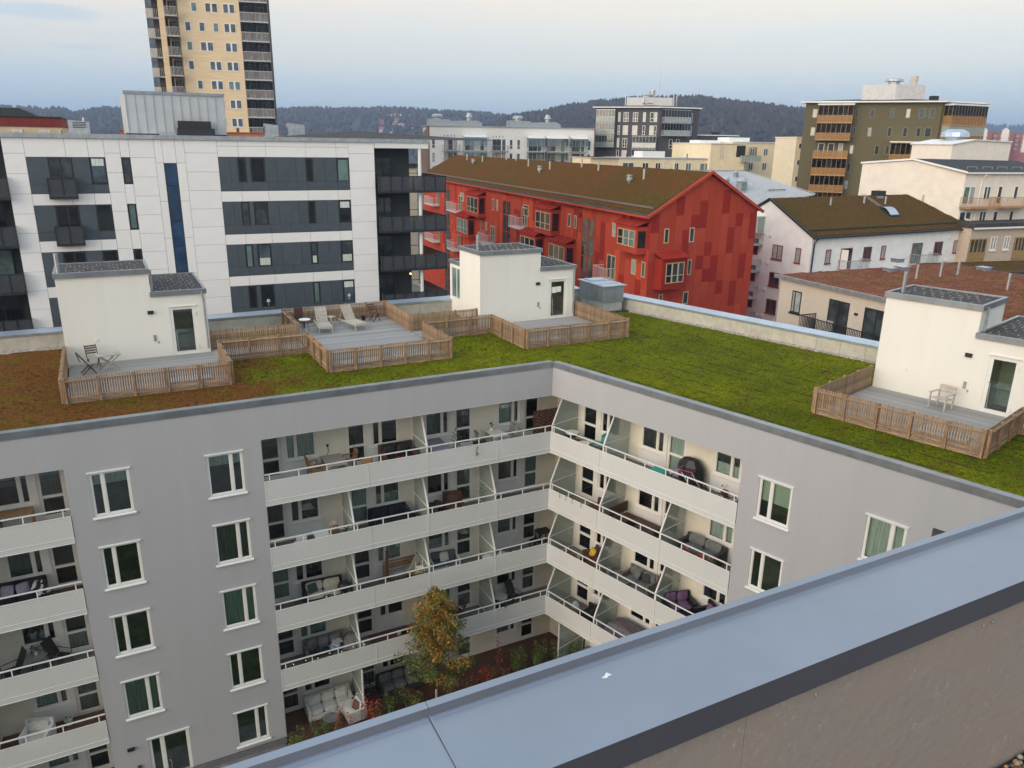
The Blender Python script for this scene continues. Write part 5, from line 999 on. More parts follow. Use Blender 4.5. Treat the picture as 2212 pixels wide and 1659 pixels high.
bo = MB().box(3.7, 14, -1.5, -.002, -12.35, -12.1).build('balcony', SLAB, bh); q = MB(); bars(q, 3.75, 14, -1.46, -12.1, -10.95, .13, .035); bars(q, -1.46, -.05, 3.75, -12.1, -10.95, .13, .035, 1); q.box(3.7, 14, -1.5, -1.43, -10.98, -10.93).box(3.71, 3.78, -1.43, -.02, -10.98, -10.93).build('railing', BLACK, bo)
MB().box(7.0, 7.25, -.08, -.003, -10.4, -10.25).build('wall_lamp', BLACK, bh)
def gw(x, y, z=-8.8): return BRF.inverted() @ Vector((x, y, z+H))
for x, y in ((28.2, 57.9), (29.5, 58.6), (31.3, 63.2), (35.9, 59)): p = gw(x, y); MB().box(p.x-.36, p.x+.36, p.y-.36, p.y+.36, -8.8, -8.52).box(p.x-.42, p.x+.42, p.y-.42, p.y+.42, -8.52, -8.47).build('roof_hatch', COPEB, bh)
for x, y in ((28.36, 54.2), (30.96, 55.9), (32.65, 56.7), (32.66, 50.7)): p = gw(x, y); MB().tube([(p.x, p.y, -8.8), (p.x, p.y, -7.7)], .09, 8).build('vent_pipe', STEEL, bh)
t = thing('terrace_chair', 'dark folding chair on the black railed balcony of the cream brick house', 'chair', BRF, (5.6, -.8, H-H-12.1)); MB().box(-.25, .25, -.25, .25, .4, .46).box(-.25, .25, .2, .25, .46, 1.05).build('seat', GWOOD, t); MB().bar((-.22, -.2, 0), (-.22, .2, .42), .04).bar((.22, -.2, 0), (.22, .2, .42), .04).build('leg', BLACK, t)
t = thing('tan_sedum_terrace', 'low flat moss roof with cream parapet below the tan brick wing', 'roof terrace', FH(50.5, 80, 75)); MB().box(-3.5, 14, 0, 8, -26, -12.3).build('wall', BRK, t); MB().box(-3.6, 14, -.15, .15, -12.3, -12.0).build('parapet', FELT, t); MB().box(-3.4, 14, .16, 8, -12.3, -12.2).build('moss_roof', MOSSR, t)
# ---- red panelled building
CRx, CRy, CRz = 11.481, 66.0, -5.461
RF = FH(CRx, CRy, 159.25); RG = RF.inverted() @ FH(CRx, CRy, 56.1)
REDS = [mat('red_panel', (.44, .062, .036), .9, .06, .7, rnd=.03, spec=.12), mat('deep_red_panel', (.32, .032, .022), .9, .06, .7, spec=.12), mat('light_red_panel', (.48, .075, .042), .9, .06, .7, spec=.12), mat('orange_red_panel', (.56, .090, .034), .9, .06, .7, spec=.12)]
rb = thing('red_building', 'long red panelled gabled building with brown moss roof, bay windows and white balconies', 'apartment building', RF)
g3 = RG.to_3x3() @ Vector((1, 0, 0))
def rg(x, s, z): return (x+g3.x*s, g3.y*s, z)
RL = 78
MB().ext([rg(0, .02, -30), rg(0, .02, CRz-.1), rg(0, 6.7, -2.4), rg(0, 13.4, CRz-.1), rg(0, 13.4, -30)], (-RL, 0, 0)).build('wall', REDS[0], rb)
rm = [unitmesh('panel', m) for m in REDS]; pr_ = random.Random(4)
nc = 14; cw = 13.4/nc
DARK = {(3, -4.0, -5.75), (6, -4.55, -6.95), (5, -5.75, -6.95), (9, -3.4, -5.78), (11, -5.78, -7.0), (10, -7.0, -9.4), (13, -5.8, -8.24), (4, -7.0, -9.35), (7, -8.2, -9.45), (6, -9.37, -10.6), (8, -9.45, -11.9), (12, -9.5, -11.9), (7, -10.6, -11.8), (9, -11.8, -13.1), (11, -12.0, -14.4), (0, -5.5, -7.1)}
def gtop(s): return CRz-.05+min(s, 13.4-s)*(-2.27-CRz)/6.7
for c in range(nc):
    s0, s1 = c*cw, (c+1)*cw; z = min(gtop(s0+.01), gtop(s1-.01))-.02; cuts = sorted([d for d in DARK if d[0] == c], key=lambda d: -d[1])
    m = MB(RG); m.ext([(s0+.006, -.02, z), (s1-.006, -.02, z), (s1-.006, -.02, gtop(s1)-.04), (s0+.006, -.02, gtop(s0)-.04)], (0, .018, 0)); m.build('panel', REDS[2 if c % 2 else 0], rb)
    for d in cuts+[None]:
        lo = min(z, d[1]) if d else -24
        while z > lo+.05:
            h = min(pr_.choice((1.2, 2.4, 2.4, 3.6)), z-lo); 
            if z-lo-h < .5: h = z-lo
            o = place(rm[pr_.choice((0, 0, 2, 0))], 'panel', rb); o.matrix_local = RG @ Matrix.Translation((s0+.006, -.02, z-h+.006)) @ Matrix.Diagonal((cw-.012, .018, h-.012, 1)); z -= h
        if d:
            z = lo; h = z-d[2]; o = place(rm[1], 'panel', rb); o.matrix_local = RG @ Matrix.Translation((s0+.006, -.022, z-h+.006)) @ Matrix.Diagonal((cw-.012, .02, h-.012, 1)); z -= h
for c in range(64):
    x = -(c+1)*1.02; z = CRz-.12
    while z > -20:
        h = pr_.choice((.7, 1.4, 2.9, 2.9, 4.2)); place(rm[pr_.choice((0, 2, 3, 3, 0, 2, 1))], 'panel', rb, (x+.006, -.02, max(z-h, -20)+.006), scale=(1.008, .018, h-.012)); z -= h
MOSSRB = moss('rust_roof_moss', [(.135, .062, .018), (.092, .068, .014), (.15, .068, .022)], (.10, .9), fac=((.50, .68), (.5, .7)))
r = slope(rb, [rg(-RL-.3, -.55, CRz-.28), rg(.25, -.55, CRz-.28), rg(.25, 6.7, -2.27), rg(-RL-.3, 6.7, -2.27)], .14, FELT, 'roof'); slope(rb, [rg(-RL-.3, 6.71, -2.27), rg(.25, 6.71, -2.27), rg(.25, 13.9, CRz-.28), rg(-RL-.3, 13.9, CRz-.28)], .14, FELT, 'back_roof')
mossslope(r, rg(-RL-.2, -.3, CRz-.04), rg(.05, -.3, CRz-.04), rg(.05, 6.65, -2.17), rg(-RL-.2, 6.65, -2.17), 230, 26, .06, MOSSRB)
MB().bar(rg(.3, -.6, CRz-.3), rg(.3, 6.7, -2.15), .16, .24).bar(rg(.3, 6.7, -2.15), rg(.3, 14.0, CRz-.3), .16, .24).build('verge', REDS[2], rb); MB().bar(rg(-RL, -.68, CRz-.28), rg(.3, -.68, CRz-.28), .14, .16).build('gutter', REDS[2], rb)
MB().bar(rg(-RL, .35, CRz+.42), rg(-.3, .35, CRz+.42), .14, .16).build('snow_rail', mat('rail_grey', (.16, .14, .12), .8, .1, 2), r)
sl = (-2.27-CRz)/6.7
for u, v in ((-67.3, 5.3), (-59, 5.2), (-50.7, 6.2), (-46.7, 6.2), (-39.3, 5.0), (-31.7, 4.8), (-24.4, 5.77), (-19.4, 5.35), (-8.34, 4.55)): p = rg(u, v, CRz+v*sl); MB().tube([p, (p[0], p[1], p[2]+1.15)], .10, 8).build('vent_pipe', PALEW, r)
for u, v in ((-61.4, 4.4), (-33.1, 3.95), (-9.8, 3.7)): p = rg(u, v, CRz+v*sl); MB().lathe([(.14, 0), (.16, .35), (.3, .4), (.3, .6), (.2, .75), (.3, .8), (.3, .95)], p, 10).build('roof_cowl', STEEL, r)
WB = mat('white_metal', (.62, .60, .60), .6, .05, 2); YFR = mat('cream_frame', (.56, .46, .30), .5, .05, 2)
for x0, x1, z in ((-60.3, -53.5, -9.98), (-60.2, -54.5, -15.8), (-74, -66.5, -9.98), (-74, -66.5, -15.9), (-44.7, -38.9, -12.95), (-32.6, -27.4, -9.65), (-9.25, -5.1, -12.25), (-18.5, -14, -15.3)):
    w = (x1-x0)*.72; balc(rb, None, x0+1.0, x1-.6, z, z+1.35, 1.1, WB, WB, 'bars', step=.2)
    fwin(rb, None, x1-2.4, x1-.7, z+.2, z+2.45, (x1-1.5,), YFR, PANES[1], w=.1, name='balcony_door', y=-.02)
for x0, x1, zb in ((-36.6, -33.7, -24), (-63.9, -60.7, -24), (-13.2, -10.35, -24)):
    fwin(rb, None, x0, x1, zb, -6.85, ((x0+x1)/2,), REDS[0], PANES[1], w=.12, name='stair_window', y=-.02, cross=tuple(-8.6-2.05*i for i in range(7)))
for a, b, z0, z1 in ((-50.95, -50.3, -8.5, -7.1), (-40.7, -39.95, -8.45, -7.0), (-38.95, -38.4, -8.4, -7.0), (-25.4, -24.6, -8.3, -6.93), (-16.65, -15.9, -8.2, -6.87), (-15.1, -14.5, -8.2, -6.9), (-45.65, -45.1, -11.65, -10.3), (-43.4, -42.8, -11.35, -10.25), (-21.2, -20.3, -11.3, -9.95), (-29.4, -28.9, -11.3, -10.1), (-6.75, -6.1, -8.1, -6.8), (-5.45, -4.75, -8.1, -6.8), (-2.8, -2.0, -10.95, -9.6), (-1.0, -.4, -10.95, -9.6), (-55.3, -54.7, -11.8, -10.4), (-55.3, -53.4, -8.3, -7.08), (-29.4, -27.7, -8.2, -6.9), (-31, -30.2, -14.2, -12.6)):
    fwin(rb, None, a, b, z0, z1, (), YFR, PANES[rng.choice((0, 1, 2))], w=.09, y=-.02); MB().box(a, b, -.03, -.021, z0-1.0, z0-.05).build('recessed_panel', REDS[0], rb)
def bay(M, x0, x1, z0, z1, dep, side):
    o = MB(M).box(x0, x1, -dep, -.021, z0, z1).build('bay_window', REDS[side], rb); w = MB(M); w.ext([(x0-.15, -dep-.2, z1), (x1+.15, -dep-.2, z1), (x1+.15, -.021, z1+.45), (x0-.15, -.021, z1+.45)], (0, 0, .08)).build('bay_roof', REDS[1], o)
    q = MB(M); n = 5
    for i in range(n+1): x = x0-.1+(x1-x0+.2)*i/n; q.bar((x, -dep-.2, z1+.1), (x, -.1, z1+.55), .05)
    q.build('roof_seam', REDS[1], o)
    a, b = x0+.45, x1-.35; zz0, zz1 = z0+.55, z1-.35
    fr = MB(M); sp = frames(fr, a, b, zz0, zz1, (a+(b-a)/3, a+2*(b-a)/3), -dep-.045, -dep-.003, .06, .16); fr.box(a+.06, b-.06, -dep-.041, -dep-.004, zz0+.62, zz0+.68); fr.build('frame', YFR, o)
    for p, s in sp: MB(M).box(p, s, -dep-.02, -dep-.004, zz0+.1, zz1-.1).build('pane', PANES[rng.choice((0, 1, 4))], o)
    MB(M).box(x1+.002, x1+.03, -dep+.1, -.25, zz0, zz1).build('side_pane', PANES[0], o)
for x0, x1, z0, z1 in ((-49.0, -43.4, -9.7, -6.8), (-23.4, -18.6, -9.4, -6.7), (-54.0, -48.2, -13.0, -10.2), (-28.0, -22.9, -12.7, -9.9), (-19.5, -14.7, -12.7, -9.8), (-4.2, -.35, -8.9, -6.6)): bay(None, x0, x1, z0, z1, 1.05, 0)
bay(RG, .75, 3.7, -11.9, -9.25, .95, 1)
for a, b, z0, z1 in ((1.6, 2.15, -8.03, -6.77), (4.65, 5.25, -8.1, -6.83), (4.72, 5.2, -11.0, -9.64), (4.45, 5.13, -13.62, -12.49), (1.5, 1.95, -13.6, -12.44)):
    fwin(rb, RG, a, b, z0, z1, (), YFR, PANES[1], w=.08, y=-.024); MB(RG).box(a, b, -.03, -.026, z0-.8, z0-.03).build('recessed_panel', REDS[0], rb)
for x in (-47, -21, -3.2): MB().tube([(x, -.7, CRz-.35), (x+.3, -.4, CRz-.7), (x+.3, -.12, CRz-1.0), (x+.3, -.12, -7.0)], .06).build('downpipe', REDS[1], rb)
MB().box(-13.9, -13.4, -.3, -.03, -6.9, -6.5).build('alarm_box', REDS[1], rb)
t = thing('walkway_ramp', 'grey railed walkway at the foot of the red building beside the dark corner balconies', 'walkway', FH(-3, 70, 150)); MB().box(-22, 5, -2, 1.2, -15.4, -15.1).build('floor', SLAB, t); MB().box(-22, 5, -2.05, -2, -15.1, -14.0).build('balustrade', FROST, t); MB().box(-22, 5, -2.08, -1.97, -14.0, -13.92).build('handrail', STEEL, t)
# ================================================================ balcony furniture
def sofa(M, x, y, z, w, label, fm, cm, rz=0, d=.78, n=2, hb=.78, pil=(), cat='sofa', name='outdoor_sofa', arm=.12, seat=.42):
    t = thing(name, label, cat, M, (x, y, z), rz)
    MB().box(-w/2, w/2, -d/2, d/2, .08, seat-.12).build('base', fm, t); MB().box(-w/2, w/2, d/2-.12, d/2, seat-.12, hb).build('backrest', fm, t)
    for s in (-1, 1): MB().box(min(s*w/2, s*(w/2-arm)), max(s*w/2, s*(w/2-arm)), -d/2, d/2-.12, seat-.12, .62).build('armrest', fm, t)
    cw = (w-2*arm)/n
    for i in range(n):
        cx = -w/2+arm+cw*(i+.5); MB().cushion((cx, -.06, seat-.03), cw-.01, d-.14, .16).build('seat_cushion', cm, t, smooth=True); MB().cushion((cx, d/2-.22, seat+.24), cw-.02, .42, .17, rx=1.3).build('back_cushion', cm, t, smooth=True)
    for px, pm, a in pil: MB().cushion((px, d/2-.36, seat+.22), .44, .44, .15, rx=1.15, rz=a).build('throw_pillow', pm, t, smooth=True)
    for sx in (-1, 1):
        for sy in (-1, 1): MB().box(sx*(w/2-.07)-.03, sx*(w/2-.07)+.03, sy*(d/2-.07)-.03, sy*(d/2-.07)+.03, 0, .08).build('leg', BLACK, t)
    return t
def recliner(M, x, y, z, rz, label, m=BLACK):
    t = thing('reclining_chair', label, 'garden chair', M, (x, y, z), rz)
    MB().bar((0, -.28, .44), (0, .18, .40), .50, .03).build('seat', m, t); MB().bar((0, .20, .42), (0, .52, 1.12), .50, .03).build('backrest', m, t)
    for s in (-.27, .27): MB().tube([(s, -.3, 0), (s, -.28, .62), (s, .25, .64), (s, .35, .6)], .018).tube([(s, .3, 0), (s, .1, .42)], .018).build('armrest', m, t)
    return t
def round_table(M, x, y, z, r, h, label, m=BLACK, top=None):
    t = thing('round_table', label, 'table', M, (x, y, z)); MB().lathe([(r, h-.03), (r, h)], n=20).build('tabletop', top or m, t)
    for a in (0.3, 2.4, 4.5): MB().bar((r*.8*math.cos(a), r*.8*math.sin(a), 0), (r*.3*math.cos(a), r*.3*math.sin(a), h-.03), .025).build('leg', m, t)
    return t
def rug(M, x, y, z, w, d, label, m): t = thing('rug', label, 'rug', M, (x, y, z+.004)); MB().box(-w/2, w/2, -d/2, d/2, 0, .012).build('pile', m, t); return t
def chair(M, x, y, z, rz, label, m, name='chair', slat=True, cat='chair', arms=False):
    t = thing(name, label, cat, M, (x, y, z), rz); MB().box(-.22, .22, -.22, .22, .42, .45).build('seat', m, t)
    b = MB()
    if slat:
        for i in range(5): b.bar((-.2+i*.1, .22, .45), (-.2+i*.1, .30, .86), .03, .02)
        b.bar((-.23, .30, .88), (.23, .30, .88), .03, .12)
    else: b.bar((0, .22, .45), (0, .31, .92), .44, .03)
    b.build('backrest', m, t)
    for sx in (-.2, .2):
        for sy in (-.2, .2): MB().box(sx-.018, sx+.018, sy-.018, sy+.018, 0, .42).build('leg', m, t)
        if arms: MB().box(sx*1.15-.02, sx*1.15+.02, -.22, .26, .62, .65).box(sx*1.15-.02, sx*1.15+.02, -.22, -.18, .45, .62).build('armrest', m, t)
    return t
Z1, Z2, Z3, Z4, Z0 = 11.6, 8.7, 5.8, 2.9, .01
# top storey, left wing
table(FL, -9.85, 1.2, Z1, .85, 1.25, .73, 'grey slatted dining table on the top balcony of the left wing', GWOOD, 0, False, 6)
for x, y, r, lb in ((-10.6, .9, 100, 'brown wooden chair left of the grey dining table on the top balcony, nearest the railing'), (-10.65, 1.5, 95, 'brown wooden chair left of the grey dining table on the top balcony, nearest the wall'), (-9.1, 1.55, -85, 'light brown wooden armchair right of the grey dining table, near the open balcony door')): chair(FL, x, y, Z1, r, lb, TEAK, arms=True, name='wooden_chair')
folding_chair(FL, -8.55, .75, Z1, 155, 'orange brown slatted folding chair facing the grey dining table on the top balcony', TEAK)
t = thing('power_cord', 'dark cord hanging from the wall outlet above the grey dining table', 'cord', FL, (-9.95, 1.8, Z1)); MB().tube([(0, 0, 1.15), (.03, -.02, .9), (-.05, -.02, .75)], .012).box(-.05, .05, 0, .03, 1.12, 1.22).build('cord', BLACK, t)
sofa(FL, -7.0, 1.28, Z1, 1.55, 'dark brown wicker sofa against the glass divider on the top balcony', BROWN, BLACK, 0, .9, 2, .85)
pots(FL, -7.3, .25, Z1, .95, 'pot of pink geraniums behind the top railing in front of the dark brown sofa', leaf=REDF, n=30, spread=.18, r=.12)
t = thing('covered_table', 'table under a lilac grey cloth right of the glass divider on the top balcony', 'table', FL, (-5.3, 1.1, Z1)); MB().add([(-.45, -.75, .02), (.45, -.75, .02), (.45, .65, .02), (-.45, .65, .02), (-.42, -.72, .72), (.42, -.72, .72), (.42, .62, .72), (-.42, .62, .72)], BOXF).build('cloth', LILAC, t)
pots(FL, -4.45, .7, Z1, 1.45, 'tall leafy ficus in a white pot beside the lilac covered table', n=150, spread=.24, r=.14)
t = thing('trailing_plant', 'dark trailing vine hanging over the top railing near the ficus', 'potted plant', FL, (-3.6, .12, Z1)); MB().box(-.3, .3, -.08, .08, .75, .9).build('planter', BLACK, t)
MB().leaves((0, 0, .98), (.36, .1, .12), 60, .04, shell=0).leaves((-.22, -.2, .55), (.05, .04, .38), 40, .04, shell=0).build('foliage', GREENF, t)
table(FL, -2.25, 1.2, Z1, .75, 1.1, .73, 'white table with a potted plant on it near the corner of the top balcony', WHITE, name='white_table')
pots(FL, -2.35, 1.5, Z1+.73, .42, 'small potted plant standing on the white table', n=30, spread=.12, r=.1)
for x, y, r, lb in ((-2.95, 1.2, 90, 'thin wire chair left of the white table'), (-1.5, 1.5, -90, 'thin wire chair right of the white table, by the wall'), (-1.55, .8, -95, 'thin wire chair right of the white table, by the railing'), (-2.3, .4, 180, 'thin wire chair between the white table and the railing')): chair(FL, x, y, Z1, r, lb, STEEL, name='wire_chair')
t = thing('wicker_screen', 'brown woven willow screen fixed in the corner of the top balcony', 'screen', FL, (-.3, 1.15, Z1)); w = MB()
for i in range(16):
    for j in range(8): w.box(j*.17, j*.17+.165, -.012+(.02 if (i+j) % 2 else 0), .008+(.02 if (i+j) % 2 else 0), .12+i*.085, .195+i*.085)
w.build('weave', BROWN, t)
for j in range(5): MB().tube([(j*.33, 0, 0), (j*.33, 0, 1.5)], .016).build('stake', DWOOD, t)
# top storey, right wing
t = thing('tray_table', 'low black table with a white tray beside the corner divider on the top balcony', 'table', FR, (.55, .85, Z1)); MB().lathe([(.34, .62), (.34, .66)], n=16).build('tabletop', BLACK, t); MB().lathe([(.28, .665), (.32, .70), (.30, .74)], n=16).build('tray', WHITE, t)
for a in (0, 2.1, 4.2): MB().bar((.25*math.cos(a), .25*math.sin(a), 0), (.15*math.cos(a), .15*math.sin(a), .62), .03).build('leg', BLACK, t)
rug(FR, 1.15, .8, Z1, .9, .9, 'rust brown mat on the top balcony next to the turquoise chair', TERRA)
chair(FR, 1.75, 1.3, Z1, -75, 'turquoise painted wooden chair on the top balcony of the right wing', TEAL, name='turquoise_chair')
round_table(FR, 1.6, .55, Z1, .26, .6, 'small round white side table in front of the turquoise chair', WHITE)
table(FR, 5.65, .8, Z1, .7, .45, .55, 'low turquoise table by the railing left of the bicycle', TEAL, name='turquoise_table')
t = thing('covered_grill', 'barbecue under a black cover against the wall behind the bicycle', 'grill', FR, (6.75, 1.42, Z1)); MB().lathe([(.62, .05), (.66, .55), (.60, .95), (.36, 1.22), (.05, 1.28)], n=8, sy=.62).build('cover', BLACK, t)
b = thing('bicycle', 'pink and silver bicycle parked along the railing of the top right balcony', 'bicycle', FR, (7.0, .98, Z1), 0)
for x, nm in ((-.52, 'wheel'), (.55, 'wheel')):
    m = MB(); pts = [(x+.33*math.cos(a*math.pi/10), 0, .34+.33*math.sin(a*math.pi/10)) for a in range(21)]; m.tube(pts, .022, 5); wv = m.build(nm, BLACK, b)
    q = MB()
    for a in range(8): q.bar((x, 0, .34), (x+.32*math.cos(a*.785), 0, .34+.32*math.sin(a*.785)), .007)
    q.build('spoke', STEEL, wv)
MB().tube([(-.52, 0, .34), (-.38, 0, .88), (-.36, 0, .96)], .017).tube([(-.40, 0, .80), (.16, 0, .86)], .016).tube([(.55, 0, .34), (.02, 0, .32), (.17, 0, .92)], .015).build('frame', PINK, b)
MB().tube([(-.38, 0, .72), (.02, 0, .32)], .017).tube([(.55, 0, .34), (.15, 0, .8)], .012).build('frame_tube', STEEL, b)
MB().tube([(-.36, -.24, 1.02), (-.34, 0, .98), (-.36, .24, 1.02)], .014).build('handlebar', STEEL, b); MB().cushion((.2, 0, .95), .26, .13, .06).build('saddle', BLACK, b); MB().lathe([(.09, -.01), (.09, .01)], (.02, -.03, .32), 10).build('crank', BLACK, b)
MB().box(-.72, -.45, -.12, .12, .5, .78).build('basket', LILAC, b)
pots(FR, 8.3, 1.62, Z1, .75, 'brown pot with a bare stem below the right window of the top balcony', pot=BROWN, n=6, r=.16)
pots(FR, 8.42, 1.1, Z1, .4, 'patterned white flower pot, left of two by the railing behind the bicycle', pot=OFFW, n=14, r=.15); pots(FR, 8.95, 1.25, Z1, .45, 'patterned white flower pot, right of two at the end of the top right balcony', pot=OFFW, n=18, r=.14)
# second storey, left wing
chair(FL, -11.6, .6, Z2, 180, 'white folding chair with a green cushion on the second balcony, left end', WHITE, slat=False, name='white_chair')
table(FL, -10.75, .55, Z2, .6, .6, .72, 'small white slatted table by the railing of the second balcony', WHITE, 0, True, 5, name='white_table')
t = thing('flower_basket', 'brown basket of white blossoms hung at the wall side of the second balcony', 'flower basket', FL, (-10.1, .8, Z2)); MB().lathe([(.14, .55), (.2, .75)], n=10).build('basket', TERRA, t); MB().leaves((0, 0, .85), (.2, .18, .14), 50, .05, shell=0).build('blossom', OFFW, t)
t = thing('flower_heap', 'white flowering plant heap over the railing of the second balcony, left of the glass divider', 'potted plant', FL, (-9.75, .25, Z2)); MB().lathe([(.1, .5), (.16, .75)], n=8).build('pot', BLACK, t); MB().leaves((0, -.05, .75), (.3, .15, .28), 120, .05, shell=0, mats=[0, 1]).build('blossom', [OFFW, GREENF], t)
sofa(FL, -7.5, 1.25, Z2, 1.75, 'navy blue lounge sofa on the second balcony of the left wing', DKBL, DKBL, 0, .85, 2, .82)
folding_chair(FL, -6.55, .95, Z2, 60, 'dark folded chair with orange legs leaning at the end of the navy sofa', DKBL)
sofa(FL, -4.45, 1.15, Z2, .85, 'rust brown wicker armchair on the second balcony', BROWN, BROWN, -10, .8, 1, .95, cat='armchair', name='wicker_armchair')
table(FL, -5.35, 1.2, Z2, .75, .6, .6, 'low brown side table left of the rust brown armchair', DWOOD)
pots(FL, -5.3, 1.2, Z2+.6, .3, 'brown lantern pot on the low side table', pot=BROWN, n=4, r=.1); pots(FL, -5.75, .3, Z2, .8, 'yellowing potted plant by the railing right of the second divider', leaf=LEAFS[1], n=70, spread=.22, r=.16)
pots(FL, -3.2, .75, Z2, 1.4, 'spindly plant in a black pot beside the glass divider, second balcony', n=36, spread=.26, pot=BLACK, r=.16)
pots(FL, -3.55, .35, Z2, .45, 'small white pot by the railing next to the spindly plant', n=10, r=.1)
# second storey, right wing
sofa(FR, 2.35, 1.1, Z2, .85, 'dark brown wicker armchair turned to the corner, second balcony of the right wing', BROWN, BROWN, -80, .8, 1, .95, cat='armchair', name='wicker_armchair')
rug(FR, 1.4, .8, Z2, 1.5, .9, 'dark brown mat on the second balcony near the corner', DWOOD)
for x, lb in ((.75, 'first'), (1.15, 'second'), (1.55, 'third'), (2.1, 'fourth')):
    t = thing('railing_hook', 'thin black hook over the second balcony railing near the corner, %s from the corner' % lb, 'hook', FR, (x, -.02, Z2+.82)); MB().tube([(0, .04, 0), (0, -.03, .02), (0, -.04, -.16), (0, -.01, -.18)], .012).build('wire', BLACK, t)
t = thing('slatted_bench', 'dark red slatted corner bench on the second balcony of the right wing', 'bench', FR, (3.4, .3, Z2))
for i in range(6): MB().box(.1, .68, .1+i*.2, .27+i*.2, .38, .41).build('slat', DWOOD, t)
for i in range(5): MB().box(.02, .06, .05, 1.35, .48+i*.1, .55+i*.1).build('back_slat', DWOOD, t)
for i in range(4): MB().box(.7, 2.1, .72+i*.15, .85+i*.15, .38, .41).build('slat', DWOOD, t)
MB().box(.1, .15, .1, 1.3, 0, .38).box(.62, .67, .1, 1.3, 0, .38).box(2.0, 2.06, .72, 1.3, 0, .38).build('leg', DWOOD, t)
table(FR, 5.2, .55, Z2, .9, .55, .42, 'dark red slatted low table in front of the slatted bench', DWOOD, 0, False, 5)
sofa(FR, 7.75, 1.2, Z2, 1.9, 'charcoal two seat outdoor sofa under the window of the second right balcony', DGRY, GRYF, 0, .95, 2, .74, arm=.16)
t = thing('flower_box', 'railing box of red geraniums in front of the charcoal sofa', 'flower box', FR, (8.3, .16, Z2)); MB().box(-.9, .75, -.08, .1, .55, .75).build('box', DWOOD, t)
MB().leaves((-.55, 0, .86), (.26, .13, .16), 40, .06, shell=0, mats=[0, 1]).leaves((.05, 0, .84), (.2, .12, .14), 30, .06, shell=0, mats=[0, 1]).leaves((.55, 0, .84), (.26, .12, .14), 40, .06, shell=0, mats=[0, 1, 1]).build('blossom', [REDF, GREENF], t)
# third storey, left wing
sofa(FL, -10.65, 1.2, Z3, 1.75, 'black wicker sofa with beige cushions and a dark green pillow', BLACK, BEIGE, -4, .85, 2, .86, ((-.45, mat('green_pillow', (.05, .08, .075), .95, .1, 5), .3),))
t = thing('kettle_grill', 'black kettle barbecue right of the beige cushioned sofa', 'grill', FL, (-9.85, .75, Z3)); MB().lathe([(.05, .52), (.24, .6), (.28, .75), (.22, .9), (.05, .96)], n=16).build('bowl', BLACK, t, smooth=True)
for a in (0, 2.1, 4.2): MB().bar((.26*math.cos(a), .26*math.sin(a), 0), (.12*math.cos(a), .12*math.sin(a), .6), .025).build('leg', STEEL, t)
round_table(FL, -10.6, .5, Z3, .26, .5, 'small dark round table with pots in front of the beige sofa', DGRY); pots(FL, -10.5, .48, Z3+.5, .22, 'terracotta pot on the small dark round table', pot=TERRA, n=6, r=.07); pots(FL, -10.7, .5, Z3+.5, .16, 'white candle pot on the small dark round table', n=0, r=.05)
t = thing('slatted_sofa', 'red brown wooden slat sofa with striped cushions on the third balcony', 'sofa', FL, (-7.0, 1.3, Z3))
for i in range(4): MB().box(-.75, .75, -.32+i*.16, -.2+i*.16, .34, .37).build('seat_slat', TEAK, t)
for h in (.5, .64, .8): MB().box(-.78, .78, .36, .40, h, h+.08).build('back_slat', TEAK, t)
MB().box(-.78, -.72, -.36, .40, 0, .62).box(.72, .78, -.36, .40, 0, .62).build('armrest', TEAK, t)
STRP = mat('striped_fabric', (.05, .05, .055), .95, .1, 5, col2=(.55, .54, .52), st=(.2, 26, .2), fac=(.48, .52), det=0)
MB().cushion((-.3, -.02, .44), .9, .66, .14).cushion((.42, -.02, .43), .6, .6, .12).build('cushion', STRP, t, smooth=True)
t = thing('wood_post', 'dark red wooden post standing in front of the slat sofa', 'post', FL, (-7.85, .8, Z3)); MB().box(-.05, .05, -.05, .05, 0, 1.9).build('shaft', DWOOD, t)
t = thing('bird_cushion', 'pale wood board propped at the right end of the slat sofa', 'board', FL, (-6.35, 1.15, Z3)); MB().bar((-.25, 0, .35), (.2, .12, 1.05), .05, .4).build('board', PALEW, t)
t = thing('white_shelf', 'white metal step shelf beside the glass divider, third balcony', 'shelf', FL, (-6.4, .5, Z3)); m = MB()
for sx in (-.17, .17):
    for sy in (-.13, .13): m.box(sx-.012, sx+.012, sy-.012, sy+.012, 0, 1.15-.25*(sy < 0))
for h in (.3, .6, .88): m.box(-.18, .18, -.14, .14, h, h+.02)
m.build('frame', WHITE, t)
t = thing('planter_box', 'railing planter with yellow and green leaves in front of the slat sofa', 'flower box', FL, (-7.1, .14, Z3)); MB().box(-1.0, .9, -.08, .08, .6, .76).build('box', BLACK, t); MB().leaves((-.5, 0, .82), (.5, .1, .09), 60, .05, shell=0, mats=[0, 1]).leaves((.45, 0, .86), (.42, .12, .12), 70, .055, shell=0, mats=[0, 1, 2]).build('foliage', [GREENF, LEAFS[1], LEAFS[2]], t)
t = thing('antler_wreath', 'bare dark branch wreath on the wall above the slat sofa', 'wall decoration', FL, (-6.6, 1.75, Z3+1.95)); m = MB(); q = random.Random(2)
for i in range(14): a = q.uniform(-2.8, .2); m.bar((0, 0, 0), (.42*math.cos(a)*q.uniform(.5, 1), -.04, -.25*math.sin(a)), .015)
m.build('branch', BLACK, t)
sofa(FL, -4.9, 1.25, Z3, 1.35, 'white framed loveseat with blue grey cushions and a white pillow', WHITE, mat('slate_fabric', (.10, .115, .135), .95, .1, 5), -6, .8, 2, .8, ((.0, OFFW, .1),), arm=.05)
rug(FL, -4.8, .55, Z3, 1.7, .8, 'black patterned rug in front of the white framed loveseat', mat('black_rug', (.015, .017, .022), .95, .1, 9, col2=(.13, .14, .16), fac=(.55, .62)))
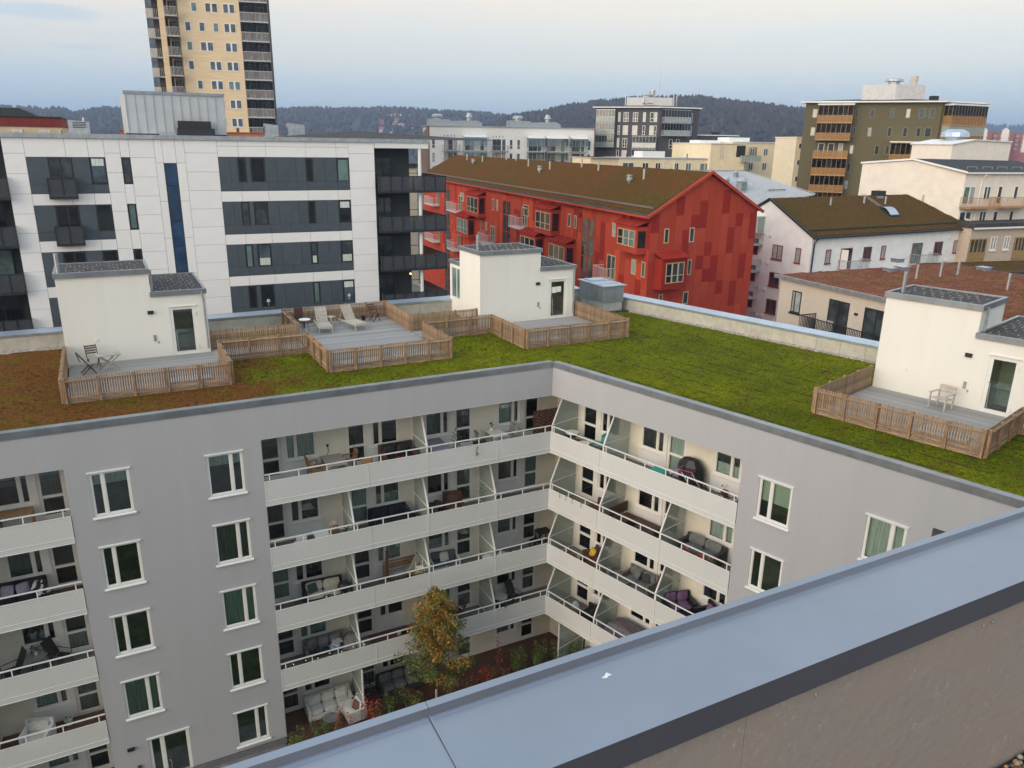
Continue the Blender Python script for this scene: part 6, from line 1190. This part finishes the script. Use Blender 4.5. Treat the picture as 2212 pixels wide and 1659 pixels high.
round_table(FL, -2.95, .45, Z3, .32, .55, 'small white table with twigs left of the third divider', WHITE); pots(FL, -3.25, .6, Z3, 1.1, 'pot of bare red twigs by the small white table', leaf=BARK, n=26, spread=.14, pot=REDF, r=.1)
CHK = mat('zigzag_rug', (.02, .02, .02), .95, .05, 7, col2=(.50, .50, .48), fac=(.49, .51), det=0)
rug(FL, -1.7, .85, Z3, 1.5, 1.0, 'black and white zigzag rug on the third balcony near the corner', CHK)
round_table(FL, -2.2, .45, Z3, .30, .5, 'small white metal side table standing on the edge of the zigzag rug', WHITE)
chair(FL, -.05, 1.1, Z3, -80, 'black wooden chair in the corner of the third balcony', BLACK); table(FL, .5, 1.3, Z3, .7, .6, .74, 'black wall table behind the black corner chair', BLACK)
# third storey, right wing
sofa(FR, 1.85, 1.2, Z3, .78, 'round brown wicker chair with a yellow striped pillow', BROWN, BROWN, -35, .75, 1, .85, ((.0, YELLOW, .2),), cat='armchair', name='wicker_chair')
sofa(FR, 2.6, .8, Z3, .6, 'beige cushion stool half hidden behind the second divider of the third right balcony', BROWN, BEIGE, -90, .7, 1, .7, cat='stool', name='cushion_stool')
pots(FR, .75, .75, Z3, .65, 'terracotta planter beside the corner divider on the third right balcony', pot=TERRA, n=20, r=.19); round_table(FR, 1.65, .45, Z3, .25, .4, 'small dark table with dried flowers before the yellow pillow', BLACK); pots(FR, 1.65, .45, Z3+.4, .3, 'dried flowers on the small dark table', leaf=BEIGE, n=30, r=.07)
sofa(FR, 4.7, 1.25, Z3, 1.6, 'grey brown wicker loveseat with loose dark cushions stacked on it', mat('taupe_wicker', (.20, .185, .165), .85, .2, 30), GRYF, 0, .85, 2, .82, ((.35, DGRY, .5), (-.2, GRYF, -.4)))
table(FR, 4.1, .5, Z3, .9, .5, .45, 'glass topped low wicker table in front of the grey brown loveseat', MATS['taupe_wicker']); rug(FR, 5.6, .6, Z3, 1.2, .9, 'red patterned rug at the end of the grey brown loveseat', TERRA)
sofa(FR, 3.6, .55, Z3, .7, 'grey rattan stool behind the railing, third right balcony', MATS['taupe_wicker'], GRYF, 90, .6, 1, .45, cat='stool', name='rattan_stool')
sofa(FR, 7.0, 1.05, Z3, 1.3, 'black wicker sofa with purple seat cushions on the third right balcony', BLACK, PURPLE, 60, .85, 2, .8); sofa(FR, 8.3, 1.25, Z3, .85, 'black wicker armchair with purple cushions below the window', BLACK, PURPLE, -25, .8, 1, .9, cat='armchair', name='wicker_armchair')
table(FR, 7.6, .45, Z3, .7, .45, .42, 'low black table between the purple cushioned seats', BLACK)
# fourth storey
sofa(FL, -10.75, 1.25, Z4, 1.8, 'grey sofa piled with clothes on the fourth balcony', GRYF, GRYF, 0, .85, 3, .85)
for x, y, m, lb in ((-11.3, .85, BLACK, 'black and white jacket thrown on the left end of the grey sofa'), (-10.4, .95, mat('pale_blue_cloth', (.38, .47, .58), .95, .1, 5), 'pale blue clothes heaped on the right half of the grey sofa'), (-10.85, .75, DKBL, 'dark trousers thrown over the front of the grey sofa'), (-10.15, 1.15, OFFW, 'crumpled white patterned blanket on the grey sofa')):
    t = thing('clothes', lb, 'clothes', FL, (x, y, Z4+.47)); q = MB(); rr = random.Random(lb)
    for i in range(5): q.cushion((rr.uniform(-.15, .15), rr.uniform(-.12, .12), .05+i*.04), rr.uniform(.25, .42), rr.uniform(.2, .3), .12, rx=rr.uniform(-.5, .5), rz=rr.uniform(0, 3))
    q.build('cloth', m, t, smooth=True)
t = thing('papasan_chair', 'round rattan chair with a grey cushion right of the grey sofa', 'armchair', FL, (-9.75, .75, Z4), -30); MB().tube([(.42*math.cos(a*.45), .18+.12*math.sin(a*.45), .62+.42*math.sin(a*.45)) for a in range(15)], .03).build('hoop', BROWN, t); MB().cushion((0, .06, .6), .6, .75, .16, rx=.9).build('cushion', GRYF, t, smooth=True); MB().lathe([(.3, 0), (.18, .2), (.28, .42)], n=10).build('base', BROWN, t)
FAIRY = glow('fairy_light', (1, .62, .28), .9)
t = thing('fairy_lights', 'string of small lights wound along the fourth balcony railing, left end', 'string lights', FL, (-12.4, -.03, Z4+1.0)); q = MB(); c = []
for i in range(26): c.append((i*.13, -.02-.01*(i % 2), -.05*math.sin(i*.9)))
MB().tube(c, .008, 4).build('cord', BLACK, t)
for p in c[::4]: q.lathe([(.008, -.045), (.013, -.025), (.007, 0)], p, 6)
q.build('bulb', FAIRY, t)
for i, x in enumerate((-7.25, -7.0, -6.75)): pots(FL, x, 1.25, Z4, .25, ('white lantern, left of the three on the wooden floor of the fourth balcony', 'black lantern with a white candle, middle of the three on the wooden floor', 'black lantern with a white candle, right of the three on the wooden floor')[i], pot=WHITE if i == 0 else BLACK, n=0, r=.1, name='lantern', cat='lantern')
table(FL, -4.9, 1.1, Z4, .6, .6, .72, 'brown wooden bistro table behind the tree top', DWOOD); folding_chair(FL, -4.25, 1.15, Z4, -80, 'brown folding chair right of the wooden bistro table', DWOOD)
folding_chair(FL, -5.5, 1.2, Z4, 85, 'brown folding chair left of the wooden bistro table, behind the tree top', DWOOD)
recliner(FL, -1.15, 1.1, Z4, 20, 'dark grey reclining chair by the open door of the fourth balcony', DGRY); round_table(FL, -1.95, 1.1, Z4, .34, .65, 'round pale tray table left of the dark reclining chair', BLACK, OFFW)
recliner(FL, -2.2, .4, Z4, 200, 'dark folded garden chair behind the railing left of the reclining chair', BLACK)
sofa(FR, 2.1, 1.05, Z4, .95, 'black wicker armchair backing onto the second divider, fourth right balcony', BLACK, DKBL, -85, .85, 1, .9, cat='armchair', name='wicker_armchair')
t = thing('laundry_bag', 'pale striped bag lying on the floor of the fourth balcony near the corner', 'bag', FR, (.95, 1.2, Z4)); MB().lathe([(.2, 0), (.26, .14), (.18, .32), (.06, .42)], n=9, sy=.8).build('sack', mat('striped_bag', (.30, .42, .42), .9, .1, 5, col2=(.6, .62, .6), st=(9, 9, .4), fac=(.47, .53), det=0), t, smooth=True)
t = thing('covered_furniture', 'garden furniture under a purple grey tarpaulin on the fourth right balcony', 'covered furniture', FR, (4.35, 1.0, Z4)); q = MB(); n, mm = 22, 12; vs = []; fs = []
for j in range(mm+1):
    for i in range(n+1):
        u, v = i/n*2-1, j/mm*2-1; e = max(abs(u), abs(v)); h = .92*(1-max(0, (e-.62)/.38)**1.5)*(.85+.15*math.cos(u*2.2))+.05*NZ.noise(Vector((u*3, v*3, 1))); k = 1+.06*math.sin(u*16)*max(0, e-.6)*(1 if abs(v) > abs(u) else .6)
        vs.append((u*1.2*k, v*.62*k, max(.02, h)))
for j in range(mm):
    for i in range(n): a = j*(n+1)+i; fs.append((a, a+1, a+n+2, a+n+1))
q.v, q.f, q.m = vs, fs, [0]*len(fs); q.build('tarpaulin', mat('purple_tarp', (.16, .135, .155), .7, .12, 4), t, smooth=True)
# left recess balconies
table(FL, -21.3, 1.35, Z1, 1.1, .6, .74, 'light wooden table against the wall on the far left top balcony', TEAK); sofa(FL, -22.4, 1.2, Z1, .8, 'grey cushioned chair at the left end of the light wooden table', DGRY, GRYF, 60, .7, 1, .85, cat='armchair', name='cushioned_chair')
sofa(FL, -21.7, 1.2, Z2, 1.9, 'black sofa with lilac pillows and a patterned throw, far left balcony', BLACK, BLACK, 0, .85, 2, .85, ((-.75, LILAC, .2), (-.3, LILAC, -.2), (.2, LILAC, .3)))
t = thing('throw_blanket', 'black and white patterned blanket over the right end of the black sofa', 'blanket', FL, (-21.0, 1.2, Z2+.5)); MB().cushion((0, 0, .12), .5, .5, .14, rx=.9).cushion((.12, -.25, .02), .5, .4, .1, rz=.4).build('cloth', CHK, t, smooth=True)
recliner(FL, -22.3, 1.0, Z3, -70, 'black mesh garden chair left of the round glass table', BLACK); recliner(FL, -20.75, 1.2, Z3, 55, 'black mesh garden chair right of the round glass table', BLACK); round_table(FL, -21.5, 1.2, Z3, .38, .72, 'round glass table with black rim between two black garden chairs', BLACK, STEEL); pots(FL, -21.5, 1.25, Z3+.72, .4, 'fern on the round glass table', n=50, spread=.2, r=.07)
sofa(FL, -21.9, .9, Z4, 1.0, 'white plastic garden armchair on the lowest far left balcony', WHITE, OFFW, -20, .75, 1, .85, cat='armchair', name='plastic_armchair'); pots(FL, -20.9, 1.45, Z4, .4, 'pale green round planter at the wall of the lowest far left balcony', n=10, r=.16, pot=MATS['curtain']); pots(FL, -19.85, .95, Z4, .6, 'brown pot with brown leaves at the right end of the lowest far left balcony', pot=BROWN, leaf=BROWN, n=30, r=.16)
MB(FL).box(-22.9, -19.55, .1, 1.8, Z4+.02, Z4+.03).build('wood_decking', FLOORW, None, label='dark wooden decking tiles on the lowest far left balcony', cat='decking')
# ================================================================ courtyard
def sheet_o(name, M, x0, x1, y0, y1, z, m, kind='structure'): return MB(M).box(x0, x1, y0, y1, z-.05, z).build(name, m, None, kind=kind)
MB().quad((-3500, -800, -.06), (3500, -800, -.06), (3500, 4200, -.06), (-3500, 4200, -.06)).build('ground', mat('town_ground', (.075, .07, .06), .95, .35, .02), None, kind='structure')
sheet_o('courtyard_lawn', FL, -36, 1, -27, -1.7, -.01, mat('lawn', (.05, .07, .02), .95, .4, 1.5)); sheet_o('path', FL, -36, -13.0, -1.69, -.04, .0, mat('path_paving', (.17, .165, .16), .9, .15, 2))
td = thing('terrace_deck', 'red brown plank terrace at the foot of the left wing', 'terrace', FL, (-12.9, -1.6, 0)); TDK = mat('terrace_board', (.115, .052, .034), .7, .25, 3, st=(.6, 8, 1), rnd=.15)
U3 = bpy.data.meshes.new('terrace_plank'); U3.from_pydata(UX.v, [], UX.f); U3.materials.append(TDK)
for i in range(24): place(U3, 'plank', td, (0, .07+i*.143, -.012), scale=(14.3 if i > 10 else 13.2, .135, .03))
sofa(FL, -10.75, 1.1, Z0, 2.1, 'off white corner sofa on the ground floor terrace under the left wing', OFFW, OFFW, 0, .9, 3, .86); sofa(FL, -9.85, .25, Z0, 1.0, 'off white chaise part of the terrace sofa set, behind the red shrub', OFFW, OFFW, -85, .85, 1, .8, ((.1, BROWN, .3),), cat='armchair', name='chaise')
round_table(FL, -10.95, .05, Z0, .34, .5, 'round grey table in front of the off white terrace sofa', GRYF)
sofa(FL, -7.35, 1.15, Z0, 2.1, 'grey three seat sofa on the ground floor terrace left of the tree', DGRY, GRYF, 0, .9, 3, .82)
round_table(FL, -7.3, .1, Z0, .42, .4, 'low round brown table in front of the grey terrace sofa', DWOOD); pots(FL, -9.15, .5, Z0, 1.9, 'dark conifer in a pot right of the ground floor divider', n=240, spread=.28, leaf=mat('dark_leaf', (.012, .02, .014), .8, .3, 5), pot=BLACK, r=.2)
pl = thing('stone_slab_path', 'row of grey stone slabs leading from the terrace sofa', 'stepping stones', FL, (-11.6, -.9, .02))
for i in range(4): MB().box(i*.42-.16, i*.42+.16, -.5, .45, 0, .035).build('slab', SLAB, pl)
# the maple
r9 = random.Random(11)
tr = thing('maple_tree', 'young maple turning gold and orange in front of the left wing balconies', 'tree', FL, (-6.3, -1.1, -.05))
MB().tube([(0, 0, 0), (.03, 0, 1.6), (-.02, .03, 3.4), (.02, 0, 5.4), (.05, 0, 6.5)], .075, 8, r2=.012).build('trunk', BARK, tr)
lb = MB(); cr_ = MB()
for i in range(46):
    h = 1.5+4.7*(i/46)**.9; a = i*2.4+r9.uniform(-.3, .3); L = (1.5*(1-max(0, (h-2.6)/3.9))**.85+.12)*(.55+.45*min(1, (h-.9)/1.6))*r9.uniform(.75, 1.1); e = (L*math.cos(a), L*math.sin(a)*.9, h+L*.42)
    lb.tube([(0, 0, h), (e[0]*.5, e[1]*.5, h+L*.28), e], .02, 5, r2=.005)
    warm = math.exp(-((e[0]+.15)**2+(e[1]+.3)**2)/.35)
    for q in range(4):
        f = .35+.65*q/3; c = (e[0]*f, e[1]*f, h+(e[2]-h)*f); far = math.hypot(c[0], c[1])
        if far < .55 or h > 4.6: mm = [2, 2, 3, 1, 1] if r9.random() < .75 else [0, 1]
        elif r9.random() < .16: mm = [2, 3, 1]
        elif far < .95 and c[1] < .1 and r9.random() < .4: mm = [2, 1, 3]
        else: mm = [0, 0, 0, 1]
        s = .20+.10*min(1, L); cr_.leaves(c, (s*1.15, s*1.15, s), 84, .060, r=r9, mats=mm, shell=.1)
lb.build('limb', BARK, tr); cr_.build('crown', LEAFS[:4], tr)
def shrub(x, y, w, d, h, label, mats, n, gap=0, name='shrub', sz=.05, group=None):
    t = thing(name, label, 'shrub', FL, (x, y, 0), group=group); q = random.Random(label); st = MB()
    m = MB()
    for i in range(max(3, int(w*5))):
        px, py = q.uniform(-w/2, w/2), q.uniform(-d/2, d/2); hh = h*q.uniform(.6, 1.0); ex = px+q.uniform(-.2, .2); st.tube([(px*.6, py*.6, 0), (ex, py, hh*.9)], .012, 4, r2=.004)
        for k in range(3): m.leaves((px+(ex-px)*(k+1)/3, py, hh*(.35+.3*k)), (.2, .2, hh*.16), n//3, sz, r=q, mats=mats, shell=0)
    st.build('stem', BARK, t); m.build('foliage', LEAFS, t)
shrub(-12.4, -.55, 1.1, .5, .95, 'low green shrub at the left foot of the terrace beside the wall end', [0, 0, 1], 90)
shrub(-11.2, -.6, 1.3, .5, 1.0, 'olive green shrub in front of the stone slabs', [0, 1, 0], 90)
shrub(-9.9, -.45, 2.0, .7, 1.45, 'scarlet leaved shrub in front of the off white chaise', [4, 4, 3], 60)
shrub(-8.3, -.5, 1.5, .6, 1.25, 'dark green hedge shrub between the scarlet shrub and the tree', [0, 0, 0], 120); shrub(-7.2, -.6, 1.0, .6, 1.1, 'dark green bush left of the maple trunk', [0, 0, 1], 110)
shrub(-5.1, -.5, 1.3, .5, .75, 'low dark shrub right of the maple trunk', [0, 0, 4], 90); shrub(-4.0, -.35, 1.3, .5, .95, 'orange red shrub at the foot of the tall scarlet sapling', [4, 3, 4], 80)
shrub(-2.75, -.3, .55, .4, 2.5, 'tall thin scarlet sapling on the terrace edge', [4, 4, 3], 50); shrub(-2.9, -.5, 1.2, .5, 1.0, 'orange red bush under the thin scarlet sapling', [4, 3, 0], 70)
for i, x in enumerate((-1.7, -.6, .5, 1.6)): shrub(x, -.5-.1*i, 1.4, .8, (1.55, 1.4, 1.3, 1.2)[i], ('dark green hedge section right of the scarlet sapling', 'second dark green hedge section right of the sapling', 'third dark green hedge section, below the corner balconies', 'last dark green hedge section, by the ground floor glass screen')[i], [0, 0, 0, 1], 140)
t = thing('trellis', 'pale timber plant support at the maple trunk', 'trellis', FL, (-6.2, -1.6, 0)); MB().bar((-.35, 0, 0), (-.35, 0, 1.6), .06).bar((-.5, .05, .75), (1.3, -.2, .6), .05).bar((-.4, 0, .5), (.8, -.2, .4), .05).build('post', PALEW, t)
# ================================================================ the terrace parapet under the eye
ZC = H-1.5
fg = thing('lookout_block', 'apartment block under the viewpoint, with a broad blue grey metal coping crossing the foreground', 'apartment building', FG)
MB().box(-30, 34, 1.43, 1.66, 0, ZC-.06).box(-30, 34, -14, 1.42, 0, ZC-1.08).build('wall', GREY, fg)
FGM = mat('painted_coping', (.32, .345, .40), .34, .06, .8, metal=.85, bump=.05, bsc=2.2); FGD = FGM
seams = [-30, -10.4, -3.4, .625, 6.6, 12.6, 34]
for a, b in zip(seams, seams[1:]):
    a += .0015; prof = [(1.375, -.04), (1.52, -.032), (1.655, -.026), (1.668, -.024), (1.674, .0), (1.70, .002), (1.702, -.05)]
    m = MB(); n = len(prof); m.v = [(x, y, ZC+z) for x in (a, b) for y, z in prof]; m.f = [(i, i+1, n+i+1, n+i) for i in range(n-1)]; m.m = [0]*len(m.f)
    m.box(a, b, 1.370, 1.3755, ZC-.137, ZC-.0395); m.f = [f if k >= n-1 else f[::-1] for k, f in enumerate(m.f)]; m.build('coping', FGM, fg)
    MB().bar((b, 1.38, ZC-.036), (b, 1.67, ZC-.02), .005, .0025).build('standing_fold', FGM, fg) if b < 30 else None
MB().box(-3.0, 5.5, -10.0, -5.5, ZC-1.08, ZC+1.9).build('added_reflection_block', mat('reflection_brown', (.50, .34, .26), .9, .05, 1), fg)  # unseen block added behind the eye, browned to reflect in the coping
FIB = mat('fibre_cement', (.30, .265, .24), .7, .16, 2.2, bump=.12, bsc=22, col2=(.34, .29, .255), fac=(.3, .75))
nt = FIB.node_tree; b_ = nt.nodes['Principled BSDF']; src = b_.inputs['Base Color'].links[0].from_socket      # scuffs: pale flecks in drifts
tc = nt.nodes.new('ShaderNodeTexCoord'); n1 = nt.nodes.new('ShaderNodeTexNoise'); n1.inputs['Scale'].default_value = 34; n1.inputs['Detail'].default_value = 5; n1.inputs['Roughness'].default_value = .7; n2 = nt.nodes.new('ShaderNodeTexNoise'); n2.inputs['Scale'].default_value = 3.2
for n in (n1, n2): nt.links.new(tc.outputs['Object'], n.inputs[0])
m1 = nt.nodes.new('ShaderNodeMapRange'); m1.inputs[1].default_value = .58; m1.inputs[2].default_value = .74; m2 = nt.nodes.new('ShaderNodeMapRange'); m2.inputs[1].default_value = .45; m2.inputs[2].default_value = .65
nt.links.new(n1.outputs[0], m1.inputs[0]); nt.links.new(n2.outputs[0], m2.inputs[0]); mu = nt.nodes.new('ShaderNodeMath'); mu.operation = 'MULTIPLY'; nt.links.new(m1.outputs[0], mu.inputs[0]); nt.links.new(m2.outputs[0], mu.inputs[1])
mq = nt.nodes.new('ShaderNodeMath'); mq.operation = 'MULTIPLY'; mq.inputs[1].default_value = .85; nt.links.new(mu.outputs[0], mq.inputs[0]); mi = nt.nodes.new('ShaderNodeMix'); mi.data_type = 'RGBA'; nt.links.new(mq.outputs[0], mi.inputs[0]); nt.links.new(src, mi.inputs[6]); mi.inputs[7].default_value = (.55, .50, .45, 1); nt.links.new(mi.outputs[2], b_.inputs['Base Color'])
xs = [-1.24, .36, 1.56, 2.762, 3.962, 5.2]
for i, (a, b) in enumerate(zip(xs, xs[1:])): MB().box(a+.0012, b-.0012, 1.398+.001*(i % 2), 1.425, ZC-1.02, ZC-.045).build('panel', FIB, fg)
for x, z in ((2.741, -.206), (2.797, -.206), (1.858, -.197), (.95, -.2), (3.7, -.2)):
    m = MB(Matrix.Translation((x, 1.396, ZC+z)) @ Matrix.Rotation(math.pi/2, 4, 'X')); m.lathe([(.0055, 0), (.0055, .002), (.0035, .0045), (.001, .005)], n=12); m.build('screw', STEEL, fg)
MB().box(-30, 34, -13.9, 1.396, ZC-1.09, ZC-1.06).build('roof_membrane', FELT, fg)
PEB = [mat('stone_dark', (.10, .085, .07), .8, .4, 20), mat('stone_tan', (.34, .20, .10), .8, .4, 20), mat('stone_grey', (.30, .27, .22), .8, .4, 20)]
m = [MB(), MB(), MB()]; q = random.Random(5)
for i in range(900):
    x, y, s = q.uniform(2.7, 3.9), q.uniform(1.1, 1.39), q.uniform(.010, .022); k = q.randrange(3); m[k].lathe([(s*.5, -s*.6), (s, 0), (s*.55, s*.6)], (x, y, ZC-1.02+q.uniform(0, .02)), 7, sx=1, sy=q.uniform(.6, 1))
for k in range(3): m[k].build('river_stones', PEB[k], fg, smooth=True, kind='stuff')
t = thing('bird_dropping', 'small white bird dropping smear on the broad metal coping', 'stain', FG, (1.17, 1.60, ZC-.0285)); m = MB()
for i in range(9): a = i*.7; m.lathe([((.0045, .002, .006, .003, .0055, .002, .004, .0025, .003)[i], 0), (.002, .001)], (.016*math.cos(i*1.9)*(.3+.1*i), .008*math.sin(i*2.3)*(.3+.1*i), 0), 7, sx=1.5)
m.build('smear', WHITE, t)
# ================================================================ hills, far woods, houses on the slopes
def interp(tab, a):
    if a <= tab[0][0]: return tab[0][1]
    for (x0, y0), (x1, y1) in zip(tab, tab[1:]):
        if a <= x1: return y0+(y1-y0)*(a-x0)/(x1-x0)
    return tab[-1][1]
HILLS = {'left_hill': (1900, 900, [(-48, 1.2), (-40, 1.9), (-32, 1.62), (-29, 1.55), (-28.4, 1.35), (-27, 1.75), (-25, 1.8), (-17, 2.05), (-14, 2.1), (-12, 2.12), (-9, 2.3), (-6, 2.15), (-3, 2.1), (-1, 1.9), (1, 1.75), (4, 1.3), (8, .6)]),
         'right_hill': (1250, 620, [(-6, .2), (-2, 1.0), (0, 1.75), (1.8, 1.95), (3, 2.25), (5, 2.55), (7.4, 2.8), (11, 3.05), (12.5, 3.08), (15, 2.8), (17.5, 2.58), (19.6, 2.3), (22, 1.6), (26, .8), (29, .1)]),
         'far_ridge': (3600, 2400, [(14, .6), (20, 1.0), (26, 1.45), (30, 1.6), (33, 1.5), (40, 1.7), (52, 1.1)])}
def hill_z(nm, a, r):
    R, r0, tab = HILLS[nm]; top = H+R*math.tan(math.radians(interp(tab, a)-.22)); f = (r-r0)/(R-r0); f = max(0, min(1, f)); s = f*f*(3-2*f)
    if r > R: s = max(0, 1-(r-R)/(R*.5))
    p = Vector((math.sin(math.radians(a))*r, math.cos(math.radians(a))*r, 0))
    return max(-1, s*top*.96+NZ.noise(p*.006)*6*s)
HM = mat('hill_ground', (.028, .023, .021), .95, .35, .02)
TREEM = [mat('bare_wood', (.034, .024, .023), .95, .2, .05), mat('brown_wood', (.042, .027, .018), .95, .2, .05), mat('pine_wood', (.010, .014, .011), .95, .2, .05), mat('yellow_wood', (.06, .048, .02), .95, .2, .05)]
for nm, (R, r0, tab) in HILLS.items():
    a0, a1 = tab[0][0], tab[-1][0]; na, nr = 130, 26; m = MB()
    for j in range(nr+1):
        r = r0+(R*1.35-r0)*j/nr
        for i in range(na+1):
            a = a0+(a1-a0)*i/na; e = min(1, i/6, (na-i)/6); m.v.append((math.sin(math.radians(a))*r, math.cos(math.radians(a))*r, hill_z(nm, a, r)*e-.5))
    m.f = [(j*(na+1)+i, j*(na+1)+i+1, (j+1)*(na+1)+i+1, (j+1)*(na+1)+i) for j in range(nr) for i in range(na)]; m.m = [0]*len(m.f); m.build('hill' if nm != 'far_ridge' else 'hill_ridge', HM, None, smooth=True, kind='structure')
    q = random.Random(nm); t = MB(); n = {'left_hill': 7000, 'right_hill': 6500, 'far_ridge': 1500}[nm]
    for _ in range(n):
        a = q.uniform(max(a0, -42)+1, min(a1, 42)-1); f = q.random()**.6; r = r0*1.05+(R*1.03-r0*1.05)*f; z = hill_z(nm, a, r)
        if nm == 'left_hill' and -14 < a < -3 and r < 1680 and q.random() < .45: continue
        h = q.uniform(7, 14)*(1.5 if nm == 'far_ridge' else 1); w = h*q.uniform(.35, .6); x, y = math.sin(math.radians(a))*r, math.cos(math.radians(a))*r; g = NZ.noise(Vector((x*.004, y*.004, 2)))
        k = 2 if q.random() < (.42 if f > .88 else .12) else (3 if q.random() < .05+.12*(f < .4) else (1 if g+q.uniform(-.3, .3) > 0 else 0))
        if k == 2: w *= .6
        b = q.uniform(0, 2); c = [(x+w*math.cos(b+i*1.571)*q.uniform(.8, 1.1), y+w*math.sin(b+i*1.571)*q.uniform(.8, 1.1), z+h*(.45 if k != 2 else .25)*q.uniform(.8, 1.2)) for i in range(4)]
        t.add([*c, (x, y, z+h), (x, y, z-1)], [(i, (i+1) % 4, 4) for i in range(4)]+[((i+1) % 4, i, 5) for i in range(4)], k)
    t.build('woodland', TREEM, None, kind='stuff')
HW = [mat('far_white', (.72, .70, .66), .8, .05, .3), mat('far_cream', (.60, .50, .36), .8, .05, .3), mat('far_rust', (.34, .12, .08), .8, .1, .3)]; HR = [mat('far_red_roof', (.26, .085, .055), .85, .15, .3), mat('far_dark_roof', (.09, .075, .07), .85, .15, .3)]
q = random.Random(21); protos = {}
def far_house(nm, a, r, k, rk, s, label, group, rz):
    key = (k, rk); t = thing('hillside_house', label, 'house', None, (math.sin(math.radians(a))*r, math.cos(math.radians(a))*r, max(-.5, hill_z(nm, a, r)-2)), rz, group); t.scale = (s, s, s)
    if key not in protos:
        w = MB().ext([(-5, -4, 0), (5, -4, 0), (5, -4, 7.5), (0, -4, 10.5), (-5, -4, 7.5)], (0, 8, 0)).build('wall', HW[k], t)
        rf = MB().ext([(-5.5, -4.5, 7.3), (0, -4.5, 10.7), (0, -4.5, 11.1), (-5.5, -4.5, 7.7)], (0, 9, 0)).ext([(5.5, -4.5, 7.3), (5.5, -4.5, 7.7), (0, -4.5, 11.1), (0, -4.5, 10.7)], (0, 9, 0)).box(1.2, 2, 1, 1.8, 9, 12).build('roof', HR[rk], t)
        wd = MB()
        for x in (-3.2, -.6, 2):
            for z in (2.0, 5.0): wd.box(x, x+1.2, -4.06, -4.003, z, z+1.5)
        protos[key] = (w.data, rf.data, wd.build('window', PANES[1], t).data)
    else:
        for me, n_ in zip(protos[key], ('wall', 'roof', 'window')): place(me, n_, t)
for i in range(64):
    a = q.gauss(-8.8, 2.1); r = q.uniform(1020, 1660) if abs(a+8.5) < 3 else q.uniform(1000, 1250); k = q.choice((0, 0, 0, 0, 1, 1, 2)); rk = q.choice((0, 0, 1))
    far_house('left_hill', a, r, k, rk, q.uniform(.55, .95), '%s house with a %s roof among the houses dotted up the far left hillside' % (('white', 'cream', 'rust red')[k], ('red', 'dark')[rk]), 'houses on the far left hillside, %d%d' % (k, rk), q.choice((-30, 15, 60, 100)))
for i in range(7): far_house('left_hill', -15.8+i*.45, 1000+40*i, 0, 1, 1.2, 'white house with dark roof in the row at the hill foot beside the tall tower', 'houses at the hill foot beside the tower', q.choice((0, 40)))
BRKR = mat('far_brick', (.30, .10, .075), .85, .12, .2)
for i in range(5):
    a, r = 29.8+i*1.15, 830+14*i; t = thing('brick_estate_block', ('red brick estate block on the far right horizon, %s from the left in its row' % ('first', 'second', 'third', 'fourth', 'fifth')[i]), 'apartment building', None, (math.sin(math.radians(a))*r, math.cos(math.radians(a))*r, 0), -a+5)
    MB().box(-8, 8.6, 0, 12, 0, 41).build('wall', BRKR, t); m = MB()
    for c in range(3):
        for f in range(4): m.box(-7+c*5, -4.6+c*5, -.12, -.01, 26+f*3.6, 28+f*3.6)
    m.build('window', PANES[2], t); MB().box(-1.2, 4.4, -.5, -.13, 24, 42.5).ext([(-1.2, -.5, 42.5), (4.4, -.5, 42.5), (1.6, -.5, 45)], (0, 4, 0)).build('stair_gable', HW[0], t)
hz = bpy.data.materials.new('haze'); hz.use_nodes = True; N = hz.node_tree.nodes; N.clear(); o = N.new('ShaderNodeOutputMaterial'); v = N.new('ShaderNodeVolumePrincipled')
v.inputs['Color'].default_value = (.50, .69, 1.0, 1); v.inputs['Density'].default_value = .00028; v.inputs['Anisotropy'].default_value = .2; hz.node_tree.links.new(v.outputs[0], o.inputs['Volume'])
MB().box(-3700, 3700, -900, 4900, -2.5, 190).build('haze', hz, None, kind='stuff')
